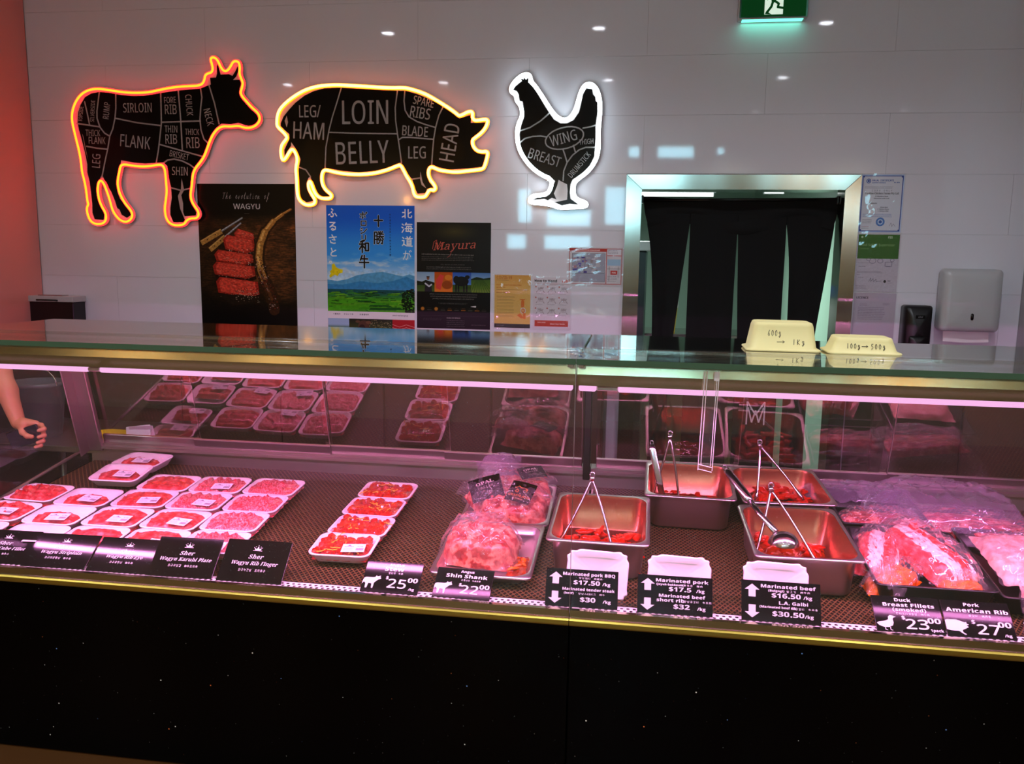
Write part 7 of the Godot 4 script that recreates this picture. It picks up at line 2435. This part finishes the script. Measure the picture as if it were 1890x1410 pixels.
const COW := {"neon":[-3306,2381,-3296,2423,-3272,2469,-3236,2506,-3192,2527,-3144,2534,-3088,2530,-3013,2518,-2948,2510,-2874,2508,-2808,2511,-2734,2525,-2660,2536,-2586,2541,-2513,2542,-2484,2551,-2470,2575,-2465,2599,-2447,2609,-2427,2612,-2417,2631,-2422,2659,-2430,2684,-2421,2695,-2403,2693,-2385,2675,-2369,2638,-2352,2619,-2329,2621,-2310,2645,-2296,2668,-2278,2673,-2260,2665,-2255,2636,-2260,2604,-2250,2576,-2240,2555,-2247,2527,-2257,2503,-2249,2482,-2227,2458,-2193,2421,-2162,2396,-2148,2376,-2146,2351,-2160,2331,-2183,2315,-2219,2308,-2250,2313,-2277,2322,-2322,2317,-2368,2320,-2400,2308,-2428,2279,-2448,2246,-2468,2200,-2491,2150,-2518,2117,-2547,2087,-2562,2058,-2568,2028,-2574,1982,-2584,1939,-2580,1905,-2561,1871,-2541,1846,-2537,1820,-2554,1803,-2592,1803,-2616,1790,-2631,1768,-2669,1761,-2706,1765,-2733,1784,-2746,1819,-2748,1862,-2739,1904,-2730,1956,-2732,2007,-2734,2049,-2737,2083,-2750,2104,-2773,2108,-2830,2098,-2887,2096,-2943,2102,-2995,2110,-3014,2100,-3023,2066,-3033,2032,-3039,1997,-3032,1954,-3016,1916,-2994,1881,-2967,1851,-2954,1826,-2960,1800,-2990,1778,-3028,1783,-3060,1812,-3082,1851,-3093,1902,-3109,1954,-3125,1997,-3143,2018,-3160,2006,-3169,1962,-3164,1911,-3148,1867,-3126,1833,-3122,1794,-3145,1767,-3193,1763,-3226,1780,-3243,1823,-3245,1858,-3232,1880,-3238,1893,-3241,1953,-3249,2014,-3262,2066,-3264,2126,-3272,2186,-3285,2245,-3295,2296,-3304,2339],
"shape":[-3223,2490,-3183,2510,-3135,2518,-3070,2513,-2995,2499,-2921,2493,-2846,2494,-2753,2507,-2642,2520,-2505,2529,-2454,2546,-2440,2550,-2443,2587,-2407,2588,-2400,2610,-2400,2647,-2392,2671,-2387,2634,-2379,2603,-2330,2605,-2308,2595,-2289,2621,-2274,2649,-2271,2624,-2285,2592,-2306,2573,-2259,2574,-2255,2551,-2268,2527,-2262,2503,-2227,2458,-2184,2413,-2156,2384,-2155,2355,-2178,2331,-2214,2321,-2241,2327,-2281,2340,-2331,2332,-2385,2336,-2423,2308,-2457,2258,-2472,2217,-2498,2150,-2537,2100,-2561,2075,-2573,2024,-2584,1965,-2596,1914,-2575,1871,-2558,1837,-2563,1820,-2633,1815,-2630,1781,-2705,1780,-2722,1823,-2720,1862,-2708,1922,-2710,1981,-2725,2049,-2727,2100,-2749,2121,-2796,2119,-2867,2115,-2942,2121,-3017,2134,-3022,2100,-3036,2057,-3053,2006,-3051,1954,-3035,1911,-3003,1877,-2972,1843,-2969,1821,-2998,1803,-3031,1821,-3043,1851,-3057,1859,-3069,1902,-3090,1954,-3121,1997,-3137,2040,-3151,2040,-3163,2006,-3180,1962,-3174,1911,-3158,1859,-3141,1824,-3148,1789,-3206,1793,-3218,1832,-3216,1884,-3220,1954,-3225,2014,-3236,2066,-3233,2108,-3243,2177,-3258,2245,-3273,2305,-3280,2347,-3271,2406,-3254,2448],
"lines":[[-3227,2464,-3214,2397,-3204,2334],[-3131,2515,-3140,2472,-3152,2413,-3154,2371,-3139,2321,-3112,2287,-3080,2270],[-3028,2506,-3032,2429,-3041,2370,-3058,2312,-3080,2270,-3096,2202,-3117,2134,-3136,2066,-3145,2036],[-3285,2343,-3204,2332,-3138,2322],[-3231,2213,-3165,2202,-3099,2196],[-3036,2370,-2901,2344,-2762,2328],[-2748,2507,-2750,2426,-2752,2343,-2766,2260,-2778,2193,-2796,2117],[-2752,2346,-2632,2349,-2512,2351],[-2640,2520,-2635,2425,-2632,2349,-2630,2194],[-2503,2526,-2497,2481,-2507,2424,-2514,2358,-2510,2300,-2494,2250,-2464,2223],[-2451,2546,-2422,2448,-2399,2335],[-2769,2222,-2639,2188,-2495,2151],[-2750,2118,-2725,2134,-2683,2140,-2633,2129,-2587,2108,-2549,2081],[-2709,1977,-2650,1963,-2586,1975]],
"gaps":[[-3255,2288,-3249,2271,-3226,2126,-3242,2203],[-2642,2032,-2629,1965,-2648,1935,-2639,1888,-2641,1841,-2627,1798,-2634,1798,-2659,1858,-2670,1930,-2649,1969]],
"words":[["TOPSIDE",-3255,2396,23,80],["SILVERSIDE",-3180,2412,25,83],["RUMP",-3092,2414,37,80],["SIRLOIN",-2897,2428,51,0],["FORE",-2693,2469,33,2],["RIB",-2691,2417,53,0],["CHUCK",-2577,2439,38,-87],["NECK",-2460,2372,41,-77],["FLANK",-2921,2238,69,-6],["THIN",-2695,2308,37,-2],["RIB",-2696,2252,53,0],["THICK",-2565,2291,33,-2],["RIB",-2563,2231,60,0],["THICK",-3186,2289,35,-2],["FLANK",-3162,2246,39,-2],["LEG",-3175,2130,51,84],["BRISKET",-2650,2161,34,-12],["SHIN",-2651,2072,47,-2]]}
const PIG := {"neon":[-2047,2334,-2042,2378,-2026,2410,-1994,2442,-1954,2470,-1906,2498,-1860,2517,-1805,2530,-1751,2535,-1690,2537,-1614,2532,-1523,2526,-1447,2520,-1372,2516,-1327,2517,-1290,2514,-1237,2500,-1185,2481,-1141,2457,-1096,2431,-1052,2404,-1019,2381,-1000,2365,-978,2372,-956,2384,-934,2389,-923,2379,-927,2358,-915,2340,-890,2341,-853,2347,-840,2340,-846,2315,-860,2291,-885,2267,-911,2249,-926,2236,-922,2207,-903,2183,-873,2174,-848,2178,-838,2169,-844,2137,-854,2102,-865,2084,-895,2079,-954,2073,-1013,2066,-1058,2070,-1110,2077,-1140,2091,-1159,2095,-1170,2080,-1172,2052,-1159,2023,-1140,2002,-1129,1980,-1140,1966,-1163,1973,-1176,1955,-1189,1933,-1216,1930,-1242,1933,-1255,1951,-1261,1987,-1276,2016,-1295,2044,-1314,2080,-1329,2103,-1344,2103,-1390,2084,-1451,2066,-1512,2056,-1574,2053,-1636,2055,-1698,2063,-1744,2074,-1767,2079,-1783,2069,-1790,2036,-1786,2000,-1770,1971,-1746,1952,-1731,1938,-1739,1921,-1770,1919,-1806,1925,-1829,1948,-1844,1985,-1855,2014,-1864,2014,-1870,1992,-1862,1963,-1845,1937,-1830,1912,-1834,1890,-1866,1882,-1897,1888,-1924,1911,-1934,1941,-1936,1985,-1937,2036,-1941,2087,-1928,2138,-1942,2175,-1957,2193,-1973,2182,-1989,2157,-2006,2135,-2018,2131,-2026,2153,-2028,2189,-2019,2218,-1999,2240,-1987,2255,-1998,2273,-2025,2298,-2044,2316],
"shape":[-2028,2334,-2011,2370,-1979,2406,-1939,2445,-1884,2483,-1829,2507,-1767,2521,-1675,2523,-1553,2515,-1447,2508,-1334,2503,-1305,2503,-1237,2484,-1178,2461,-1096,2422,-1045,2387,-1000,2353,-934,2372,-937,2330,-853,2331,-867,2298,-896,2270,-933,2246,-929,2207,-896,2169,-851,2162,-871,2096,-954,2088,-1058,2082,-1118,2095,-1148,2108,-1170,2095,-1185,2066,-1170,2016,-1144,1985,-1182,1977,-1185,1955,-1235,1951,-1250,1980,-1265,2027,-1291,2059,-1321,2109,-1333,2120,-1405,2091,-1482,2074,-1574,2067,-1666,2074,-1767,2091,-1791,2073,-1800,2036,-1789,1993,-1762,1956,-1735,1936,-1794,1932,-1825,1956,-1844,1992,-1858,2044,-1870,2036,-1883,2007,-1879,1970,-1861,1934,-1841,1908,-1885,1900,-1920,1922,-1927,1970,-1927,2021,-1928,2087,-1915,2138,-1937,2189,-1968,2233,-1970,2211,-1993,2182,-2009,2153,-2010,2189,-1991,2226,-1979,2247,-1978,2276,-2005,2298,-2028,2320],
"lines":[[-1669,2522,-1695,2446,-1723,2368,-1744,2296,-1764,2203,-1771,2090],[-1740,2284,-1602,2279,-1351,2274],[-1348,2504,-1361,2414,-1359,2344,-1347,2259,-1336,2188,-1327,2120],[-1306,2503,-1311,2449,-1305,2399,-1283,2364,-1238,2339,-1185,2321,-1135,2307],[-1340,2244,-1321,2255,-1283,2255,-1146,2244],[-1089,2420,-1115,2370,-1133,2307,-1144,2244,-1150,2173,-1155,2103],[-1269,2029,-1219,2037],[-1928,2095,-1885,2080,-1858,2042]],
"gaps":[[-1991,2377,-2004,2348,-1993,2312,-1984,2341],[-1219,2073,-1207,2016,-1185,1980,-1212,1998,-1221,2030]],
"words":[["LEG/",-1854,2399,64,0],["HAM",-1863,2294,91,-3],["LOIN",-1534,2391,125,0],["BELLY",-1553,2175,120,2],["SPARE",-1200,2444,43,-12],["RIBS",-1219,2385,58,-10],["BLADE",-1249,2288,52,-4],["LEG",-1238,2174,64,0],["HEAD",-1055,2226,84,80]]}
const HEN := {"neon":[-712,2487,-718,2502,-707,2528,-686,2551,-661,2571,-633,2579,-615,2571,-611,2550,-603,2533,-585,2516,-563,2485,-534,2444,-504,2399,-475,2364,-446,2344,-418,2339,-390,2353,-366,2391,-353,2438,-340,2485,-323,2516,-299,2525,-274,2517,-252,2488,-239,2444,-235,2389,-239,2328,-242,2267,-238,2205,-242,2157,-262,2109,-296,2067,-335,2039,-363,2015,-369,1976,-361,1938,-339,1920,-299,1908,-292,1892,-313,1885,-356,1884,-399,1879,-442,1879,-486,1895,-544,1903,-591,1905,-604,1915,-599,1933,-574,1944,-531,1946,-502,1958,-488,1990,-485,2018,-500,2035,-540,2053,-584,2081,-628,2126,-662,2179,-677,2228,-680,2283,-672,2325,-654,2359,-655,2393,-666,2424,-684,2442,-688,2469,-699,2480],
"shape":[-705,2500,-693,2517,-671,2534,-657,2544,-665,2558,-649,2551,-647,2561,-636,2550,-623,2563,-625,2537,-600,2516,-574,2482,-544,2433,-507,2378,-482,2344,-446,2323,-410,2323,-375,2340,-348,2380,-338,2424,-329,2472,-312,2502,-281,2497,-276,2471,-264,2458,-261,2437,-252,2430,-250,2376,-258,2308,-256,2253,-258,2198,-260,2150,-283,2102,-325,2060,-374,2029,-384,2004,-387,1962,-382,1927,-335,1896,-385,1902,-428,1892,-468,1909,-429,1916,-400,1923,-398,1969,-402,2004,-431,2018,-449,2028,-456,1997,-473,1955,-458,1923,-483,1933,-505,1919,-523,1926,-588,1920,-559,1935,-516,1937,-495,1958,-477,2000,-467,2021,-489,2039,-497,2049,-548,2067,-599,2102,-643,2158,-662,2214,-666,2269,-657,2318,-643,2359,-648,2407,-652,2438,-670,2442,-674,2476,-685,2493],
"lines":[[-669,2284,-610,2303,-553,2337,-505,2378],[-665,2223,-638,2245,-595,2256,-551,2258,-519,2253],[-324,2298,-282,2305,-256,2313],[-428,2186,-417,2157,-405,2119],[-373,2209,-368,2192,-362,2174],[-424,2025,-422,2074,-405,2119,-377,2157,-342,2185,-307,2198,-259,2198],[-321,2273,-321,2258,-327,2243,-340,2228,-358,2214,-381,2202,-406,2194,-433,2189,-459,2188,-483,2191,-502,2198,-517,2208,-524,2221,-525,2236,-518,2252,-505,2267,-487,2281,-464,2292,-438,2300,-412,2305,-386,2306,-362,2303,-343,2296,-329,2286,-321,2273]],
"gaps":[],
"words":[["WING",-429,2247,55,15],["BREAST",-527,2145,53,-17],["THIGH",-305,2228,26,5],["DRUMSTICK",-339,2107,29,50]]}
